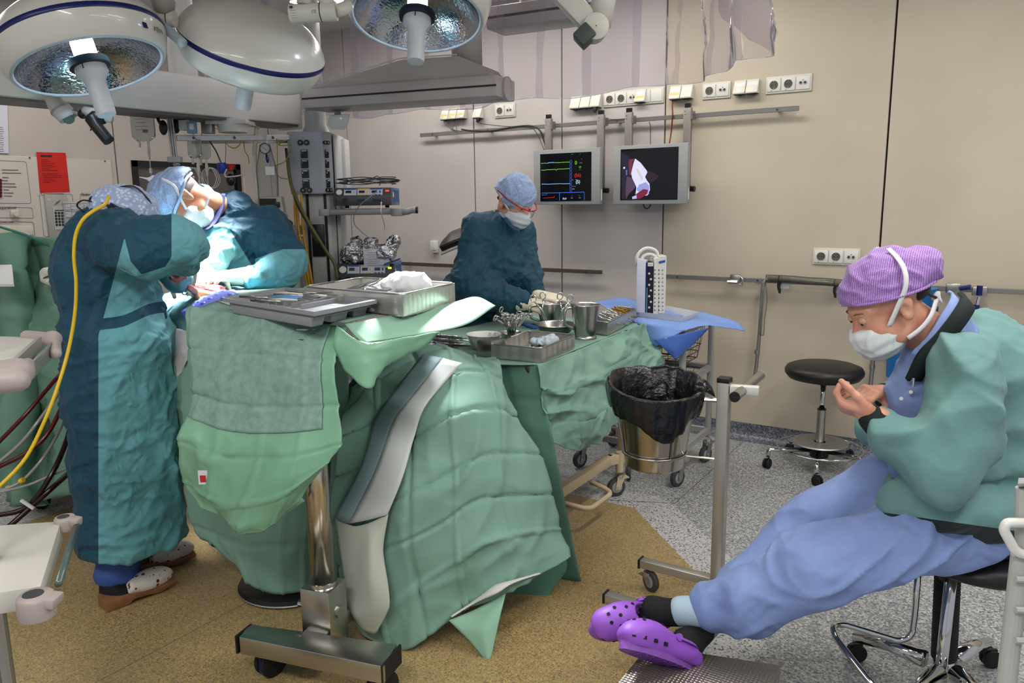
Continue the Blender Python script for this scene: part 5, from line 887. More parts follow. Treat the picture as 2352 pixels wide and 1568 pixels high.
G = net([[on(1030, 1424, .01), on(1090, 1400, .012), on(1162, 1362, .012)], [PD(1075, 1468, 2.38), PD(1110, 1450, 2.37), PD(1150, 1410, 2.40)], [PD(1118, 1518, 2.335), PD(1121, 1520, 2.33), PD(1126, 1516, 2.335)]], 8, 8, .5); MB().grid(G).build('floor_flap', GREENL, t, smooth=True, solid=.002)
hem = crv([on(1036, 1416, .014), on(1080, 1388, .02), on(1130, 1358, .028), on(1170, 1338, .02), on(1240, 1316, .012)], 10); MB().tube(hem, [.006 + .016 * math.exp(-((i / len(hem) - .55) / .18) ** 2) for i in range(len(hem))], 8, flat=.4).build('white_hem', mat('hem_white', (206, 206, 202), .6, bump=[(60, .5, .006)]), t, smooth=True)
MB().grid(net(npd([[(1140, 1340, 2.78), (1240, 1300, 2.8), (1300, 1280, 2.8)], [(1170, 1375, 2.76), (1250, 1345, 2.76), (1300, 1310, 2.78)], [(1185, 1392, 2.75), (1252, 1382, 2.74), (1262, 1362, 2.76)]]), 6, 6)).build('inner_sheet', GREEND, t, smooth=True, solid=.002)
# ---------------------------------------------------------------- mayo stand
ZM = 1.15
t = thing('mayo_stand', 'steel overbed instrument stand on a castored foot under green plastic drape', 'instrument stand', PZ(740, 1440, 0)); fa, fb, fc, fd = PZ(548, 1462, .165), PZ(880, 1530, .165), PZ(912, 1478, .165), PZ(573, 1432, .165)
MB().hexa([fa - UZ * .06, fb - UZ * .06, fc - UZ * .06, fd - UZ * .06, fa, fb, fc, fd]).build('foot_beam', STEEL, t, bevel=.004)
for a, b in ((fa, fd), (fb, fc)): m_ = (a + b) / 2 - UZ * .03; e_ = nrm(fa - fb) * (1 if a is fa else -1); MB().box(m_ + e_ * .003, (.006, np.linalg.norm(a - b), .061), frame(e_)).build('end_cap', BLACKRUB, t)
ux = nrm(fb - fa); uy = np.cross(UZ, ux); Mm = np.eye(4); Mm[:3, 0] = ux; Mm[:3, 1] = uy; cB = PZ(742, 1436, .165) + HY * .03
MB().box(cB - uy * .03 - UZ * .035, (.08, .16, .05), Mm).build('foot_bracket', STEEL, t); MB().bar(cB + uy * .03 - UZ * .03, cB + uy * .34 - UZ * .03, .07, .05).build('rear_leg', STEEL, t, bevel=.004); hs = MB().box(cB + UZ * .025, (.105, .105, .21), Mm).build('column_socket', STEEL, t, bevel=.003); MB().cyl(cB - ux * .06 + UZ * .045, cB - ux * .095 + UZ * .045, .012, 14).build('lock_knob', CHROME, hs); MB().cyl(cB + ux * .05 + UZ * .04, cB + ux * .06 + UZ * .04, .02, 18).build('lock_disc', STEEL, hs); MB().cyl(cB - ux * .08 + UZ * .05, cB - ux * .07 + UZ * .09, .003, 8).build('lock_lever', CHROME, hs)
MB().cyl(cB + UZ * .13, V3(cB[0], cB[1], ZM - .05), .038, 40).build('column', mat('polished_steel', (190, 184, 172), .2, 1.0), t, smooth=True); MB().lathe([(.038, 0), (.044, 0), (.044, .012), (.038, .012)], 36, at(np.eye(4), cB + UZ * .13)).build('column_ring', CHROME, t, auto=R(30))
def caster(p, r, w, yaw, parent, twin=True, m=BLACKRUB, hubm=NAVY, fork=SATIN, hfork=.06):
    """swivel wheel standing on the floor below p"""
    d = V3(math.cos(yaw), math.sin(yaw), 0); ax = np.cross(UZ, d); c = V3(p[0], p[1], r) + d * r * .35; M = at(frame(d, np.cross(ax, d)), c); Q = np.eye(4); Q[:3, 0] = d; Q[:3, 1] = UZ; Q[:3, 2] = np.cross(d, UZ); Q[:3, 3] = c
    g = MB()
    for s_ in ((-1, 1) if twin else (0,)): zc = s_ * w * .32; hw = w * (.16 if twin else .5); g.lathe([(0, zc - hw), (r * .8, zc - hw), (r * .95, zc - hw * .8), (r, zc - hw * .3), (r, zc + hw * .3), (r * .95, zc + hw * .8), (r * .8, zc + hw), (0, zc + hw)], 28, Q)
    o = g.build('caster', m, parent, auto=R(40))
    if twin: MB().box(c + UZ * r * .25 - d * r * .1, (r * 1.5, w * .3, r * 1.6), frame(d)).build('caster_fork', hubm, o, bevel=.004)
    else:
        for s_ in (-1, 1): MB().add(np.array([c + ax * s_ * w * .75 + d * x + UZ * z for x, z in ((-r * .25, -r * .2), (r * .25, -r * .2), (-r * .0, hfork + r * .55), (-r * .9, hfork + r * .55))]), [(0, 1, 2, 3)]).build('caster_fork', fork, o, solid=.003)
        g2 = MB(); g2.lathe([(0, -w * .55), (r * .55, -w * .55), (r * .6, -w * .5), (r * .6, w * .5), (r * .55, w * .55), (0, w * .55)], 24, Q); g2.build('caster_hub', GREYPL, o, auto=R(40)); MB().cyl(c - ax * w * .85, c + ax * w * .85, r * .12, 10).build('axle', CHROME, o); q = V3(p[0], p[1], r * 1.5 + hfork); MB().lathe([(0, -.008), (r * .45, -.008), (r * .5, 0), (r * .45, .012), (0, .012)], 20, at(np.eye(4), q)).build('swivel', CHROME, o, auto=R(40)); MB().box(q - UZ * .008 - d * r * .45, (r * 1.0, w * 1.6, .006), frame(d)).build('fork_crown', fork, o)
    return o
yw = math.atan2(ux[1], ux[0]) + 1.25
caster(fa + ux * .05 + uy * .06, .05, .052, yw, t); caster(fb - ux * .05 + uy * .05, .05, .052, yw, t); caster(cB + uy * .32, .05, .052, yw, t)
tp_ = [PZ(470, 706, ZM - .022), PZ(770, 728, ZM - .022), PZ(1010, 690, ZM - .022), PZ(570, 668, ZM - .022)]; MB().hexa([p - UZ * .018 for p in tp_] + tp_).build('stand_top', STEEL, t, bevel=.004); MB().bar(V3(cB[0], cB[1], ZM - .045), V3(cB[0] - .12, cB[1] + .25, ZM - .045), .07, .04).build('stand_arm', STEEL, t)
t = thing('mayo_drape', 'light green plastic drape hanging over the overbed instrument stand', 'drape', PD(620, 900, 2.7))
top_ = [[PZ(445, 713, ZM), PZ(560, 720, ZM), PZ(680, 730, ZM), PZ(792, 742, ZM)], [PZ(478, 700, ZM), PZ(620, 700, ZM), PZ(760, 710, ZM), PZ(880, 722, ZM)], [PZ(520, 684, ZM), PZ(660, 678, ZM), PZ(820, 690, ZM), PZ(965, 708, ZM)], [PZ(560, 668, ZM), PZ(700, 662, ZM), PZ(880, 666, ZM), PZ(1046, 694, ZM)]]; MB().grid(net(top_, 6, 6) + UZ * .002).build('top_sheet', GREENA, t, smooth=True, solid=.0025)
FP = drape('front_panel', [[(443, 712, 2.568), (560, 719, 2.458), (680, 729, 2.344), (790, 742, 2.256)], [(437, 800, 2.465), (550, 812, 2.350), (672, 820, 2.235), (772, 830, 2.167)], [(440, 900, 2.431), (545, 930, 2.324), (675, 935, 2.210), (782, 930, 2.146)], [(428, 1010, 2.397), (532, 1050, 2.286), (660, 1050, 2.176), (791, 1018, 2.125)], [(414, 1104, 2.367), (515, 1150, 2.269), (635, 1140, 2.184), (757, 1060, 2.133)], [(462, 1165, 2.329), (532, 1200, 2.269), (606, 1213, 2.226), (680, 1150, 2.176)]], GREENP, t, 18, 18, 5, 4, .007, .026, 6, .006, 7, .15, cr=(7, .012, 4))
onf = Onto(FP)
G = FP[:46, 1:49]; nn_ = gnorm(G); nn_ = nn_ * np.where((nn_ @ HY) > 0, -1, 1)[..., None]; MB().grid(G + nn_ * .005).build('absorbent_pad', GREENA, t, smooth=True, solid=.002)
MB().grid(net(npd([[(792, 744, 2.256), (870, 730, 2.335), (960, 712, 2.485), (1046, 693, 2.634)], [(815, 770, 2.230), (900, 756, 2.300), (1000, 733, 2.423), (1095, 682, 2.616)], [(835, 788, 2.213), (920, 774, 2.283), (1062, 748, 2.406), (1138, 702, 2.581)]]), 8, 8)).build('side_flap', GREENL, t, smooth=True, solid=.0025)
drape('folded_side', [[(775, 748, 2.192), (838, 786, 2.162), (930, 774, 2.235), (1010, 762, 2.312)], [(768, 790, 2.183), (845, 838, 2.140), (905, 822, 2.217), (985, 785, 2.303)], [(790, 850, 2.174), (848, 892, 2.131), (872, 850, 2.200), (960, 800, 2.294)]], GREENP, t, 8, 8, 0, 0, wr=.008, ws=12)
st = onf(468, 1096, .006); MB().box(st, (.034, .002, .046), Mp @ rotz(.0) if 0 else Mp).build('white_label', PAPER, t); MB().box(st - HY * .002 - UZ * .004 - HX * .002, (.018, .001, .022), Mp).build('red_mark', mat('red_print', (190, 40, 40), .5), t)
drape('lower_lip', [[(520, 1196, 2.340), (560, 1206, 2.309), (606, 1211, 2.292), (690, 1140, 2.239)], [(535, 1204, 2.335), (570, 1213, 2.305), (606, 1214, 2.287), (700, 1150, 2.248)]], GREENL, t, 5, 5, wr=0)
# grey plastic instrument tray
def bil(c):
    c = [np.asarray(x, float) for x in c]; return lambda u, v, z=0.0: (c[0] * (1 - u) + c[1] * u) * (1 - v) + (c[3] * (1 - u) + c[2] * u) * v + UZ * z
TRAYG = mat('tray_grey', (138, 140, 144), .4)
zr = ZM + .052; tc = bil([PZ(512, 684, zr), PZ(722, 716, zr), PZ(866, 688, zr), PZ(655, 659, zr)])
t = thing('plastic_tray', 'grey plastic tray with compartments on the overbed stand', 'tray', tc(.5, .5, -.05))
def ring(f, z0, z1, a, b, g): g.add(np.array([f(a, a, z0), f(1 - a, a, z0), f(1 - a, 1 - a, z0), f(a, 1 - a, z0), f(b, b, z1), f(1 - b, b, z1), f(1 - b, 1 - b, z1), f(b, 1 - b, z1)]), [(0, 1, 5, 4), (1, 2, 6, 5), (2, 3, 7, 6), (3, 0, 4, 7)])
g = MB(); ring(tc, -.012, 0, 0, .0, g); ring(tc, 0, 0, 0, .03, g); ring(tc, 0, -.022, .03, .045, g); g.build('rim', TRAYG, t)
MB().add(np.array([tc(u, v, -.022) for u, v in ((.04, .04), (.96, .04), (.96, .96), (.04, .96))]), [(0, 1, 2, 3)]).build('deck', TRAYG, t, solid=.003)
for u0, u1_, v0, v1 in ((.05, .95, .03, .24), (.72, .94, .34, .62), (.72, .94, .70, .95), (.06, .66, .30, .95)):
    g = MB(); A_ = [(u0, v0), (u1_, v0), (u1_, v1), (u0, v1)]; i_ = .02; B_ = [(u0 + i_, v0 + i_), (u1_ - i_, v0 + i_), (u1_ - i_, v1 - i_), (u0 + i_, v1 - i_)]; g.hexa([tc(*q, -.050) for q in B_] + [tc(*q, -.021) for q in A_]); g.build('well', TRAYG, t, bevel=.004)
for i in range(7): MB().bar(tc(.12 + i * .09, .3, -.014), tc(.12 + i * .09, .9, -.014), .006, .016).build('rib', TRAYG, t)
rs = np.random.RandomState(2); BLUEI = mat('blue_handle', (86, 140, 196), .4); IVORY = mat('ivory_handle', (206, 204, 196), .45)
for i in range(9):
    u, v, L_ = rs.uniform(.2, .7), .12 + .085 * i, .3; m_ = BLUEI if i in (3, 4) else (IVORY if i in (6, 7, 2) else STEEL); a, b = tc(u - .15, v - .03, .0), tc(u + .13, v + .05, .004)
    k = thing('retractor', ('blue', 'ivory', 'steel')[(m_ is IVORY) + 2 * (m_ is STEEL)] + ' handled instrument in the grey tray, row %s from the front' % ('one', 'two', 'three', 'four', 'five', 'six', 'seven', 'eight', 'nine')[i], 'instrument', a, group='instruments in the grey tray')
    MB().tube([a, a * .6 + b * .4, b], [.004, .0055, .003], 8).build('handle', m_, k, smooth=True); MB().tube([b, b + (b - a) * .5 + UZ * .004], [.002, .001], 6).build('tip', CHROME, k)
PAPT = mat('grey_paper', (188, 196, 192), .7)
for i, q in enumerate(([(502, 692), (590, 692), (640, 716), (555, 710)], [(540, 704), (600, 704), (636, 719), (575, 715)])): tag(MB().add([PZ(a, b, ZM + .006 + .003 * i) for a, b in q], [(0, 1, 2, 3)]).build('paper_wrap', PAPT, solid=.001), ('grey green wrapping paper under the grey tray', 'folded paper slip sticking out under the tray front')[i], 'paper')
# steel sieve basket with gauze
def sieve(name, f, h, label, group=None, cat='basket', holes=True):
    t = thing(name, label, cat, f(.5, .5, -h), group=group); g = MB()
    c = [(0, 0), (1, 0), (1, 1), (0, 1)]
    for i in range(4):
        a, b = c[i], c[(i + 1) % 4]; MB().add(np.array([f(*a, -h), f(*b, -h), f(*b, 0), f(*a, 0)]), [(0, 1, 2, 3)]).build('side_wall', SIEVE, t, solid=.0015)
    MB().add(np.array([f(*q, -h + .004) for q in c]), [(0, 1, 2, 3)]).build('bottom', SIEVE, t, solid=.0015)
    MB().tube(fillet([f(0, .5), f(0, 0), f(1, 0), f(1, 1), f(0, 1), f(0, .49)], .03, 4), .0035, 8).build('rim_wire', STEEL, t, smooth=True); MB().tube(fillet([f(0, .5, -h), f(0, 0, -h), f(1, 0, -h), f(1, 1, -h), f(0, 1, -h), f(0, .49, -h)], .03, 4), .003, 8).build('foot_wire', STEEL, t, smooth=True)
    return t
def sieve_mat():
    m = bpy.data.materials.new('perforated_steel'); m.use_nodes = True; nt = m.node_tree; N = nt.nodes; L = nt.links; b = N['Principled BSDF']; b.inputs['Base Color'].default_value = lin((214, 211, 205)); b.inputs['Metallic'].default_value = .75; b.inputs['Roughness'].default_value = .3
    tc_ = N.new('ShaderNodeTexCoord'); v = N.new('ShaderNodeTexVoronoi'); v.inputs['Scale'].default_value = 230; v.inputs['Randomness'].default_value = 0; L.new(tc_.outputs['Object'], v.inputs['Vector']); c = N.new('ShaderNodeMath'); c.operation = 'GREATER_THAN'; c.inputs[1].default_value = .30; L.new(v.outputs['Distance'], c.inputs[0]); L.new(c.outputs[0], b.inputs['Alpha']); return m
SIEVE = sieve_mat()
zk = ZM + .072; fk = bil([PZ(699, 658, zk), PZ(925, 676, zk), PZ(1044, 650, zk), PZ(830, 637, zk)]); sieve('steel_basket', fk, .068, 'large perforated steel basket with white gauze on the overbed stand', 'perforated steel baskets')
GAUZE = mat('white_gauze', (226, 226, 228), .9, sheen=.3, bump=[(90, .5, .004)]); c = fk(.66, .62, .0)
tag(body('gauze', [('ell', c, (.075, .05, .035)), ('ell', c + HX * .03 + UZ * .015, (.05, .05, .03)), ('cap', c - HX * .05 - UZ * .02, c - HX * .10 - UZ * .03, .03, .02), ('ell', c + HX * .06 - UZ * .005, (.035, .04, .03))], .005, GAUZE, None, k=.03, disp=lambda P: wrinkle(P, 22, .008, (1, 1, 1), 2)), 'crumpled white gauze cloth lying in the large steel basket', 'gauze')
for i in range(7):
    a, b = fk(.12 + .05 * i, .25 + .06 * i, -.03), fk(.42 + .05 * i, .30 + .07 * i, -.005 + .008 * (i % 3)); k = thing('steel_forceps', 'steel forceps lying in the large basket, place %s from the left' % ('one', 'two', 'three', 'four', 'five', 'six', 'seven')[i], 'forceps', a, group='forceps in the large basket'); MB().tube([a, b], [.003, .002], 6).build('arm', CHROME, k); MB().tube([a, b + UZ * .012 + HX * .006], [.003, .002], 6).build('arm', CHROME, k)
PLB = film('clear_plastic_bag', (230, 230, 232), .4, .1, .3, (236, 236, 240)); c = fk(.5, .5, -.01); tag(body('plastic_pouch', [('ell', c, (.07, .045, .014))], .005, PLB, None, disp=lambda P: .01 * (ridge(P * 30, 1.5) - .5)), 'crumpled clear pouch in the large basket left of the gauze', 'pouch')
# ---------------------------------------------------------------- instrument table of the scrub nurse
ZT = .86
CREAM = mat('cream_enamel', (206, 186, 152), .4)
t = thing('instrument_table', 'long instrument table on cream castored frame under green drape', 'table', (-1.9, 3.1, 0))
MB().box((-1.92, 3.1, ZT - .02), (.72, 1.12, .03)).build('table_top', STEEL, t, bevel=.004)
for x, y in ((-1.62, 2.62), (-1.62, 3.56), (-2.22, 2.62), (-2.22, 3.56)): MB().box((x, y, .5), (.035, .035, .72)).build('leg', CREAM, t, bevel=.003)
f0, f1 = PD(1262, 1085, 3.25), PD(1385, 1058, 3.72); f0[2] = f1[2] = .2; pc_ = PD(1420, 1070, 3.74); MB().bar((-1.62, 2.55, .2), (-1.62, 3.42, .2), .035, .05).build('base_rail', CREAM, t, bevel=.003); MB().bar((-1.62, 3.40, .2), (-1.585, 3.46, .2), .035, .05).build('base_rail', CREAM, t, bevel=.003); MB().bar((-2.22, 2.55, .2), (-2.22, 3.6, .2), .035, .05).build('base_rail', CREAM, t)
MB().tube(fillet([(-1.62, 2.9, .15), (-1.50, 2.95, .12), (-1.50, 3.2, .12), (-1.62, 3.2, .15)], .05), .012, 10).build('foot_pedal', CREAM, t, smooth=True)
cr = (-1.585, 3.455, 0); MB().cyl((cr[0], cr[1], .13), (cr[0], cr[1], .235), .02, 16).build('caster_post', CREAM, t); caster(cr, .05, .024, -2.2, t, False, GREYRUB, fork=CREAM, hfork=.03); caster((-1.64, 4.0 - .3, 0), .05, .024, -1.2, t, False, GREYRUB, hfork=.03); caster((-2.22, 2.6, 0), .05, .024, -1.2, t, False, GREYRUB, hfork=.03); caster((-2.22, 3.6, 0), .05, .024, -1.2, t, False, GREYRUB, hfork=.03)
t = thing('table_drape', 'deep green drape covering the instrument table of the scrub nurse', 'drape', PZ(1235, 838, ZT))
tt = [[PZ(960, 790, ZT), PZ(1080, 832, ZT), PZ(1160, 838, ZT), PZ(1236, 838, ZT)], [PZ(1000, 765, ZT), PZ(1120, 790, ZT), PZ(1240, 800, ZT), PZ(1330, 801, ZT)], [V3(-2.32, 3.25, ZT), V3(-2.05, 3.2, ZT), V3(-1.8, 3.2, ZT), PZ(1410, 769, ZT)], [V3(-2.32, 3.7, ZT), V3(-2.05, 3.7, ZT), V3(-1.8, 3.7, ZT), PZ(1482, 742, ZT)]]; MB().grid(net(tt, 6, 6) + UZ * .001).build('top_sheet', GREEN, t, smooth=True, solid=.002)
drape('front_sheet', [[(955, 792, 3.55), (1060, 830, 3.1), (1160, 838, 3.02), (1236, 838, 2.98)], [(985, 930, 3.4), (1080, 950, 3.05), (1180, 950, 2.96), (1258, 950, 2.94)], [(1010, 1100, 3.3), (1110, 1120, 3.0), (1210, 1120, 2.93), (1292, 1120, 2.90)], [(1040, 1330, 3.2), (1160, 1340, 2.96), (1258, 1338, 2.90), (1333, 1336, 2.84)]], GREEND, t, 12, 12, 4, 3, .004, .008, 2, .006, 5)
drape('side_sheet', [[(1234, 838, 2.97), (1320, 806, 3.22), (1400, 774, 3.53), (1482, 742, 3.92)], [(1240, 905, 2.95), (1335, 880, 3.17), (1425, 835, 3.48), (1502, 785, 3.86)], [(1250, 965, 2.94), (1345, 962, 3.14), (1432, 905, 3.46), (1513, 828, 3.84)], [(1272, 1016, 2.94), (1337, 1031, 3.11), (1424, 962, 3.44), (1515, 842, 3.84)]], GREEN, t, 26, 26, 3, 4, .005, .010, 5, .006, 9, cr=(9, .03, 3))
# --- things on the instrument table
def jug(px, py, r0, r1, h, label, beak=True):
    p = PZ(px, py, ZT + .003); t = thing('steel_jug', label, 'jug', p, group='steel jugs'); M = at(np.eye(4), p); MB().lathe([(0, .004), (r0 * .9, .004), (r0 * 1.12, .0), (r0 * 1.12, .008), (r0, .014), (r1, h), (r1 + .005, h + .002), (r1 + .004, h + .006), (r1 - .003, h + .002), (r0 - .004, .02), (0, .018)], 48, M).build('vessel', STEEL, t, auto=R(45))
    s_ = nrm(-HY * .4 - HX); MB().tube(crv([p + s_ * (r1 - .004) + UZ * h * .95, p + s_ * (r1 + .035) + UZ * h * .9, p + s_ * (r1 + .038) + UZ * h * .5, p + s_ * (r0 + .01) + UZ * h * .3], 6), .006, 8).build('handle', STEEL, t, smooth=True); return p
pj1 = jug(1266, 752, .05, .078, .125, 'left steel jug in front of the scrub nurse hands'); pj2 = jug(1344, 776, .048, .066, .155, 'taller steel jug right of the first with reflections')
def bowl(px, py, r0, r1, h, m, label, nm='steel_bowl'): p = PZ(px, py, ZT + .003); t = thing(nm, label, 'bowl', p); MB().lathe([(0, 0), (r0, 0), ((r0 + r1) * .53, h * .4), (r1, h), (r1 + .006, h + .001), (r1 + .005, h + .004), (r1 - .003, h), ((r0 + r1) * .5, h * .42), (r0 * .95, .004), (0, .004)], 48, at(np.eye(4), p)).build('vessel', m, t, auto=R(50)); return p
pb = bowl(1276, 768, .05, .095, .05, STEEL, 'flat steel kidney bowl behind the front basket'); PLW = mat('milky_plastic', (222, 224, 218), .35, sss=.1)
pw = bowl(1112, 800, .045, .072, .062, PLW, 'milky white plastic bowl beside the steel box', 'plastic_bowl'); ps = bowl(1172, 786, .03, .045, .045, STEEL, 'small steel cup holding upright scissors', 'steel_cup')
for i, (dx, dy) in enumerate(((14, -24), (30, -20))):
    c = PZ(1112, 800, ZT + .003) + HX * (.022 * i + .03) + UZ * .045; tag(MB().lathe([(0, -.003), (.026, -.003), (.027, 0), (.026, .003), (0, .003)], 24, at(frame(UZ, HX * .9 + HY * .4), c)).build('white_disc', WHITE), ('left', 'right')[i] + ' white plastic disc leaning in the milky bowl', 'disc', 'white discs')
def scissors(p, d, up, L_, m, label, group, op=.22, nm='scissors'):
    d = nrm(d); s_ = nrm(np.cross(up, d)); t = thing(nm, label, 'scissors', p, group=group); pv = p + d * L_ * .55
    for k in (-1, 1):
        MB().tube([p + s_ * k * .02 + d * .03, pv, p + d * L_ - s_ * k * .006], [.0028, .004, .0012], 7).build('blade', m, t, smooth=True); c = p + s_ * k * .022 + d * .012; MB().tube([c + (d * math.cos(a) * .016 + s_ * math.sin(a) * .012) for a in np.linspace(0, 6.283, 15)[:-1]], .0028, 6, closed=True).build('finger_ring', m, t, smooth=True)
    MB().cyl(pv - up * .004, pv + up * .004, .004, 8).build('rivet', m, t); return t
rs = np.random.RandomState(8)
ORD = ('first', 'second', 'third', 'fourth', 'fifth', 'sixth', 'seventh', 'eighth', 'ninth', 'tenth')
for i in range(8):
    a = ps + UZ * .022 + HX * rs.uniform(-.015, .015); e_ = PD(1143 + i * 9.0, 718 + (i * 7) % 16, 3.2); d = nrm(a - e_); scissors(e_, d, nrm(np.cross(d, HX) * .4 + HX * rs.uniform(-.6, .6)), np.linalg.norm(a - e_), CHROME, ORD[i] + ' upright scissors from the left in the steel cup', 'upright scissors in the cup')
DKI = mat('dark_instrument', (74, 72, 68), .3, .9)
for i in range(9):
    a = PZ(962 + i * 4 + (i % 3) * 9, 765 + i * 3.6, ZT + .008); b = PZ(1052 + (i % 4) * 10, 772 + i * 3.2, ZT + .006); scissors(a, b - a, UZ, np.linalg.norm(b - a), DKI if i % 3 else CHROME, ORD[i] + ' long clamp from the back lying at the left table end', 'long clamps lying on the table')
for i, (p_, d_) in enumerate(((PD(1299, 676, 3.35), (-.2, -.1, -1)), (PD(1234, 676, 3.4), (.3, .1, -1)))): scissors(p_, nrm(V3(*d_)), HY * -1, .13, CHROME, ('scissors handle standing up right of the left jug', 'scissors handle standing up left of the left jug')[i], 'scissors in the jugs')
t = thing('blue_box', 'small blue box lying at the front left of the instrument table', 'box', PZ(1016, 808, ZT)); p = PZ(1014, 806, ZT + .012); MB().box(p, (.065, .03, .02), frame(V3(.9, -.25, 0))).build('box', mat('royal_blue', (46, 78, 176), .45), t, bevel=.002); MB().box(p + UZ * .0105, (.05, .02, .001), frame(V3(.9, -.25, 0))).build('lid_seam', NAVY, t)
for i, (a, b) in enumerate((((1192, 742), (1226, 746)), ((1208, 746), (1232, 752)))): p = (PZ(*a, ZT + .012) + PZ(*b, ZT + .012)) / 2; tag(MB().box(p, (.09, .03, .012), frame(PZ(*b, ZT) - PZ(*a, ZT))).build('blue_packet', MATS['royal_blue'] if not i else BLUEP, bevel=.003), ('dark blue packet lying behind the scissors cup', 'teal blue packet beside the dark blue packet')[i], 'packet')
p = PZ(1111, 822, ZT + .0); t = thing('steel_box', 'small square steel box standing left of the front basket', 'box', p); Mb = frame(V3(1, -.05, 0)); MB().box(p + V3(.005, .05, .036), (.075, .10, .07), Mb).build('box', STEEL, t, bevel=.002); MB().box(p + V3(.005, .05, .072), (.065, .09, .002), Mb).build('lid', SATIN, t)
zf = ZT + .062; ff = bil([PZ(1126, 790, zf), PZ(1242, 800, zf), PZ(1320, 769, zf), PZ(1216, 759, zf)]); sieve('steel_basket', ff, .058, 'perforated steel basket at the front corner of the instrument table', 'perforated steel baskets')
c = ff(.62, .55, -.012); tag(body('blue_gauze', [('ell', c, (.06, .035, .015)), ('ell', c + HX * .04 + UZ * .01, (.03, .03, .018))], .004, mat('pale_blue_gauze', (188, 206, 216), .85, bump=[(70, .5, .004)]), None, disp=lambda P: wrinkle(P, 30, .008, (1, 1, 1), 4)), 'pale blue crumpled gauze in the front steel basket', 'gauze')
for i in range(4): a, b = ff(.2 + .06 * i, .3 + .1 * i, -.035), ff(.6 + .05 * i, .3 + .12 * i, -.03); scissors(a, b - a, UZ, np.linalg.norm(b - a), CHROME, ORD[i] + ' clamp from the front inside the front basket', 'clamps in the front basket')
zq = ZT + .066; fr_ = bil([PZ(1366, 742, zq), PZ(1390, 740, zq), PZ(1462, 708, zq), PZ(1425, 697, zq)]); frr = bil([PZ(1352, 735, zq), PZ(1396, 741, zq), PZ(1462, 709, zq), PZ(1420, 703, zq)]); sieve('steel_basket', frr, .06, 'perforated steel basket full of clamps at the right table edge', 'perforated steel baskets')
GOLD = mat('gold_handle', (176, 138, 66), .3, .9)
for i in range(10): a, b = frr(.25 + .06 * (i % 5), .15 + .07 * i, .012 + .004 * (i % 3)), frr(.7, .25 + .075 * i, -.01); scissors(a, b - a, UZ, .15, GOLD if i > 5 else CHROME, ORD[i] + ' clamp from the front in the right basket, %s rings' % ('gold' if i > 5 else 'steel'), 'clamps in the right basket')
# ================================================================== bin stand
BAG = mat('black_bag', (14, 14, 15), .22, bump=[(24, .8, .012), (60, .4, .005)], spec=.6)
t = thing('bin_stand', 'steel waste bin stand on castors with push handle', 'bin stand', (-.95, 2.5, 0)); px_, py_ = -.805, 2.625; BRUSH = mat('square_steel_tube', (182, 178, 170), .34, .7)
ztop = PD(1650, 876, 2.65)[2]; MB().box((px_, py_, (ztop + .09) / 2), (.042, .042, ztop - .09)).build('post', BRUSH, t, bevel=.003); MB().box((px_, py_, ztop + .008), (.044, .044, .018)).build('post_cap', BLACK, t, bevel=.002)
for y in (2.625, 2.315): MB().bar((-1.105, y, .105), (-.784 if y > 2.5 else -.8, y, .105), .04, .032).build('foot_bar', BRUSH, t, bevel=.003); MB().box((-1.108, y, .105), (.008, .043, .036)).build('foot_cap', BLACK, t)
MB().bar((px_, 2.31, .105), (px_, 2.64, .105), .04, .032).build('cross_bar', BRUSH, t, bevel=.003)
caster((-1.075, 2.625, 0), .042, .022, -.5, t, False, GREYRUB, hfork=.0); caster((-1.075, 2.315, 0), .042, .022, -.5, t, False, GREYRUB, hfork=.0); caster((px_, 2.315, 0), .042, .022, -.5, t, False, GREYRUB, hfork=.0); caster((px_, 2.66, 0), .042, .022, -.5, t, False, GREYRUB, hfork=.0)
ha, hb_ = PD(1662, 882, 2.64), PD(1722, 886, 2.66); MB().bar((px_ + .02, py_, ztop - .022), (px_ + .115, py_ + .02, ztop - .022), .036, .03).build('handle_arm', WHITE, t, bevel=.003); h0, h1 = PD(1688, 911, 2.52), PD(1746, 862, 2.86); MB().cyl(h0, h1, .017, 24).build('push_handle', STEEL, t, auto=R(40)); MB().cyl(h0, h0 + nrm(h0 - h1) * .006, .018, 24).build('handle_cap', BLACK, t); MB().cyl(h1, h1 + nrm(h1 - h0) * .006, .018, 24).build('handle_cap', GREYPL, t)
bcx, bcy = PD(1504, 1000, 2.76)[:2]; zr1 = PD(1504, 898, 2.76)[2]; zb1 = PD(1500, 1066, 2.76)[2]; zring = PD(1497, 1052, 2.76)[2]
for z_, r_ in ((zr1 - .01, .160), (zring + .03, .119)):
    MB().tube([(bcx + r_ * math.cos(a), bcy + r_ * math.sin(a), z_) for a in np.linspace(0, 6.283, 41)[:-1]], .0045, 8, closed=True).build('holder_ring', STEEL, t, smooth=True); MB().cyl((bcx + r_ * .98, bcy - .0, z_), (px_ - .02, py_, z_), .0045 if z_ < .6 else .008, 8).build('ring_arm', STEEL, t)
for a in (3.9, 5.6, 1.2): MB().cyl((bcx +   .158 * math.cos(a), bcy +   .158 * math.sin(a), zr1 - .01), (bcx + .118 * math.cos(a), bcy + .118 * math.sin(a), zring + .03), .003, 6).build('ring_stay', STEEL, t)
t = thing('steel_bucket', 'tapered steel waste bucket hanging in the bin stand', 'bucket', (bcx, bcy, zb1)); MB().lathe([(0, 0), (.104, 0), (.108, .006), (.150, zr1 - zb1), (.154, zr1 - zb1 + .004), (.146, zr1 - zb1), (.10, .012), (0, .012)], 64, at(np.eye(4), (bcx, bcy, zb1))).build('bucket', mat('bucket_steel', (186, 178, 168), .16, 1.0), t, auto=R(45))
t = thing('waste_bag', 'black plastic waste bag turned over the bucket rim', 'waste bag', (bcx, bcy, zr1)); G = []; n = 96; an = np.arange(n) * 2 * math.pi / n
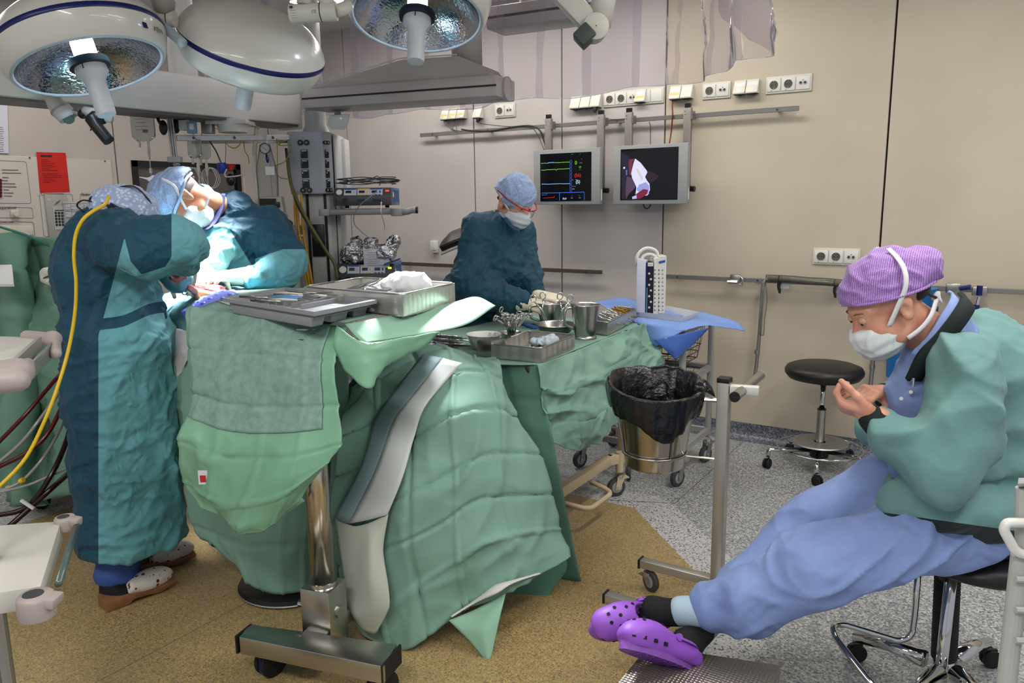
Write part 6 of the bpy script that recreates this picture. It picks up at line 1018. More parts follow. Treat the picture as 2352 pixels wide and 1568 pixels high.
front = np.array([math.cos(a) * (-HY[0]) + math.sin(a) * (-HY[1]) for a in an])            # 1 toward the camera
side = np.array([math.cos(a) * HX[0] + math.sin(a) * HX[1] for a in an])
fold = np.array([vnoise(V3(math.cos(a) * 6, math.sin(a) * 6, .3)) - .5 for a in an]); fold2 = np.sin(an * 19) * .3 + np.sin(an * 31 + 1) * .3
cf, cs, cl = np.clip(front, 0, 1), np.clip(-front, 0, 1), np.abs(side); low = .060 + .075 * cf ** 9 + .02 * cf; rimz = .012 + .040 * cs + .020 * cl * np.clip(1 - cf, 0, 1) - .010 * cf + .012 * fold
for r_, f in ((.002, -.17), (.09, -.165), (.112, -.13), (.124, -.06), (.136, -.01), (.158, .8), (.172, 1.0), (.178, .75)):
    k_ = min(1, r_ * 8); G.append([V3(bcx + (r_ + k_ * (.008 * fold[i] + .003 * fold2[i])) * math.cos(an[i]), bcy + (r_ + k_ * (.008 * fold[i] + .003 * fold2[i])) * math.sin(an[i]), zr1 + (f if f <= 0 else .004 + rimz[i] * f)) for i in range(n)])
for u in (.15, .35, .55, .75, 1.0):
    G.append([V3(bcx + (.180 - .018 * u * u + (.016 * fold[i] + .006 * fold2[i])) * math.cos(an[i]), bcy + (.180 - .018 * u * u + (.016 * fold[i] + .006 * fold2[i])) * math.sin(an[i]), zr1 + rimz[i] * .75 * (1 - u) - (low[i] + .03 * fold[i]) * u) for i in range(n)])
g_ = np.array(G); g_ = np.stack([crv(g_[:, j], 4) for j in range(n)], 1); MB().grid(g_, closed=True).build('bag', BAG, t, smooth=True, solid=.001)
MB().grid(net(npd([[(1600, 868, 2.72), (1620, 872, 2.70), (1636, 890, 2.69)], [(1590, 900, 2.69), (1615, 898, 2.67), (1643, 912, 2.66)]]), 5, 5)).build('bag_ear', BAG, t, smooth=True, solid=.001)
# ================================================================== rear trolley with blue drape
TRG = mat('trolley_grey', (172, 172, 172), .4, .3); zt2 = .845
t = thing('wire_basket_trolley', 'grey trolley with wire baskets under the blue drape', 'trolley', (-1.66, 3.97, 0))
for x, y in ((-1.37, 3.745), (-1.37, 4.19), (-1.95, 3.745), (-1.95, 4.19)): MB().box((x, y, (.15 + zt2) / 2), (.028, .028, zt2 - .15)).build('post', TRG, t, bevel=.002); caster((x, y, 0), .05, .024, -1.9, t, False, GREYRUB, fork=SATIN, hfork=.05)
for z_ in (zt2 - .012, .56, .19):
    for a, b in (((-1.37, 3.745), (-1.37, 4.19)), ((-1.95, 3.745), (-1.95, 4.19)), ((-1.95, 3.745), (-1.37, 3.745)), ((-1.95, 4.19), (-1.37, 4.19))): MB().bar((*a, z_), (*b, z_), .024, .034).build('frame_bar', TRG, t, bevel=.002, seg=1)
def wire_basket(x0, x1, y0, y1, z0, z1, label):
    k = thing('wire_basket', label, 'wire basket', ((x0 + x1) / 2, (y0 + y1) / 2, z0), group='wire baskets in the trolley'); WIRE = DARKSTEEL; fx = .04
    for z_, s_ in ((z1, 0), (z0 + (z1 - z0) * .4, .02), (z0 + (z1 - z0) * .2, .03), (z0, .04)): MB().tube(fillet([(x0 + s_, y0 + s_ + .05, z_), (x0 + s_, y0 + s_, z_), (x1 - s_, y0 + s_, z_), (x1 - s_, y1 - s_, z_), (x0 + s_, y1 - s_, z_), (x0 + s_, y0 + s_ + .049, z_)], .02, 3), .0026, 6).build('hoop_wire', WIRE, k, smooth=True)
    for i in range(12): x = x0 + .02 + (x1 - x0 - .04) * i / 11; MB().tube([(x, y0, z1), (x0 + fx + (x1 - x0 - 2 * fx) * i / 11, y0 + fx, z0), (x0 + fx + (x1 - x0 - 2 * fx) * i / 11, y1 - fx, z0), (x, y1, z1)], .0018, 5).build('bar_wire', WIRE, k)
    for i in range(7): y = y0 + .03 + (y1 - y0 - .06) * i / 6; MB().tube([(x0, y, z1), (x0 + fx, y, z0), (x1 - fx, y, z0), (x1, y, z1)], .0018, 5).build('bar_wire', WIRE, k)
wire_basket(-1.93, -1.39, 3.76, 4.17, .62, .815, 'upper wire basket behind the blue drape corner'); wire_basket(-1.93, -1.39, 3.76, 4.17, .43, .555, 'lower wire basket of the trolley behind the waste bag')
t = thing('blue_drape', 'blue drape spread over the rear trolley with pointed corners', 'drape', (-1.66, 3.97, zt2))
drape('sheet', [[(1362, 694, 4.55), (1430, 684, 4.6), (1500, 700, 4.5), (1560, 715, 4.4), (1610, 718, 4.35)], [(1400, 712, 4.25), (1470, 725, 4.15), (1540, 728, 4.1), (1590, 728, 4.1), (1660, 728, 4.1)], [(1455, 735, 4.0), (1500, 742, 3.92), (1560, 745, 3.9), (1620, 738, 3.95), (1695, 742, 4.0)], [(1478, 775, 3.9), (1515, 778, 3.84), (1575, 758, 3.84), (1630, 748, 3.9), (1712, 760, 3.96)]], BLUED, t, 10, 10, 3, 4, .004, .006, 3, .005, 8)
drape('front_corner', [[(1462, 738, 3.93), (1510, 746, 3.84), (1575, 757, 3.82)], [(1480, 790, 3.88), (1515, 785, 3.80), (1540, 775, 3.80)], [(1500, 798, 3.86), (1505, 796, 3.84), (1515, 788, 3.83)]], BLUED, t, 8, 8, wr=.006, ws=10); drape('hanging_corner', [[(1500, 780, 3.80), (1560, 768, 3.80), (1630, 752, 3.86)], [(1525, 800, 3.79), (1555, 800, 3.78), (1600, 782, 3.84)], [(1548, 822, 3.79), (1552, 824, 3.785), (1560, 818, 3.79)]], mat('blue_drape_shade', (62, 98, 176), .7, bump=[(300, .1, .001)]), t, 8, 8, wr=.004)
t = thing('white_bin_tray', 'white plastic tray standing on the blue drape', 'tray', (-1.62, 4.0, zt2)); zz = .90; fq = bil([PZ(1430, 712, zz), PZ(1570, 727, zz), PZ(1606, 716, zz), PZ(1470, 690, zz)]); g = MB(); ring(fq, -.05, 0, .04, 0, g); ring(fq, 0, -.046, .012, .05, g); ring(fq, 0, 0, 0, .012, g); g.build('wall', WHITE, t); MB().add([fq(u, v, -.047) for u, v in ((.04, .04), (.96, .04), (.96, .96), (.04, .96))], [(0, 1, 2, 3)]).build('bottom', WHITE, t, solid=.003)
t = thing('suture_rack', 'tall white rack of suture packs with round carrying handle', 'suture rack', fq(.45, .5, -.04)); d0 = 4.12; rb = PD(1505, 722, d0); hR = (722 - 600) / F_PX * d0 * 1.02
MB().hexa([PD(1461, 716, d0), PD(1482, 722, d0), PD(1487, 716, d0 + .14), PD(1466, 712, d0 + .14)] + [p + UZ * hR * 1.0 for p in (PD(1461, 716, d0), PD(1482, 722, d0), PD(1487, 716, d0 + .14), PD(1466, 712, d0 + .14))]).build('side_block', mat('lilac_white', (206, 208, 222), .4), t, bevel=.003)
def card(a, b, hgt, m, nm, dd=0.0): A_, B_ = PD(*a), PD(*b); MB().hexa([A_, B_, B_ + HY * .12, A_ + HY * .12, A_ + UZ * hgt, B_ + UZ * hgt, B_ + HY * .12 + UZ * hgt, A_ + HY * .12 + UZ * hgt]).build(nm, m, t, bevel=.0015, seg=1)
card((1482, 722, d0 - .004), (1487, 722.6, d0 - .004), hR * .97, NAVY, 'blue_edge'); card((1487, 722.6, d0), (1500, 722, d0), hR * .97, mat('pack_black', (24, 26, 34), .4), 'black_pack'); card((1500, 722, d0 - .006), (1512, 720.5, d0 - .006), hR * 1.04, WHITE, 'white_pack'); card((1512, 720.5, d0 - .006), (1528, 718.5, d0 - .006), hR * 1.06, WHITE, 'white_pack'); card((1514, 605, d0 - .012), (1528, 602, d0 - .012), .012, MATS['royal_blue'], 'blue_flag')
TEAL = mat('teal_print', (80, 130, 150), .5)
for i in range(11):
    for px, m_ in ((1504, INK), (1513.5, INK), (1522, GREYINK)): MB().box(PD(px, 620 + i * 9.2, d0 - .008), (.006, .002, .005), Mp).build('pack_mark', m_, t)
for i in range(7): MB().box(PD(1491 + (i % 2) * 4, 628 + i * 13, d0 - .003), (.010, .002, .010), Mp).build('pack_print', WHITE, t)
MB().box(PD(1485.5, 690, d0 - .006), (.006, .002, .14), Mp).build('teal_strip', TEAL, t); MB().box(PD(1494, 607, d0 - .003), (.03, .002, .02), Mp).build('pack_title', WHITE, t); Q = np.eye(4); Q[:3, 0] = HX; Q[:3, 1] = UZ; Q[:3, 2] = -HY; Q[:3, 3] = PD(1486, 609, d0 - .005); text('------', .014, Q, INK, 'pack_lettering', t)
hd = crv([PD(1462, 612, d0 + .05), PD(1463, 590, d0 + .05), PD(1475, 574, d0 + .05), PD(1492, 570, d0 + .05), PD(1508, 578, d0 + .05), PD(1513, 600, d0 + .05)], 7); MB().tube(hd, .009, 12).build('outer_handle', WHITE, t, smooth=True); MB().tube(crv([PD(1473, 602, d0 + .05), PD(1478, 588, d0 + .05), PD(1494, 584, d0 + .05), PD(1506, 590, d0 + .05), PD(1508, 604, d0 + .05)], 7), .010, 12).build('inner_handle', WHITE, t, smooth=True); MB().box(PD(1470, 606, d0 + .05), (.04, .03, .012), Mp).build('hinge', STEEL, t)
# ================================================================== round stool
LEATH = mat('black_leather', (26, 24, 24), .42, bump=[(120, .1, .002)])
t = thing('round_stool', 'round black stool with chrome column and foot ring near the wall', 'stool', (-.83, 4.50 - .12, 0)); sc_ = PD(1893, 852, 4.12); sx, sy = sc_[0], sc_[1]; zs = sc_[2]
MB().lathe([(0, -.045), (.15, -.045), (.185, -.036), (.203, -.012), (.205, .005), (.195, .024), (.165, .036), (0, .04)], 64, at(np.eye(4), (sx, sy, zs))).build('seat', LEATH, t, smooth=True)
MB().cyl((sx, sy, zs - .08), (sx, sy, zs - .04), .019, 20).build('neck', BLACK, t); MB().cyl((sx, sy, .34), (sx, sy, zs - .07), .0145, 24).build('piston', CHROME, t, smooth=True); MB().cyl((sx, sy, .15), (sx, sy, .345), .023, 28).build('column', STEEL, t, auto=R(40)); MB().cyl((sx, sy, .343), (sx, sy, .35), .0235, 24).build('collar', BLACK, t)
MB().lathe([(.03, .004), (.05, .012), (.145, .006), (.15, .0), (.145, -.004), (.03, -.004)], 48, at(np.eye(4), (sx, sy, .155))).build('foot_plate', SATIN, t, auto=R(40)); MB().cyl((sx, sy, .075), (sx, sy, .15), .05, 28).build('hub', BLACK, t)
for i in range(5): a = 2.35 + i * 2 * math.pi / 5; e_ = V3(sx + .275 * math.cos(a), sy + .275 * math.sin(a), .085); MB().tube(fillet([(sx + .04 * math.cos(a), sy + .04 * math.sin(a), .11), tuple(e_ + UZ * .02), tuple(e_ - UZ * .02)], .02), .013, 12).build('base_leg', CHROME, t, smooth=True); caster(e_, .028, .036, a + .9, t, True, BLACKRUB, BLACK)
MB().tube([(sx + .225 * math.cos(a), sy + .225 * math.sin(a), .125) for a in np.linspace(0, 6.283, 49)[:-1]], .005, 8, closed=True).build('foot_ring', CHROME, t, smooth=True)
# ================================================================== chair of the seated nurse
ch = PZ(2172, 1600, 0); cx, cy = ch[0], ch[1]
t = thing('surgeon_chair', 'black saddle chair with chrome foot loop under the seated nurse', 'chair', (cx, cy, 0)); zse = PD(2210, 1262, 2.1)[2]
sp = PD(2235, 1255, 2.12) - UZ * .03; body('seat', [('ell', sp + UZ * .0, (.19, .17, .04)), ('ell', sp + HX * .06 + UZ * .01, (.16, .17, .045))], .008, LEATH, t, k=.05); MB().box(sp - UZ * .045 + HX * .02, (.26, .1, .02), Mp).build('seat_plate', BLACK, t, bevel=.004); MB().tube([sp + HX * .10 - UZ * .05, sp + HX * .2 - UZ * .06], .012, 10).build('lever', BLACK, t)
col = PD(2178, 1290, 2.12); cb = PD(2168, 1510, 2.12); pts = [col + (cb - col) * i / 60 for i in range(61)]; MB().tube(pts, [.034 + .0022 * (i % 2) for i in range(61)], 22).build('bellows', BLACKRUB, t, auto=R(25)); MB().tube([PD(2190, 1275, 2.07), PD(2163, 1520, 2.07), PD(2150, 1600, 2.07)], .0165, 20).build('column_tube', CHROME, t, smooth=True); MB().cyl(cb, V3(cb[0], cb[1], .06), .03, 24).build('column', CHROME, t, smooth=True)
MB().tube(fillet([PD(2112, 1275, 2.12), PD(2102, 1400, 2.12), PD(2094, 1460, 2.12), PD(2066, 1472, 2.12), PD(1935, 1432, 2.16), PD(1912, 1436, 2.14), PD(1918, 1462, 2.10), PD(2008, 1580, 1.96), PD(2110, 1610, 1.95)], .03, 6), .0095, 14).build('foot_loop', CHROME, t, smooth=True)
for q, e_ in (((2120, 1560, 2.12), (1962, 1467, 2.30)), ((2190, 1560, 2.12), (2268, 1512, 2.26)), ((2150, 1600, 2.05), (2010, 1660, 1.85)), ((2190, 1600, 2.05), (2300, 1680, 1.85))):
    a, b = PD(*q), PD(*e_); a[2] = .12; b[2] = .085; MB().tube([a, (a * .5 + b * .5) + UZ * .012, b], [.026, .022, .016], 16).build('base_leg', CHROME, t, smooth=True); caster(b, .03, .036, .6, t, True, BLACKRUB, BLACK)
# ================================================================== steel step under the feet
def tread_mat():
    m = mat('tread_plate', (176, 166, 154), .36, .85); nt = m.node_tree; N = nt.nodes; L = nt.links; tc_ = N.new('ShaderNodeTexCoord'); v = N.new('ShaderNodeTexVoronoi'); v.inputs['Scale'].default_value = 95; v.inputs['Randomness'].default_value = .0; L.new(tc_.outputs['Object'], v.inputs['Vector']); b = N.new('ShaderNodeBump'); b.inputs['Strength'].default_value = .9; b.inputs['Distance'].default_value = .004; L.new(v.outputs['Distance'], b.inputs['Height']); L.new(b.outputs[0], N['Principled BSDF'].inputs['Normal']); return m
t = thing('step_stool', 'low steel step with studded tread under the purple clogs', 'step stool', (-.64, 1.86, 0)); q = [V3(-.80, 1.965, .2), V3(-.445, 2.066, .2), V3(-.385, 1.80, .2), V3(-.80, 1.66, .2)]
MB().hexa([p - UZ * .03 for p in q] + q).build('tread', tread_mat(), t, bevel=.003); MB().hexa([p - UZ * .06 for p in q] + [p - UZ * .031 for p in q]).build('skirt', DARKSTEEL, t)
for p in q: c = p * .92 + sum(q) / 4 * .08; MB().cyl((c[0], c[1], 0), (c[0], c[1], .145), .014, 14).build('leg', SATIN, t); MB().cyl((c[0], c[1], 0), (c[0], c[1], .02), .018, 14).build('rubber_foot', BLACKRUB, t)
# ================================================================== near right picture edge
WGREY = mat('powder_grey', (176, 178, 172), .45)
t = thing('wire_cart', 'grey wire cart cut off by the right picture edge', 'cart', PD(2350, 1500, 1.25)); dd = 1.25
MB().tube(fillet([PD(2420, 1200, dd), PD(2312, 1200, dd), PD(2305, 1216, dd), PD(2330, 1262, dd), PD(2345, 1272, dd), PD(2430, 1275, dd)], .012, 5), .0085, 12).build('push_loop', WHITE, t, smooth=True); e0 = PD(2345, 1275, dd + .02); MB().cyl(V3(e0[0], e0[1], .0), e0, .016, 16).build('post', WGREY, t); e1 = PD(2420, 1275, dd + .02); MB().cyl(V3(e1[0], e1[1], .0), e1, .016, 16).build('post', WGREY, t); MB().hexa([PD(2338, 1110, dd), PD(2440, 1108, dd), PD(2440, 1190, dd + .2), PD(2346, 1180, dd + .2)] + [p + UZ * .01 for p in (PD(2338, 1110, dd), PD(2440, 1108, dd), PD(2440, 1190, dd + .2), PD(2346, 1180, dd + .2))]).build('top_panel', WHITE, t)
for y_ in (1330, 1400, 1470): MB().tube([PD(2332, y_, dd), PD(2430, y_ + 4, dd)], .006, 8).build('cross_wire', WGREY, t)
MB().cyl(PD(2350, 1120, dd + .02), PD(2348, 1270, dd + .02), .012, 12).build('upper_post', WGREY, t)
t = thing('brown_bin', 'brown container at the right edge behind the seated nurse', 'container', BW(2350, 800, .2)); c0 = PY(2325, 768, YW - .35); c1_ = PY(2325, 830, YW - .35); hB = c0[2] - c1_[2]; MB().box((c0[0] + .12, YW - .22, c0[2] / 2), (.24, .26, c0[2])).build('box', mat('brown_box', (104, 76, 44), .5), t, bevel=.006); MB().box((c0[0] + .12, YW - .22, c0[2] + .006), (.25, .27, .014)).build('lid', mat('brown_lid', (86, 62, 38), .5), t, bevel=.004)
# black seat behind the scrub nurse
t = thing('black_saddle_seat', 'black curved seat with white underside behind the scrub nurse', 'seat', PD(1055, 560, 4.4)); A_ = [[(1012, 572, 4.35), (1018, 560, 4.42), (1028, 548, 4.5)], [(1035, 562, 4.33), (1036, 545, 4.42), (1040, 536, 4.52)], [(1060, 552, 4.32), (1062, 536, 4.42), (1062, 528, 4.52)], [(1095, 540, 4.32), (1096, 522, 4.42), (1096, 515, 4.52)]]; G = net(npd(A_), 6, 6); MB().grid(G).build('cushion', LEATH, t, smooth=True, solid=.03); MB().grid(G - UZ * .03).build('underside', WHITE, t, smooth=True, solid=.012); q = PD(1060, 570, 4.42); MB().cyl(V3(q[0], q[1], .02), q - UZ * .02, .02, 16).build('column', SATIN, t); MB().lathe([(0, 0), (.2, 0), (.2, .02), (0, .05)], 32, at(np.eye(4), (q[0], q[1], 0))).build('base', BLACK, t)
# ================================================================== people
TEALD = mat('gown_dark_teal', (10, 68, 88), .7, sheen=.08, var=(7, (8, 58, 77)), folds=[(10, .8, .03), (26, .5, .012)], bump=[(350, .1, .001)])
TWOTONE = mat('two_tone_gown', (10, 68, 90), .7, sheen=.05, zone=(98, 162, 170), folds=[(10, .8, .03), (26, .5, .012)], bump=[(350, .1, .001)])
TEALL = mat('gown_light_teal', (80, 148, 158), .7, sheen=.1, var=(7, (70, 136, 146)), bump=[(16, .35, .010), (350, .1, .001)])
SCRUB = mat('scrub_blue', (134, 156, 208), .75, sheen=.1, var=(9, (126, 147, 200)), folds=[(8, .6, .03), (20, .3, .01)], bump=[(400, .1, .001)])
JACKET = mat('jacket_green', (104, 145, 143), .75, sheen=.1, zone=(18, 32, 30), folds=[(5, .5, .03), (16, .3, .012)], bump=[(450, .12, .001)])
RIB = mat('black_rib_knit', (18, 32, 30), .85, bump=[(200, .4, .002)])
MASK = mat('mask_white', (216, 222, 224), .8, sheen=.2, bump=[(40, .2, .003), (300, .1, .001)])
TAPE = mat('mask_tape', (232, 232, 234), .8)
HAIR = mat('dark_hair', (46, 36, 30), .6, bump=[(160, .5, .002)])
BROW = mat('brown_brow', (118, 84, 66), .7)
def capmat(name, base, dots, scale, wave=False):
    m = mat(name, base, .75, sheen=.2, bump=[(30, .3, .006)]); nt = m.node_tree; N = nt.nodes; L = nt.links; tc_ = N.new('ShaderNodeTexCoord'); r = N.new('ShaderNodeValToRGB'); r.color_ramp.elements[0].color = lin(base); r.color_ramp.elements[1].color = lin(dots)
    if wave: w = N.new('ShaderNodeTexWave'); w.wave_type = 'BANDS'; w.bands_direction = 'X'; w.inputs['Scale'].default_value = scale; w.inputs['Distortion'].default_value = 5; w.inputs['Detail'].default_value = 2; w.inputs['Detail Scale'].default_value = 12; out = w.outputs['Fac']; r.color_ramp.elements[0].position = .3; r.color_ramp.elements[1].position = .75
    else: w = N.new('ShaderNodeTexVoronoi'); w.inputs['Scale'].default_value = scale; out = w.outputs['Distance']; r.color_ramp.elements[0].position = .28; r.color_ramp.elements[1].position = .5
    L.new(tc_.outputs['Object'], w.inputs['Vector']); L.new(out, r.inputs[0]); L.new(r.outputs[0], N['Principled BSDF'].inputs['Base Color']); return m
CAPB = capmat('blue_cap', (136, 158, 200), (160, 180, 214), 110); CAPP = capmat('purple_cap', (128, 84, 168), (186, 150, 208), 60, True)
class Head:
    def __init__(s, ear, fwd, up, sc=1.0):
        s.o = np.asarray(ear, float); s.x = nrm(fwd); up = np.asarray(up, float); s.z = nrm(up - s.x * (up @ s.x)); s.y = np.cross(s.z, s.x); s.s = sc; s.M = np.eye(4); s.M[:3, 0], s.M[:3, 1], s.M[:3, 2] = s.x, s.y, s.z
    def __call__(s, x, y, z): return s.o + (s.x * x + s.y * y + s.z * z) * s.s
    def E(s, x, y, z, a, b, c): return ('ell', s(x, y, z), np.array((a, b, c)) * s.s, s.M)
    def C(s, p, q, ra, rb): return ('cap', s(*p), s(*q), ra * s.s, rb * s.s)
    def skin(s, neck):
        h = [s.E(-.005, 0, .045, .098, .076, .092), s.E(.045, 0, -.025, .056, .058, .085), s.E(.064, 0, -.088, .034, .036, .030), s.C((.096, 0, .012), (.120, 0, -.026), .009, .013), s.E(.106, .012, -.03, .011, .009, .008), s.E(.106, -.012, -.03, .011, .009, .008)]
        for k in (-1, 1): h += [s.E(.062, .036 * k, -.028, .034, .026, .032), s.C((.088, .012 * k, .036), (.072, .048 * k, .034), .012, .012), s.E(.080, .031 * k, .014, .016, .017, .013), s.E(.028, .050 * k, -.06, .035, .014, .03)]
        h += [s.E(.094, 0, -.062, .012, .022, .007), s.E(.092, 0, -.072, .012, .02, .008)]
        h.append(('cap', s(-.02, 0, -.04), np.asarray(neck, float), .056 * s.s, .062 * s.s)); return h
    def ears(s):
        o = []
        for k in (-1, 1): o += [s.E(-.004, .080 * k, .004, .016, .007, .028), s.E(-.008, .083 * k, .016, .015, .006, .016), s.E(.0, .079 * k, -.022, .009, .006, .010)]
        return o
    def carve(s): return [s.E(.104, k * .031, .019, .014, .016, .008) for k in (-1, 1)] + [s.E(.002, .088 * k, .004, .008, .006, .014) for k in (-1, 1)]
def head(h, neck, t, skin=SKIN, brow=True):
    o = body('head', h.skin(neck) + h.ears(), .0045, skin, t, k=.018, subs=h.carve(), ks=.006)
    for k in (-1, 1):
        MB().ell(h(.088, .031 * k, .016), .0122 * h.s, nu=14, nv=10).build('eye', WHITE, o, smooth=True); MB().ell(h(.0985, .031 * k, .0095), (.004 * h.s,) * 3, nu=10, nv=8).build('iris', BLACK, o, smooth=True)
        lid = [h.E(.0895, .031 * k, .0165, .0142, .0150, .0128)]; body('eyelid', lid, .002, skin, o, k=.004, cuts=[('half', h(.09, .031 * k, .0095), -h.z + h.x * .3)])
        MB().tube(crv([h(.100, .014 * k, .036), h(.098, .028 * k, .041), h(.086, .046 * k, .038)], 4),   .0022 * h.s, 6, flat=.5).build('eyebrow', BROW, o, smooth=True)
    return o
def hand(name, W, d, n, side, curl, m, t, s=1.0, thumb=(.5, .75, -.45), spread=.06, tb=.5, vox=.003, cuffto=None):
    d = nrm(d); n = nrm(np.asarray(n, float) - d * (np.asarray(n) @ d)); y = np.cross(n, d) * side; W = np.asarray(W, float)
    def L(p): return W + (d * p[0] + y * p[1] + n * p[2]) * s
    M = np.eye(4); M[:3, 0], M[:3, 1], M[:3, 2] = d, y, n
    P = [('box', L((.048, 0, 0)), np.array((.044, .037, .0135)) * s, M, .012 * s), ('cap', L((-.02, 0, 0)), L((.02, 0, 0)), .026 * s, .028 * s), ('ell', L((.035, .025, -.010)), np.array((.03, .016, .016)) * s, M)]
    if cuffto is not None: P.append(('cap', np.asarray(cuffto, float), L((-.01, 0, 0)), .032 * s, .027 * s))
    for i, (ln, r) in enumerate(((.072, .0092), (.080, .0095), (.074, .0090), (.058, .0080))):
        p = np.array((.086 - .006 * (i == 3), .0285 - .019 * i, .0)); a = .0; sp = (1.5 - i) * spread; c = curl[i] if np.ndim(curl) else curl
        for k, f in enumerate((.45, .31, .24)):
            a += c * (1.0, 1.15, .8)[k]; q = p + ln * f * np.array((math.cos(a) * math.cos(sp), math.cos(a) * math.sin(sp), -math.sin(a))); P.append(('cap', L(p), L(q), r * s * (1 - .08 * k), r * s * (.93 - .1 * k), {'k': .006})); p = q
    p = np.array((.018, .030, -.008)); v = nrm(thumb)
    for k, (ln, r) in enumerate(((.042, .0125), (.033, .0105), (.026, .0092))):
        q = p + v * ln; P.append(('cap', L(p), L(q), r * s, r * s * .92, {'k': .008})); p = q; v = nrm(v + np.array((tb * .55, -tb * .5, -tb * .28)))
    return body(name, P, vox, m, t, k=.010, rel=1)
def ribbon(name, pts, w, m, t, n=6, nv=None, th=.0022):
    if nv is None: return MB().tube(crv(pts, n), w, 8, flat=.28).build(name, m, t, smooth=True)
    p = crv(pts, n); tg = np.gradient(p, axis=0); sd = np.cross(tg, np.asarray(nv, float)); sd /= np.linalg.norm(sd, axis=1)[:, None] + 1e-9; return MB().grid(np.stack([p - sd * w, p, p + sd * w], 1)).build(name, m, t, smooth=True, solid=th)
def fold(amp, s, axis=(.7, .7, 1.1), seed=0.): return lambda P: wrinkle(P, s, amp, axis, seed)
def ptz(P): return project(P)
# ---------------------------------------------------------------- seated nurse
t = thing('person', 'seated person in green jacket, purple cap and mask picking at her fingers', 'person', PD(2235, 1255, 2.12)); P4 = t
D = 2.08
h4 = Head(PD(2043, 703, 2.09), -HX * .84 - UZ * .53 - HY * .04, -HX * .53 + UZ * .84, 1.0)
head(h4, PD(2150, 780, 2.10), t)
body('cap', [h4.E(.0, 0, .052, .110, .090, .098), h4.E(-.085, 0, .055, .075, .08, .058), h4.E(-.13, 0, .045, .045, .06, .042), h4.E(-.03, 0, .10, .07, .07, .045)], .0055, CAPP, t, k=.03, cuts=[('half', h4(.0, 0, .042), -h4.z + h4.x * .30)], disp=lambda P: wrinkle(P, 20, .009, (.5, .5, 1.4), 3))
MB().tube(crv([h4(.108, .0, .074), h4(.085, .060, .068), h4(.02, .090, .048), h4(-.06, .088, .026), h4(-.12, .05, .01)], 6), .004, 8).build('cap_hem', CAPP, t, smooth=True)
body('mask', [h4.E(.060, 0, -.050, .074, .066, .060), h4.E(.100, 0, -.035, .034, .034, .036), h4.E(.06, 0, -.085, .06, .052, .034)], .0045, MASK, t, k=.02, cuts=[('half', h4(.105, 0, -.008), h4.z * 1.0 - h4.x * .05), ('half', h4(.018, 0, -.05), -h4.x * 1.0 + h4.z * .25)], disp=lambda P: .001 * np.sin(((P - h4.o) @ h4.z) * 200) + wrinkle(P, 20, .005, (1, 1, 1), 1))
for sgn in (1, -1): ribbon('mask_tape', [h4(.052, .064 * sgn, -.022), h4(.02, .083 * sgn, .015), h4(-.02, .101 * sgn, .06), h4(-.04, .096 * sgn, .095), h4(-.05, .075 * sgn, .125), h4(-.06, .03 * sgn, .15)], .0065, TAPE, t, nv=h4.y); ribbon('mask_tape', [h4(.025, .066 * sgn, -.078), h4(-.015, .074 * sgn, -.07), h4(-.055, .072 * sgn, -.055), h4(-.10, .045 * sgn, -.035)], .0065, TAPE, t, nv=h4.y)
body('tape_knot', [h4.E(-.102, .03, -.036, .009, .008, .008), h4.E(-.112, .036, -.028, .010, .005, .008), h4.E(-.11, .036, -.048, .005, .005, .012)], .003, TAPE, t, k=.01)
body('hair', [h4.E(-.07, 0, .005, .045, .066, .028)], .0045, HAIR, t, k=.02)
MB().tube(crv([h4(-.08, .05, .01), h4(-.085, .056, -.012), h4(-.098, .05, -.03)], 5), .004, 6).build('hair_strand', HAIR, t, smooth=True)
tor = [('cap', PD(2285, 1150, 2.12), PD(2285, 960, 2.14), .155, .165), ('cap', PD(2285, 960, 2.14), PD(2262, 830, 2.14), .15, .12), ('cap', PD(2215, 830, 1.97), PD(2205, 820, 2.28), .082, .080), ('ell', PD(2300, 880, 2.13), (.12, .15, .14)), ('cap', PD(2200, 860, 2.08), PD(2185, 1040, 2.06), .085, .10), ('cap', PD(2130, 1120, 2.08), PD(2260, 1150, 2.08), .09, .12), ('ell', PD(2120, 1130, 2.10), (.10, .12, .06)), ('cap', PD(2062, 1146, 1.985), PD(2170, 1166, 1.955), .05, .058), ('cap', PD(2170, 1166, 1.955), PD(2310, 1180, 1.97), .058, .065)]
arm = [('cap', PD(2215, 838, 1.97), PD(2190, 1010, 1.90), .085, .090), ('cap', PD(2190, 1010, 1.90), PD(2160, 1075, 1.88), .088, .085), ('cap', PD(2155, 1078, 1.88), PD(2055, 1010, 1.92), .078, .056), ('cap', PD(2055, 1010, 1.92), PD(2030, 988, 1.94), .054, .044)]
farm = [('cap', PD(2200, 830, 2.28), PD(2130, 980, 2.34), .08, .07), ('cap', PD(2130, 980, 2.34), PD(2005, 985, 2.28), .065, .045), ('cap', PD(2075, 955, 2.30), PD(2035, 912, 2.22), .05, .04)]
body('jacket', tor + arm + farm, .008, JACKET, t, k=.045, subs=[('cap', PD(2075, 840, 2.12), PD(2062, 1060, 2.12), .055, .05)], ks=.02, disp=lambda P: wrinkle(P, 5, .016, (.9, .9, .9), 4) + crease(P, 7, .020, 1, 3, .35), field=lambda P: np.minimum(ptz(P)[1] - (1180 + (ptz(P)[0] - 2055) * .14), 400) / 100)
body('scrub_shirt', [('cap', PD(2140, 800, 2.11), PD(2108, 905, 2.11), .07, .075), ('cap', PD(2108, 905, 2.11), PD(2112, 1060, 2.12), .075, .085), ('ell', PD(2180, 760, 2.10), (.07, .08, .045))], .007, SCRUB, t, k=.04, disp=fold(.006, 14, seed=2))
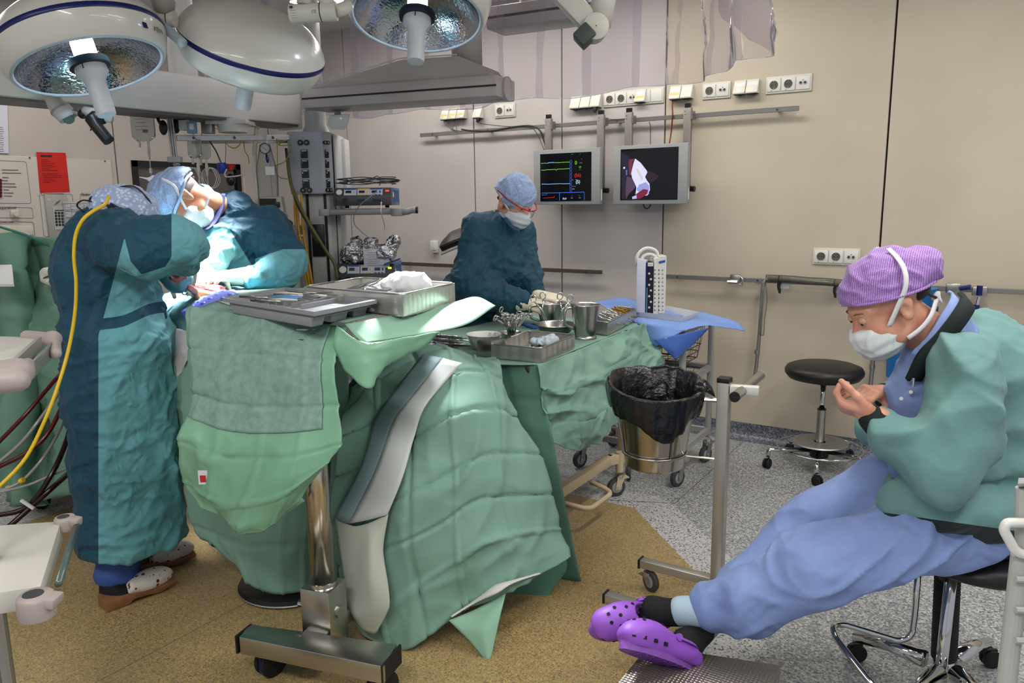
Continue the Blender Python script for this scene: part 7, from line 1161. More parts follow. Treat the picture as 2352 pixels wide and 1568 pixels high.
ribbon('shirt_collar', [PD(2108, 822, 2.03), PD(2146, 784, 2.005), PD(2178, 734, 2.005), PD(2200, 694, 2.04), PD(2190, 682, 2.15)], .022, SCRUB, t, nv=-HY * .8 + UZ * .3, th=.008)
ribbon('jacket_collar', [PD(2098, 872, 2.03), PD(2124, 822, 2.0), PD(2164, 780, 1.985), PD(2202, 732, 1.985), PD(2222, 698, 2.03), PD(2214, 684, 2.14)], .021, RIB, t, nv=-HY * .8 + UZ * .35 + HX * .1, th=.014)
body('sleeve_cuff', [('cap', PD(2034, 988, 1.93), PD(2006, 962, 1.945), .044, .037)], .005, RIB, t, k=.01); body('sleeve_cuff', [('cap', PD(2052, 928, 2.2), PD(2032, 906, 2.185), .042, .035)], .005, RIB, t, k=.01); body('jacket_toggle', [('cap', PD(2020, 1146, 2.02), PD(2042, 1136, 2.02), .012, .012), ('cap', PD(2026, 1158, 2.02), PD(2046, 1148, 2.02), .012, .012)], .004, JACKET, t, k=.01)
MB().tube(crv([PD(2300, 830, 1.97), PD(2285, 900, 1.93), PD(2262, 1000, 1.88), PD(2250, 1080, 1.87)], 8), .0016, 6).build('shoulder_seam', MATS.get('seam_dark') or mat('seam_dark', (52, 100, 98), .8), t)
for px, py in ((2096, 872), (2092, 900), (2070, 915)): MB().cyl(PD(px, py, 2.03), PD(px, py, 2.02), .005, 10).build('shirt_button', WHITE, t)
MB().tube([PD(2098, 868, 2.0), PD(2096, 888, 1.995)], .004, 8).build('pen', CHROME, t)
hand('hand', PD(2008, 955, 1.945), PD(1930, 930, 1.99) - PD(2008, 955, 1.945), -UZ * .8 - HY * .5, -1, (.78, .82, .86, .9), SKIN, t, .95, thumb=(.85, .45, -.40), tb=.15, spread=.02, cuffto=PD(2030, 985, 1.935))
hand('hand', PD(2032, 904, 2.185), PD(1955, 892, 2.09) - PD(2032, 904, 2.185), UZ * .9 - HY * .25, 1, (.7, .75, .8, .85), SKIN, t, .92, thumb=(.8, .45, -.45), tb=.2, spread=.02, cuffto=PD(2050, 925, 2.2))
body('trousers', [('ell', PD(2270, 1180, 2.14), (.17, .17, .11)), ('cap', PD(2235, 1205, 2.02), PD(2080, 1232, 2.0), .098, .101), ('cap', PD(2080, 1232, 2.0), PD(1870, 1298, 2.0), .101, .099), ('cap', PD(1870, 1298, 2.0), PD(1715, 1375, 2.05), .098, .080), ('cap', PD(1715, 1375, 2.05), PD(1632, 1394, 2.09), .078, .060),
     ('cap', PD(2220, 1140, 2.26), PD(2040, 1112, 2.28), .09, .088), ('cap', PD(2040, 1112, 2.28), PD(1870, 1198, 2.28), .086, .082), ('cap', PD(1870, 1198, 2.28), PD(1700, 1345, 2.2), .08, .060), ('cap', PD(1700, 1345, 2.2), PD(1635, 1412, 2.14), .058, .050)], .0085, SCRUB, t, k=.03, disp=lambda P: wrinkle(P, 5, .010, (1.2, 1.2, .7), 6) + crease(P, 8, .014, 4, 3, .35))
CUFF = mat('pale_rib_cuff', (166, 190, 204), .8, bump=[(220, .3, .002)]); SOCK_ = mat('black_sock', (14, 14, 15), .85, bump=[(300, .3, .001)])
body('trouser_cuff', [('cap', PD(1612, 1404, 2.09), PD(1566, 1403, 2.11), .047, .044)], .005, CUFF, t, k=.01); body('trouser_cuff', [('cap', PD(1632, 1424, 2.13), PD(1612, 1448, 2.1), .042, .040)], .005, CUFF, t, k=.01)
body('sock', [('cap', PD(1570, 1406, 2.11), PD(1500, 1405, 2.14), .040, .042), ('ell', PD(1498, 1406, 2.14), (.05, .045, .045))], .005, SOCK_, t, k=.02); body('sock', [('cap', PD(1612, 1450, 2.09), PD(1580, 1478, 2.04), .038, .042), ('ell', PD(1575, 1482, 2.03), (.045, .045, .045))], .005, SOCK_, t, k=.02)
CROC = mat('purple_foam', (138, 78, 186), .5, bump=[(160, .06, .001)]); CROCS = mat('purple_foam_sole', (124, 74, 162), .6, bump=[(120, .5, .003)])
def clog(o, ax, up, s, label, side=1):
    """foam clog: o = middle of the sole, ax = toward the toe, up = away from the sole"""
    ax = nrm(ax); up = nrm(np.asarray(up) - ax * (np.asarray(up) @ ax)); yy = np.cross(up, ax); M = np.eye(4); M[:3, 0], M[:3, 1], M[:3, 2] = ax, yy, up
    def L(x, y, z): return o + (ax * x + yy * y + up * z) * s
    c = body('clog', [('ell', L(.045, 0, .038), np.array((.088, .054, .046)) * s, M), ('ell', L(.105, 0, .022), np.array((.042, .046, .030)) * s, M), ('cap', L(-.115, .0, .016), L(.08, 0, .014), .036 * s, .046 * s), ('ell', L(-.04, .034, .03), np.array((.07, .012, .028)) * s, M), ('ell', L(-.04, -.034, .03), np.array((.07, .012, .028)) * s, M)], .0045, CROC, t, k=.018, cuts=[('half', L(0, 0, -.008), -up)], subs=[('ell', L(-.05, 0, .062), np.array((.075, .036, .045)) * s, M)], ks=.008)
    c['label'] = label
    sole = []; 
    for a in np.linspace(0, 2 * math.pi, 40)[:-1]: x = math.cos(a); sole.append((.13 * x + .01 * (x > 0) * x, (.040 + .012 * x) * math.sin(a)))
    MB().prism([(p[0] * s, p[1] * s) for p in sole], -.022 * s, .006 * s, at(M, o)).build('sole', CROCS, c, auto=R(40))
    for i in range(9): MB().box(L(-.09 + .022 * i, 0, -.0225), (.006 * s, .055 * s, .003), M).build('sole_tread', CROC, c)
    for (x, y) in ((.02, 0), (.05, .022), (.05, -.022), (.08, 0), (.02, .03), (.02, -.03), (.085, .028), (.085, -.028), (.11, .013), (.11, -.013), (-.002, .018), (-.002, -.018)):
        zz = .038 + .046 * math.sqrt(max(0, 1 - ((x - .045) / .088) ** 2 - (y / .054) ** 2)); nx = nrm(ax * ((x - .045) / .088 ** 2) + yy * (y / .054 ** 2) + up * ((zz - .038) / .046 ** 2)); p = L(x, y, zz); MB().cyl(p - nx * .004, p + nx * .0022, .0052 * s, 12).build('vent_hole', SOCK_, c)
    for k in (-1, 1):
        for x in (.12, .09, .055, .02):
            y = k * .05 * math.sqrt(max(.1, 1 - ((x - .03) / .125) ** 2)); nx = nrm(yy * k + ax * max(0, (x - .05)) * 9); MB().box(L(x, y * 1.02, .017) + nx * .003, (.011 * s, .006, .010 * s), frame(np.cross(nx, up), up)).build('side_vent', SOCK_, c)
        MB().cyl(L(-.03, .042 * k, .05), L(-.03, .052 * k, .05), .011 * s, 16).build('strap_rivet', CROC, c, auto=R(40))
    MB().tube(crv([L(-.03, .047, .05), L(-.09, .044, .045), L(-.125, 0, .042), L(-.09, -.044, .045), L(-.03, -.047, .05)], 7), .008 * s, 8, flat=.35).build('heel_strap', CROC, c, smooth=True)
    return c
clog(PD(1448, 1430, 2.12), -HX * .86 - HY * .42 + UZ * .12, UZ * .75 - HY * .62 + HX * .10, .98, 'purple foam clog seen from above, toe left')
clog(PD(1515, 1500, 1.97), -HX * .80 + UZ * .42 - HY * .22, UZ * .50 + HX * .38 + HY * .62, .95, 'purple foam clog with its sole turned to the camera')
# ---------------------------------------------------------------- left surgeon, back turned
t = thing('person', 'left surgeon bent over the table in dark teal gown with spotted white clogs', 'person', PZ(300, 1395, 0)); d1 = 2.88
h1_ = Head(PD(280, 510, 2.86), HX * .8 - UZ * .55 + HY * .3, UZ * .8 + HX * .55, .97); head(h1_, PD(255, 545, 2.86), t)
CAPW = capmat('white_blue_cap', (206, 216, 234), (156, 174, 210), 80)
body('cap', [h1_.E(.0, 0, .050, .110, .092, .098), h1_.E(-.07, 0, .03, .06, .075, .06)], .006, CAPW, t, k=.03, cuts=[('half', h1_(0, 0, -.002), -h1_.z)], disp=fold(.007, 22))
ribbon('headlamp_band', [h1_(-.11, -.03, .05), h1_(-.06, -.085, .055), h1_(.02, -.10, .06), h1_(.085, -.075, .062), h1_(.12, 0, .06)], .012, BLACK, t); ribbon('headlamp_band', [h1_(-.10, -.02, .07), h1_(-.03, -.03, .148), h1_(.05, -.03, .13), h1_(.11, -.01, .07)], .010, BLACK, t); MB().box(h1_(-.03, -.098, .058), (.05, .012, .028), h1_.M).build('headlamp_buckle', BLACK, t, bevel=.003); MB().bar(h1_(.04, -.105, .05), h1_(.115, -.08, .01), .012, .02).build('headlamp_frame', WHITE, t, bevel=.002); MB().ell(h1_(-.11, -.03, .03), (.022, .018, .02)).build('battery_knob', BLACK, t, smooth=True); MB().tube(crv([h1_(-.11, -.05, .03), h1_(-.14, -.06, .02), h1_(-.15, -.05, -.01), h1_(-.12, -.05, -.02)], 5), .003, 6).build('band_loop', BLACK, t, smooth=True)
body('mask', [h1_.E(.060, 0, -.050, .074, .066, .060), h1_.E(.100, 0, -.035, .034, .034, .036)], .006, MASK, t, k=.02, cuts=[('half', h1_(.105, 0, -.008), h1_.z), ('half', h1_(.018, 0, -.05), -h1_.x)])
def ptz(P): return project(P)
gp = [('cap', PD(272, 800, d1), PD(236, 625, d1), .178, .158), ('cap', PD(236, 625, d1), PD(252, 555, d1 - .02), .155, .135), ('cap', PD(270, 545, 2.74), PD(285, 540, 3.02), .095, .095),
      ('cap', PD(270, 560, 2.72), PD(350, 572, 2.62), .095, .095), ('cap', PD(350, 572, 2.62), PD(402, 556, 2.62), .092, .068), ('cap', PD(402, 556, 2.62), PD(424, 558, 2.66), .064, .055), ('cap', PD(424, 560, 2.66), PD(414, 595, 2.76), .054, .048),
      ('cap', PD(300, 545, 3.02), PD(385, 580, 3.08), .085, .07), ('cap', PD(385, 580, 3.08), PD(405, 640, 3.04), .065, .045),
      ('cap', PD(268, 800, d1), PD(278, 900, d1), .185, .19), ('cap', PD(278, 900, d1), PD(290, 1060, d1), .188, .185), ('cap', PD(290, 1060, d1), PD(300, 1275, d1 - .03), .185, .19)]
def G1D(P): return wrinkle(P, 5, .014, (1.1, 1.1, .35), 2) + crease(P, 9, .014, 2, 4, .3) + crease(P, 20, .007, 6, 3, .35)
def zone1(P):
    x, y = ptz(P); s1 = x - 226 - np.clip((770 - y) * .28, 0, 20); xl = x - (285 - (y - 548) * .26); yb = np.interp(x, [270, 287, 300, 325, 380, 394], [545, 548, 600, 630, 612, 590])
    yl = 766 - (x - 172) * .30 + 4 * np.sin(x * .05)                                # the belt band
    return np.minimum(np.where(y < 705, np.maximum(np.minimum(xl, y - yb), x - 394), s1), np.where(x < 392, np.abs(y - yl) - 13, 99)) / 100
zc = PZ(300, 1240, 0); zcut = PD(300, 1238, d1)[2]
body('gown', gp, .0075, TWOTONE, t, k=.05, cuts=[('half', PD(300, 1238, d1), -UZ)], field=zone1, disp=lambda P: G1D(P))
MB().tube(crv([PD(372, 705, 2.78), PD(378, 715, 2.78), PD(382, 730, 2.8)], 4), .006, 8, flat=.4).build('belt_tail', TEALD, t)
ribbon('scrub_collar', [PD(222, 488, 2.80), PD(232, 474, 2.82), PD(250, 468, 2.86)], .016, SCRUB, t)
hand('hand', PD(408, 606, 2.80), PD(432, 655, 2.92) - PD(408, 606, 2.80), -HY * .7 + HX * .6, 1, (.4, .45, .5, .55), mat('bloody_glove', (204, 150, 128), .4, var=(30, (150, 52, 36), 3, .45, .6)), t, 1.0, thumb=(.7, .5, -.5), cuffto=PD(416, 588, 2.77))
hand('hand', PD(405, 640, 3.03), PD(440, 665, 3.08) - PD(405, 640, 3.03), UZ * .8 + HX * .2, 1, (.35, .4, .45, .5), MATS['bloody_glove'], t, 1.0, cuffto=PD(404, 630, 3.04))
SCRD = mat('scrub_dark_blue', (56, 84, 150), .75, bump=[(30, .25, .006)])
body('trousers', [('cap', PD(285, 1200, d1 - .05), PD(268, 1318, d1 - .08), .075, .08), ('cap', PD(300, 1200, d1 + .08), PD(300, 1290, d1 + .12), .075, .078)], .009, SCRD, t, k=.02, cuts=[('half', PD(268, 1328, d1 - .08), -UZ)], disp=fold(.006, 16))
body('sock', [('cap', PD(255, 1320, 2.80), PD(262, 1355, 2.76), .045, .05), ('ell', PD(270, 1365, 2.75), (.07, .05, .045))], .006, SOCK_, t, k=.02); body('sock', [('cap', PD(310, 1300, 3.0), PD(318, 1325, 3.0), .045, .045)], .006, SOCK_, t, k=.02)
SPOT = capmat('spotted_leather', (92, 30, 26), (216, 208, 196), 42); r_ = SPOT.node_tree.nodes
for n_ in r_:
    if n_.type == 'VALTORGB': n_.color_ramp.elements[0].position = .26; n_.color_ramp.elements[1].position = .30
WOOD = mat('clog_wood', (150, 104, 70), .5, var=(20, (128, 86, 56)))
for hp, tp_, lab in ((PZ(236, 1400, 0), PZ(368, 1352, 0), 'near spotted clog'), (PZ(292, 1322, 0) + V3(.0, .0, 0), PZ(352, 1306, 0), 'far spotted clog')):
    ax = nrm(tp_ - hp); ln = max(.27, np.linalg.norm(tp_ - hp)) ; ln = .27; yy = np.cross(UZ, ax); M = np.eye(4); M[:3, 0], M[:3, 1], M[:3, 2] = ax, yy, UZ; L = lambda x, y, z: hp + ax * x + yy * y + UZ * z
    o = body('wooden_clog', [('ell', L(.18, 0, .055), (.088, .048, .042), M), ('cap', L(.10, .03, .06), L(.17, .03, .05), .022, .02), ('cap', L(.10, -.03, .06), L(.17, -.03, .05), .022, .02)], .005, SPOT, t, k=.02, cuts=[('half', L(0, 0, .034), -UZ), ('half', L(.085, 0, .05), -ax * .8 + UZ * .35)]); o['label'] = lab
    prof = [(0, 0), (.085, 0), (.10, .016), (.155, .012), (.20, .004), (.265, .022), (.268, .036), (.2, .034), (.08, .046), (-.002, .05)]; Q = np.eye(4); Q[:3, 0] = ax; Q[:3, 1] = UZ; Q[:3, 2] = np.cross(ax, UZ); MB().prism(prof, -.044, .044, at(Q, hp)).build('wooden_sole', WOOD, o, bevel=.006)
# ---------------------------------------------------------------- right surgeon
t = thing('person', 'right surgeon with blue cap and magnifying glasses working over the wound', 'person', V3(*PD(590, 700, 3.75)[:2], 0)); d2s = 3.7
h2 = Head(PD(432, 460, 3.52), -UZ * .88 - HX * .30 - HY * .30, -HX * .86 + UZ * .28 - HY * .18, 1.05); OLDSKIN = mat('tanned_skin', (196, 138, 108), .5, var=(22, (178, 116, 90)), sss=.1, bump=[(120, .1, .002)])
head(h2, PD(505, 478, 3.66), t, OLDSKIN)
body('cap', [h2.E(.0, 0, .055, .112, .094, .108), h2.E(-.06, 0, .04, .07, .08, .07)], .0055, CAPB, t, k=.03, cuts=[('half', h2(.02, 0, .022), -h2.z - h2.x * .10)], disp=lambda P: wrinkle(P, 20, .008, (1, 1, 1), 3))
MB().tube(crv([h2(.112, 0, .022), h2(.08, .07, .018), h2(.02, .094, .014), h2(-.06, .09, .02), h2(-.11, .03, .02)], 6), .006, 8).build('cap_hem', CAPB, t, smooth=True); MB().tube(crv([h2(.112, 0, .022), h2(.08, -.07, .018), h2(.02, -.094, .014), h2(-.06, -.09, .02), h2(-.11, -.03, .02)], 6), .006, 8).build('cap_hem', CAPB, t, smooth=True)
kn = h2(-.03, 0, .165); body('cap_knot', [('cap', kn, kn + UZ * .015 + HX * .012, .012, .006), ('cap', kn, kn - HX * .05 + UZ * .012, .006, .003), ('cap', kn, kn + HX * .03 + UZ * .012, .007, .004)], .003, TAPE, t, k=.01)
body('mask', [h2.E(.060, 0, -.050, .076, .070, .062), h2.E(.100, 0, -.035, .036, .036, .038), h2.E(.05, 0, -.085, .06, .055, .034)], .0045, MASK, t, k=.02, cuts=[('half', h2(.105, 0, -.008), h2.z), ('half', h2(.012, 0, -.05), -h2.x * 1.0 + h2.z * .25)], disp=lambda P: .001 * np.sin(((P - h2.o) @ h2.z) * 200) + wrinkle(P, 25, .003, (1, 1, 1), 1))
for sg in (-1, 1): ribbon('mask_tape', [h2(.05, .066 * sg, -.02), h2(.02, .085 * sg, .012), h2(-.02, .10 * sg, .05), h2(-.035, .085 * sg, .11)], .0055, TAPE, t, nv=h2.y); ribbon('mask_tape', [h2(.015, .066 * sg, -.085), h2(-.03, .072 * sg, -.085), h2(-.07, .05 * sg, -.07)], .0055, TAPE, t, nv=h2.y)
g = MB()
for sg in (-1, 1): MB().tube([h2(.108, .031 * sg, .008) + (h2.y * math.cos(a) + h2.z * math.sin(a)) * .021 for a in np.linspace(0, 6.283, 21)[:-1]], .0018, 6, closed=True).build('glasses_rim', BLACK, t); MB().tube([h2(.108, .054 * sg, .012), h2(.06, .080 * sg, .012), h2(.0, .086 * sg, .012)], .0016, 6).build('glasses_temple', BLACK, t); MB().tube([h2(.106, .028 * sg, .004), h2(.135, .026 * sg, -.004), h2(.16, .024 * sg, -.012)], [.011, .012, .013], 16).build('loupe', BLACK, t, auto=R(40))
body('hair', [h2.E(-.052, 0, .012, .036, .068, .03), h2.E(-.02, .06, .012, .03, .02, .02), h2.E(-.02, -.06, .012, .03, .02, .02)], .005, mat('grey_hair', (92, 82, 74), .7, bump=[(160, .5, .002)]), t, k=.02)
gp = [('cap', PD(560, 560, 3.78), PD(590, 720, 3.80), .17, .2), ('cap', PD(535, 500, 3.72), PD(560, 590, 3.76), .12, .16), ('cap', PD(512, 552, 3.58), PD(610, 532, 3.78), .085, .105),
      ('cap', PD(610, 528, 3.74), PD(655, 600, 3.62), .10, .085), ('cap', PD(655, 600, 3.62), PD(640, 625, 3.52), .082, .075), ('cap', PD(645, 622, 3.5), PD(580, 636, 3.42), .07, .055), ('cap', PD(512, 560, 3.55), PD(480, 612, 3.38), .075, .055), ('cap', PD(590, 720, 3.8), PD(590, 1000, 3.8), .2, .2)]
def zone2(P):
    x, y = ptz(P); return np.maximum(np.maximum(np.minimum(y - 516, 520 + (y - 515) * .62 - x), y - 645), np.minimum(x - 586, y - (572 + np.maximum(0, 650 - x) * .35))) / 100
body('gown', gp, .0075, TWOTONE, t, k=.05, field=zone2, disp=lambda P: wrinkle(P, 6, .012, (1, 1, .9), 7) + crease(P, 10, .013, 3, 4, .3) + crease(P, 22, .007, 7, 3, .35))
ribbon('scrub_collar', [PD(462, 424, 3.62), PD(476, 430, 3.60), PD(492, 456, 3.58), PD(488, 500, 3.54), PD(478, 518, 3.5)], .020, SCRUB, t); ribbon('gown_neckband', [PD(510, 445, 3.62), PD(505, 480, 3.57), PD(490, 510, 3.52), PD(468, 528, 3.46)], .016, mat('navy_band', (10, 26, 80), .7), t)
hand('gloved_hand', PD(528, 636, 3.36), PD(470, 632, 3.22) - PD(528, 636, 3.36), UZ * .75 - HY * .6, -1, (.5, .55, .6, .65), GLOVE, t, 1.08, thumb=(.7, .5, -.45), vox=.0034, cuffto=PD(578, 634, 3.42)); body('glove_cuff', [('cap', PD(535, 636, 3.37), PD(572, 634, 3.42), .034, .043)], .004, GLOVE, t, k=.01); MB().tube([PD(574, 634, 3.42) + (UZ * math.cos(a) + nrm(HY + HX * .2) * math.sin(a)) * .045 for a in np.linspace(0, 6.283, 25)[:-1]], .003, 6, closed=True).build('glove_rim', GLOVE, t)
hand('gloved_hand', PD(474, 622, 3.33), PD(470, 660, 3.24) - PD(474, 622, 3.33), -HY * .8 + UZ * .3, 1, (.45, .5, .55, .6), GLOVE, t, 1.0, vox=.0036, cuffto=PD(478, 600, 3.38))
# ---------------------------------------------------------------- scrub nurse at the instrument table
t = thing('person', 'scrub nurse in dark teal gown with red visor sorting instruments', 'person', V3(*PD(1130, 700, 4.15)[:2], 0)); d3 = 4.12
h3 = Head(PD(1178, 466, 4.1), HX * .62 - UZ * .42 - HY * .62, UZ * .88 + HX * .30 - HY * .25, 1.0); head(h3, PD(1172, 520, 4.16), t)
body('cap', [h3.E(.0, 0, .055, .108, .094, .105), h3.E(-.07, 0, .03, .055, .075, .06), h3.E(-.085, 0, -.005, .035, .05, .035)], .006, CAPB, t, k=.03, cuts=[('half', h3(.0, 0, .012), -h3.z - h3.x * .35)], disp=lambda P: wrinkle(P, 22, .008, (1, 1, 1.2), 8))
body('mask', [h3.E(.060, 0, -.050, .076, .070, .062), h3.E(.100, 0, -.035, .036, .036, .038), h3.E(.05, 0, -.085, .06, .055, .034)], .005, MASK, t, k=.02, cuts=[('half', h3(.105, 0, -.008), h3.z), ('half', h3(.02, 0, -.05), -h3.x * 1.0 + h3.z * .25)], disp=lambda P: .0015 * np.sin(((P - h3.o) @ h3.z) * 200))
for sg in (-1, 1): ribbon('mask_tape', [h3(.05, .066 * sg, -.02), h3(.01, .085 * sg, .012), h3(-.03, .098 * sg, .05)], .0055, TAPE, t, nv=h3.y); ribbon('mask_tape', [h3(.02, .068 * sg, -.085), h3(-.03, .075 * sg, -.075), h3(-.07, .05 * sg, -.05)], .005, TAPE, t, nv=h3.y)
REDV = mat('red_visor_frame', (176, 24, 34), .35); MB().tube(crv([h3(-.04, -.100, .052), h3(.03, -.098, .040), h3(.09, -.075, .030), h3(.135, -.03, .022), h3(.142, .01, .022), h3(.12, .055, .026), h3(.06, .092, .034), h3(.0, .1, .045)], 7), .0035, 8).build('visor_frame', REDV, t, smooth=True); a = crv([h3(.06, -.09, .034), h3(.105, -.068, .028), h3(.135, -.03, .022), h3(.142, .01, .022), h3(.12, .055, .026)], 5); MB().grid(np.stack([a, a - h3.z * .05 - h3.x * .006, a - h3.z * .11 - h3.x * .02])).build('visor_film', film('visor_film', (246, 246, 248), .12, .03), t, smooth=True)
body('hair', [h3.E(-.058, 0, .0, .03, .06, .02)], .005, HAIR, t, k=.02)
gp = [('cap', PD(1140, 610, d3), V3(-2.48, 3.42, .95), .165, .17), ('cap', PD(1150, 540, d3), PD(1142, 610, d3), .115, .16), ('cap', PD(1100, 530, d3 - .02), PD(1192, 540, d3 + .06), .085, .075), ('ell', PD(1095, 600, d3 + .08), (.10, .10, .13)),
      ('cap', PD(1098, 535, d3 - .06), PD(1080, 640, d3 - .16), .085, .085), ('cap', PD(1080, 640, d3 - .16), PD(1110, 670, d3 - .20), .082, .08), ('cap', PD(1110, 670, d3 - .20), PD(1196, 694, d3 - .24), .075, .05),
      ('cap', PD(1192, 545, d3 + .06), PD(1212, 630, d3 - .02), .075, .065), ('cap', PD(1212, 630, d3 - .02), PD(1228, 672, d3 - .1), .06, .045), ('cap', V3(-2.50, 3.42, .92), V3(-2.56, 3.48, .2), .17, .19)]
body('gown', gp, .0075, TEALD, t, k=.05, disp=lambda P: wrinkle(P, 6, .012, (1, 1, .9), 17) + crease(P, 10, .011, 5, 4, .3) + crease(P, 22, .006, 8, 3, .35))
ribbon('gown_neckband', [PD(1160, 500, 4.0), PD(1176, 520, 3.98), PD(1192, 528, 4.0)], .02, TEALD, t); ribbon('scrub_collar', [PD(1150, 488, 4.08), PD(1160, 500, 4.03), PD(1172, 512, 4.02)], .013, SCRUB, t)
hand('gloved_hand', PD(1206, 696, d3 - .25), PD(1250, 708, d3 - .27) - PD(1206, 696, d3 - .25), UZ * .7 - HY * .6, 1, (.45, .5, .55, .6), GLOVE, t, 1.0, vox=.0036, cuffto=PD(1194, 694, d3 - .24)); body('glove_cuff', [('cap', PD(1195, 694, d3 - .24), PD(1207, 696, d3 - .25), .05, .042)], .004, GLOVE, t, k=.01)
hand('gloved_hand', PD(1240, 678, d3 - .14), PD(1288, 688, d3 - .16) - PD(1240, 678, d3 - .14), UZ * .8 - HY * .4, 1, (.2, .22, .28, .35), GLOVE, t, 1.0, vox=.0036, cuffto=PD(1228, 672, d3 - .1))
# ================================================================== wound area
LITD = mat('teal_patient_drape', (92, 142, 150), .7, bump=[(24, .3, .008)]); TOWEL = mat('white_towel', (206, 206, 206), .85, var=(12, (186, 180, 182)), bump=[(60, .4, .004)])
t = thing('chest_drape', 'teal drape over the patient chest round the wound', 'drape', PD(450, 690, 3.2))
drape('sheet', [[(330, 690, 3.35), (400, 668, 3.45), (470, 655, 3.5), (560, 662, 3.5), (660, 680, 3.5)], [(340, 720, 3.15), (400, 690, 3.2), (470, 672, 3.24), (560, 672, 3.28), (660, 690, 3.3)], [(370, 745, 3.02), (405, 715, 3.02), (440, 700, 3.02), (520, 700, 3.0), (640, 715, 3.0)], [(378, 800, 2.99), (410, 770, 2.96), (450, 760, 2.94), (520, 760, 2.92), (640, 770, 2.9)]], LITD, t, 8, 8, wr=.012, ws=11)
WND = mat('wound_red', (150, 40, 36), .3, var=(30, (96, 16, 18), 3), bump=[(60, .6, .006)]); PSK = mat('patient_skin', (210, 176, 150), .5)
t = thing('wound', 'open red wound with pale skin rim in the teal drape', 'wound', PD(480, 668, 3.2)); body('wound_tissue', [('ell', PD(486, 667, 3.2), (.07, .05, .02)), ('ell', PD(470, 664, 3.24), (.04, .04, .02))], .005, WND, t, k=.02, disp=lambda P: .008 * (ridge(P * 40, 1.5) - .4)); body('skin_rim', [('cap', PD(440, 672, 3.18), PD(500, 684, 3.1), .025, .02), ('cap', PD(500, 684, 3.1), PD(535, 672, 3.2), .02, .015)], .006, PSK, t, k=.03)
for i in range(4): a, b = PD(432 + 6 * i, 664 + 2 * i, 3.12), PD(400 + 8 * i, 655 + 5 * i, 3.05); k = thing('retractor', ORD[i] + ' steel retractor from the left at the wound edge', 'retractor', a, group='retractors at the wound'); MB().tube(crv([a, (a + b) / 2 + UZ * .02, b], 5), .004, 8).build('shaft', CHROME, k, smooth=True); MB().tube([b + (UZ * math.cos(x) + HX * math.sin(x)) * .012 for x in np.linspace(0, 6.28, 13)[:-1]], .003, 6, closed=True).build('ring', CHROME, k)
t = thing('silicone_mat', 'blue violet silicone mat with round bumps beside the wound', 'instrument mat', PD(470, 705, 2.95)); VIO = mat('violet_silicone', (92, 100, 200), .45)
mt = bil([PD(415, 716, 2.93), PD(437, 748, 2.84), PD(548, 676, 3.0), PD(500, 668, 3.07)]); Gm = np.array([[mt(u, v, .018 * math.sin(3.1 * u) * math.sin(2.6 * v)) for v in np.linspace(0, 1, 12)] for u in np.linspace(0, 1, 8)]); MB().grid(Gm).build('mat', VIO, t, smooth=True, solid=.005)
nm_ = nrm(np.cross(mt(1, 0) - mt(0, 0), mt(0, 1) - mt(0, 0))); nm_ = nm_ if nm_[2] > 0 else -nm_
for r0 in range(3):
    for c0_ in range(6): p = mt(.2 + .3 * r0, .10 + .16 * c0_, .018 * math.sin(3.1 * (.2 + .3 * r0)) * math.sin(2.6 * (.10 + .16 * c0_))); MB().lathe([(0, .0018), (.008, .0015), (.009, 0)], 14, at(frame(np.cross(nm_, HY), nm_), p + nm_ * .002)).build('bump', VIO, t, smooth=True)
t = thing('white_towel', 'white towel hanging between left surgeon and the overbed stand', 'towel', PD(410, 820, 2.92)); drape('towel', [[(378, 748, 2.97), (410, 755, 2.92), (440, 762, 2.88)], [(382, 790, 2.95), (412, 800, 2.90), (436, 815, 2.86)], [(388, 840, 2.93), (405, 848, 2.90), (420, 850, 2.88)], [(392, 880, 2.92), (396, 882, 2.91), (402, 878, 2.9)]], TOWEL, t, 8, 8, wr=.006, ws=16)
# ================================================================== draped screen, hoses and pad at the far left
DKG = mat('screen_green_drape', (112, 152, 132), .75, bump=[(20, .3, .01)])
t = thing('screen_drape', 'dark green drape screen hanging behind the left surgeon', 'drape', PD(80, 900, 3.5))
drape('sheet', [[(-60, 640, 3.90), (28, 556, 3.66), (75, 545, 3.80), (140, 548, 3.61), (215, 556, 3.75)], [(-60, 720, 3.80), (30, 650, 3.56), (80, 640, 3.68), (150, 640, 3.51), (220, 640, 3.65)], [(-60, 830, 3.70), (30, 780, 3.49), (90, 770, 3.60), (160, 770, 3.41), (230, 770, 3.57)], [(-60, 980, 3.60), (35, 960, 3.41), (95, 960, 3.53), (165, 960, 3.33), (235, 960, 3.50)], [(10, 1150, 3.52), (40, 1160, 3.37), (100, 1150, 3.50), (165, 1135, 3.31), (235, 1130, 3.47)]], DKG, t, 14, 14, 5, 4, .010, .06, 8, .05, 4)
wire('drape_line', [(-20, 515, 3.6), (60, 540, 3.62), (130, 572, 3.66)], .006, mat('green_line', (40, 120, 106), .5), 'teal green line stretched over the screen drape', 'cord')
t = thing('face_mask_prop', 'white cup mask with clear band lying on the screen drape', 'mask', PD(112, 632, 3.45)); body('cup', [('ell', PD(112, 625, 3.45), (.035, .03, .022)), ('cap', PD(104, 640, 3.44), PD(120, 648, 3.44), .022, .016)], .004, OFFWHITE, t, k=.02, disp=fold(.004, 30)); MB().tube(crv([PD(98, 640, 3.42), PD(112, 634, 3.41), PD(128, 636, 3.42)], 5), .003, 6).build('band', DARKSTEEL, t)
t = thing('paper_pad', 'white paper pad at the left edge on the drape', 'paper', PD(20, 625, 3.5)); MB().add([PD(-30, 612, 3.5), PD(28, 610, 3.5), PD(32, 655, 3.3), PD(-30, 655, 3.3)], [(0, 1, 2, 3)]).build('pad', PAPER, t, solid=.012)
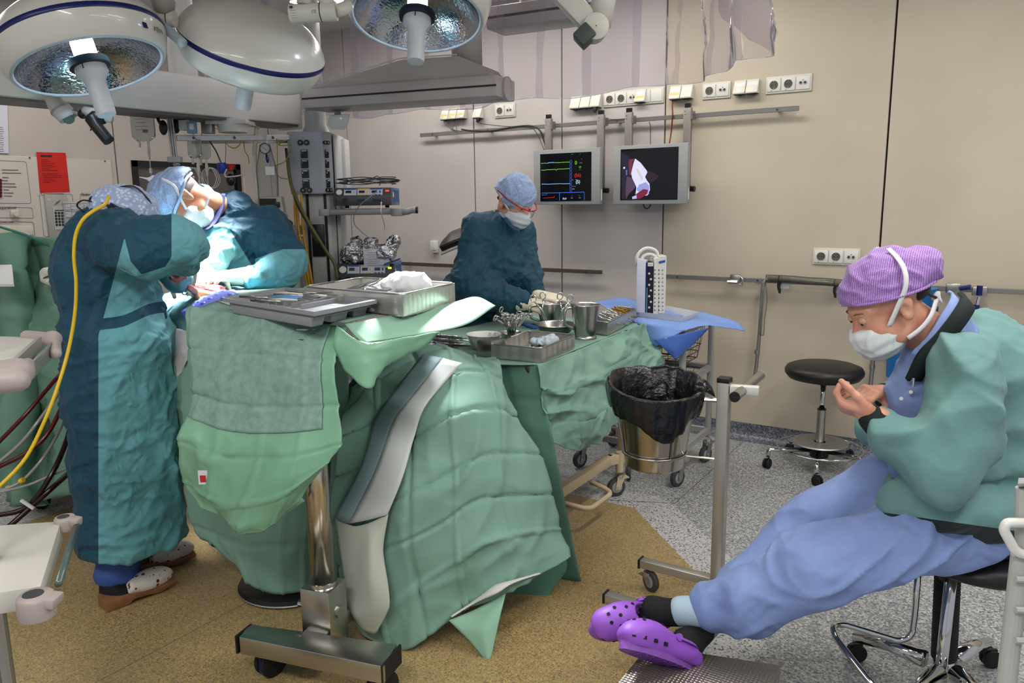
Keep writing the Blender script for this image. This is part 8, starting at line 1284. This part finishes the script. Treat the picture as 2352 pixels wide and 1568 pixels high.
YC = mat('yellow_cable', (228, 190, 40), .4); RH = mat('blood_tube', (84, 14, 16), .25); CH_ = mat('clear_hose', (150, 148, 146), .2, spec=.7); BKH = mat('black_red_tube', (36, 10, 12), .25)
wire('yellow_cable', [(250, 452, 2.72), (240, 470, 2.68), (215, 484, 2.64), (190, 505, 2.62), (174, 540, 2.62), (170, 590, 2.62), (175, 650, 2.62), (172, 720, 2.62), (158, 800, 2.6), (135, 880, 2.55), (105, 960, 2.5), (60, 1050, 2.45), (0, 1115, 2.4), (-40, 1145, 2.38)], .0062, YC, 'bright yellow cable running from the headlamp down the gown back')
for i, (p_, r_, m_, lb) in enumerate((([(160, 835, 3.2), (120, 880, 3.1), (60, 950, 3.0), (0, 1012, 2.95), (-40, 1050, 2.9)], .008, RH, 'upper dark red tube left of the gown'), ([(158, 850, 3.18), (135, 900, 3.1), (90, 965, 3.0), (45, 1020, 2.95), (-20, 1075, 2.9)], .007, CH_, 'upper clear tube beside the yellow cable'), ([(165, 870, 3.2), (148, 920, 3.1), (110, 995, 3.0), (60, 1040, 2.95), (-20, 1080, 2.9)], .009, RH, 'middle dark red tube crossing the yellow cable'), ([(160, 920, 3.2), (138, 985, 3.1), (100, 1050, 3.0), (55, 1100, 2.95), (20, 1120, 2.92), (-20, 1135, 2.9)], .006, CH_, 'lower clear tube with yellow connectors'), ([(170, 950, 3.2), (150, 1020, 3.1), (115, 1095, 3.0), (60, 1165, 2.95), (-20, 1185, 2.9)], .011, BKH, 'thick black red tube curving to the floor'), ([(165, 1080, 3.1), (120, 1120, 3.0), (70, 1165, 2.95), (25, 1205, 2.9), (0, 1225, 2.88)], .011, BKH, 'lowest thick black tube above the lower shelf'), ([(175, 1065, 3.1), (110, 1095, 3.0), (60, 1115, 2.95), (0, 1130, 2.9)], .006, CH_, 'clear tube lying behind the lowest black tube'))): wire('perfusion_tube', p_, r_, m_, lb, 'tube', 'perfusion tubes left of the surgeon')
for px, py in ((20, 1120), (50, 1103)): tag(MB().cyl(PD(px - 4, py + 2, 2.93), PD(px + 4, py - 2, 2.93), .010, 12).build('yellow_connector', YC), ('lower' if px < 30 else 'upper') + ' small yellow connector on the clear tube', 'connector', 'yellow connectors')
tag(MB().bar(PD(48, 1148, 2.93), PD(78, 1168, 2.93), .014, .01).build('white_tube_clamp', WHITE, bevel=.002), 'white clamp across the lowest black tube', 'clamp'); k = thing('ring_scissors', 'steel scissors hanging on the screen drape beside the cable', 'scissors', PD(150, 735, 3.3)); MB().tube([PD(170, 715, 3.3), PD(142, 742, 3.3)], .003, 6).build('blade', CHROME, k); [MB().tube([PD(px, py, 3.3) + (HX * math.cos(a) + UZ * math.sin(a)) * .012 for a in np.linspace(0, 6.28, 13)[:-1]], .0026, 6, closed=True).build('finger_ring', CHROME, k) for px, py in ((138, 746), (152, 744))]
t = thing('perfusion_machine', 'dark castored base of the machine below the screen drape', 'machine base', PZ(90, 1180, 0)); q = PZ(95, 1170, 0); MB().box(q + V3(-.1, .15, .12), (.5, .3, .08)).build('base', GREYPL, t, bevel=.01); caster(q + V3(.0, .0, 0), .045, .03, 2.0, t, True, BLACKRUB, BLACK); caster(q + V3(-.3, .1, 0), .045, .03, 2.0, t, True, BLACKRUB, BLACK); MB().box(q + V3(-.3, .15, .5), (.05, .05, .7)).build('mast', DARKSTEEL, t)
# ================================================================== near left trolley shelves
PK = mat('pinkish_plastic', (168, 156, 152), .5); TOPW = mat('shelf_white', (206, 203, 194), .5); GT = mat('green_glass_rail', (96, 112, 108), .25, .3)
t = thing('equipment_trolley', 'white shelved trolley with rounded grey corners at the left picture edge', 'trolley', PD(20, 1500, 1.45)); da = 1.5
def sh(pts, z, m, nm, th=.02): P_ = [PZ(a, b, z) for a, b in pts]; MB().hexa([p - UZ * th for p in P_] + P_).build(nm, m, t, bevel=.003)
zA = 1.17; sh([(-160, 842), (28, 840), (86, 774), (-60, 770)], zA, TOPW, 'upper_shelf', .03); zB = .70; sh([(-160, 1385), (94, 1345), (140, 1196), (-40, 1208)], zB, TOPW, 'lower_shelf', .05)
body('upper_corner', [('cap', PZ(62, 772, zA), PZ(122, 778, zA), .016, .016), ('cap', PZ(122, 778, zA), PZ(126, 800, zA) - UZ * .012, .016, .014)], .004, PK, t, k=.02); body('upper_corner', [('cap', PZ(-60, 860, zA), PZ(40, 856, zA), .028, .026), ('cap', PZ(-60, 880, zA), PZ(40, 872, zA), .028, .024), ('cap', PZ(50, 850, zA), PZ(64, 836, zA), .02, .014)], .005, PK, t, k=.03)
MB().bar(PZ(122, 800, zA - .01), PZ(66, 858, zA - .01), .006, .034).build('upper_rail', SATIN, t, bevel=.002); MB().bar(PZ(92, 786, zA + .004), PZ(30, 846, zA + .004), .008, .03).build('upper_lip', mat('lip_grey', (150, 148, 140), .5), t)
for (a, b), r_, hh in (((150, 1196), .026, .034), ((82, 1376), .036, .05)):
    p = PZ(a, b, zB) + UZ * .012; o = MB().lathe([(0, 0), (r_ * .86, 0), (r_ * .97, -.004), (r_, -.010), (r_, -hh + .008), (r_ * .94, -hh), (0, -hh)], 32, at(np.eye(4), p)).build('lower_corner', PK, t, auto=R(50)); MB().lathe([(0, .001), (r_ * .55, .001), (r_ * .57, -.002)], 24, at(np.eye(4), p - HX * .004)).build('corner_plug', GREYRUB, o); MB().bar(p + HX * r_ * .5 - UZ * .012, p + HX * (r_ + .012) - UZ * .016, r_ * 1.2, .022).build('rail_socket', PK, o, bevel=.005)
MB().tube([PZ(176, 1206, zB - .01), PZ(134, 1340, zB - .01)], .008, 12).build('lower_rail', GT, t, smooth=True)
for px, py in ((-120, 900), (-90, 830)): p = PZ(px, py, zA); MB().cyl(V3(p[0], p[1], .02), V3(p[0], p[1], 1.6), .018, 14).build('upright', SATIN, t)
pz = (PZ(-120, 900, zA) + PZ(-90, 830, zA)) / 2; MB().box((pz[0], pz[1], .06), (.36, .5, .06)).build('base', GREYPL, t, bevel=.01)
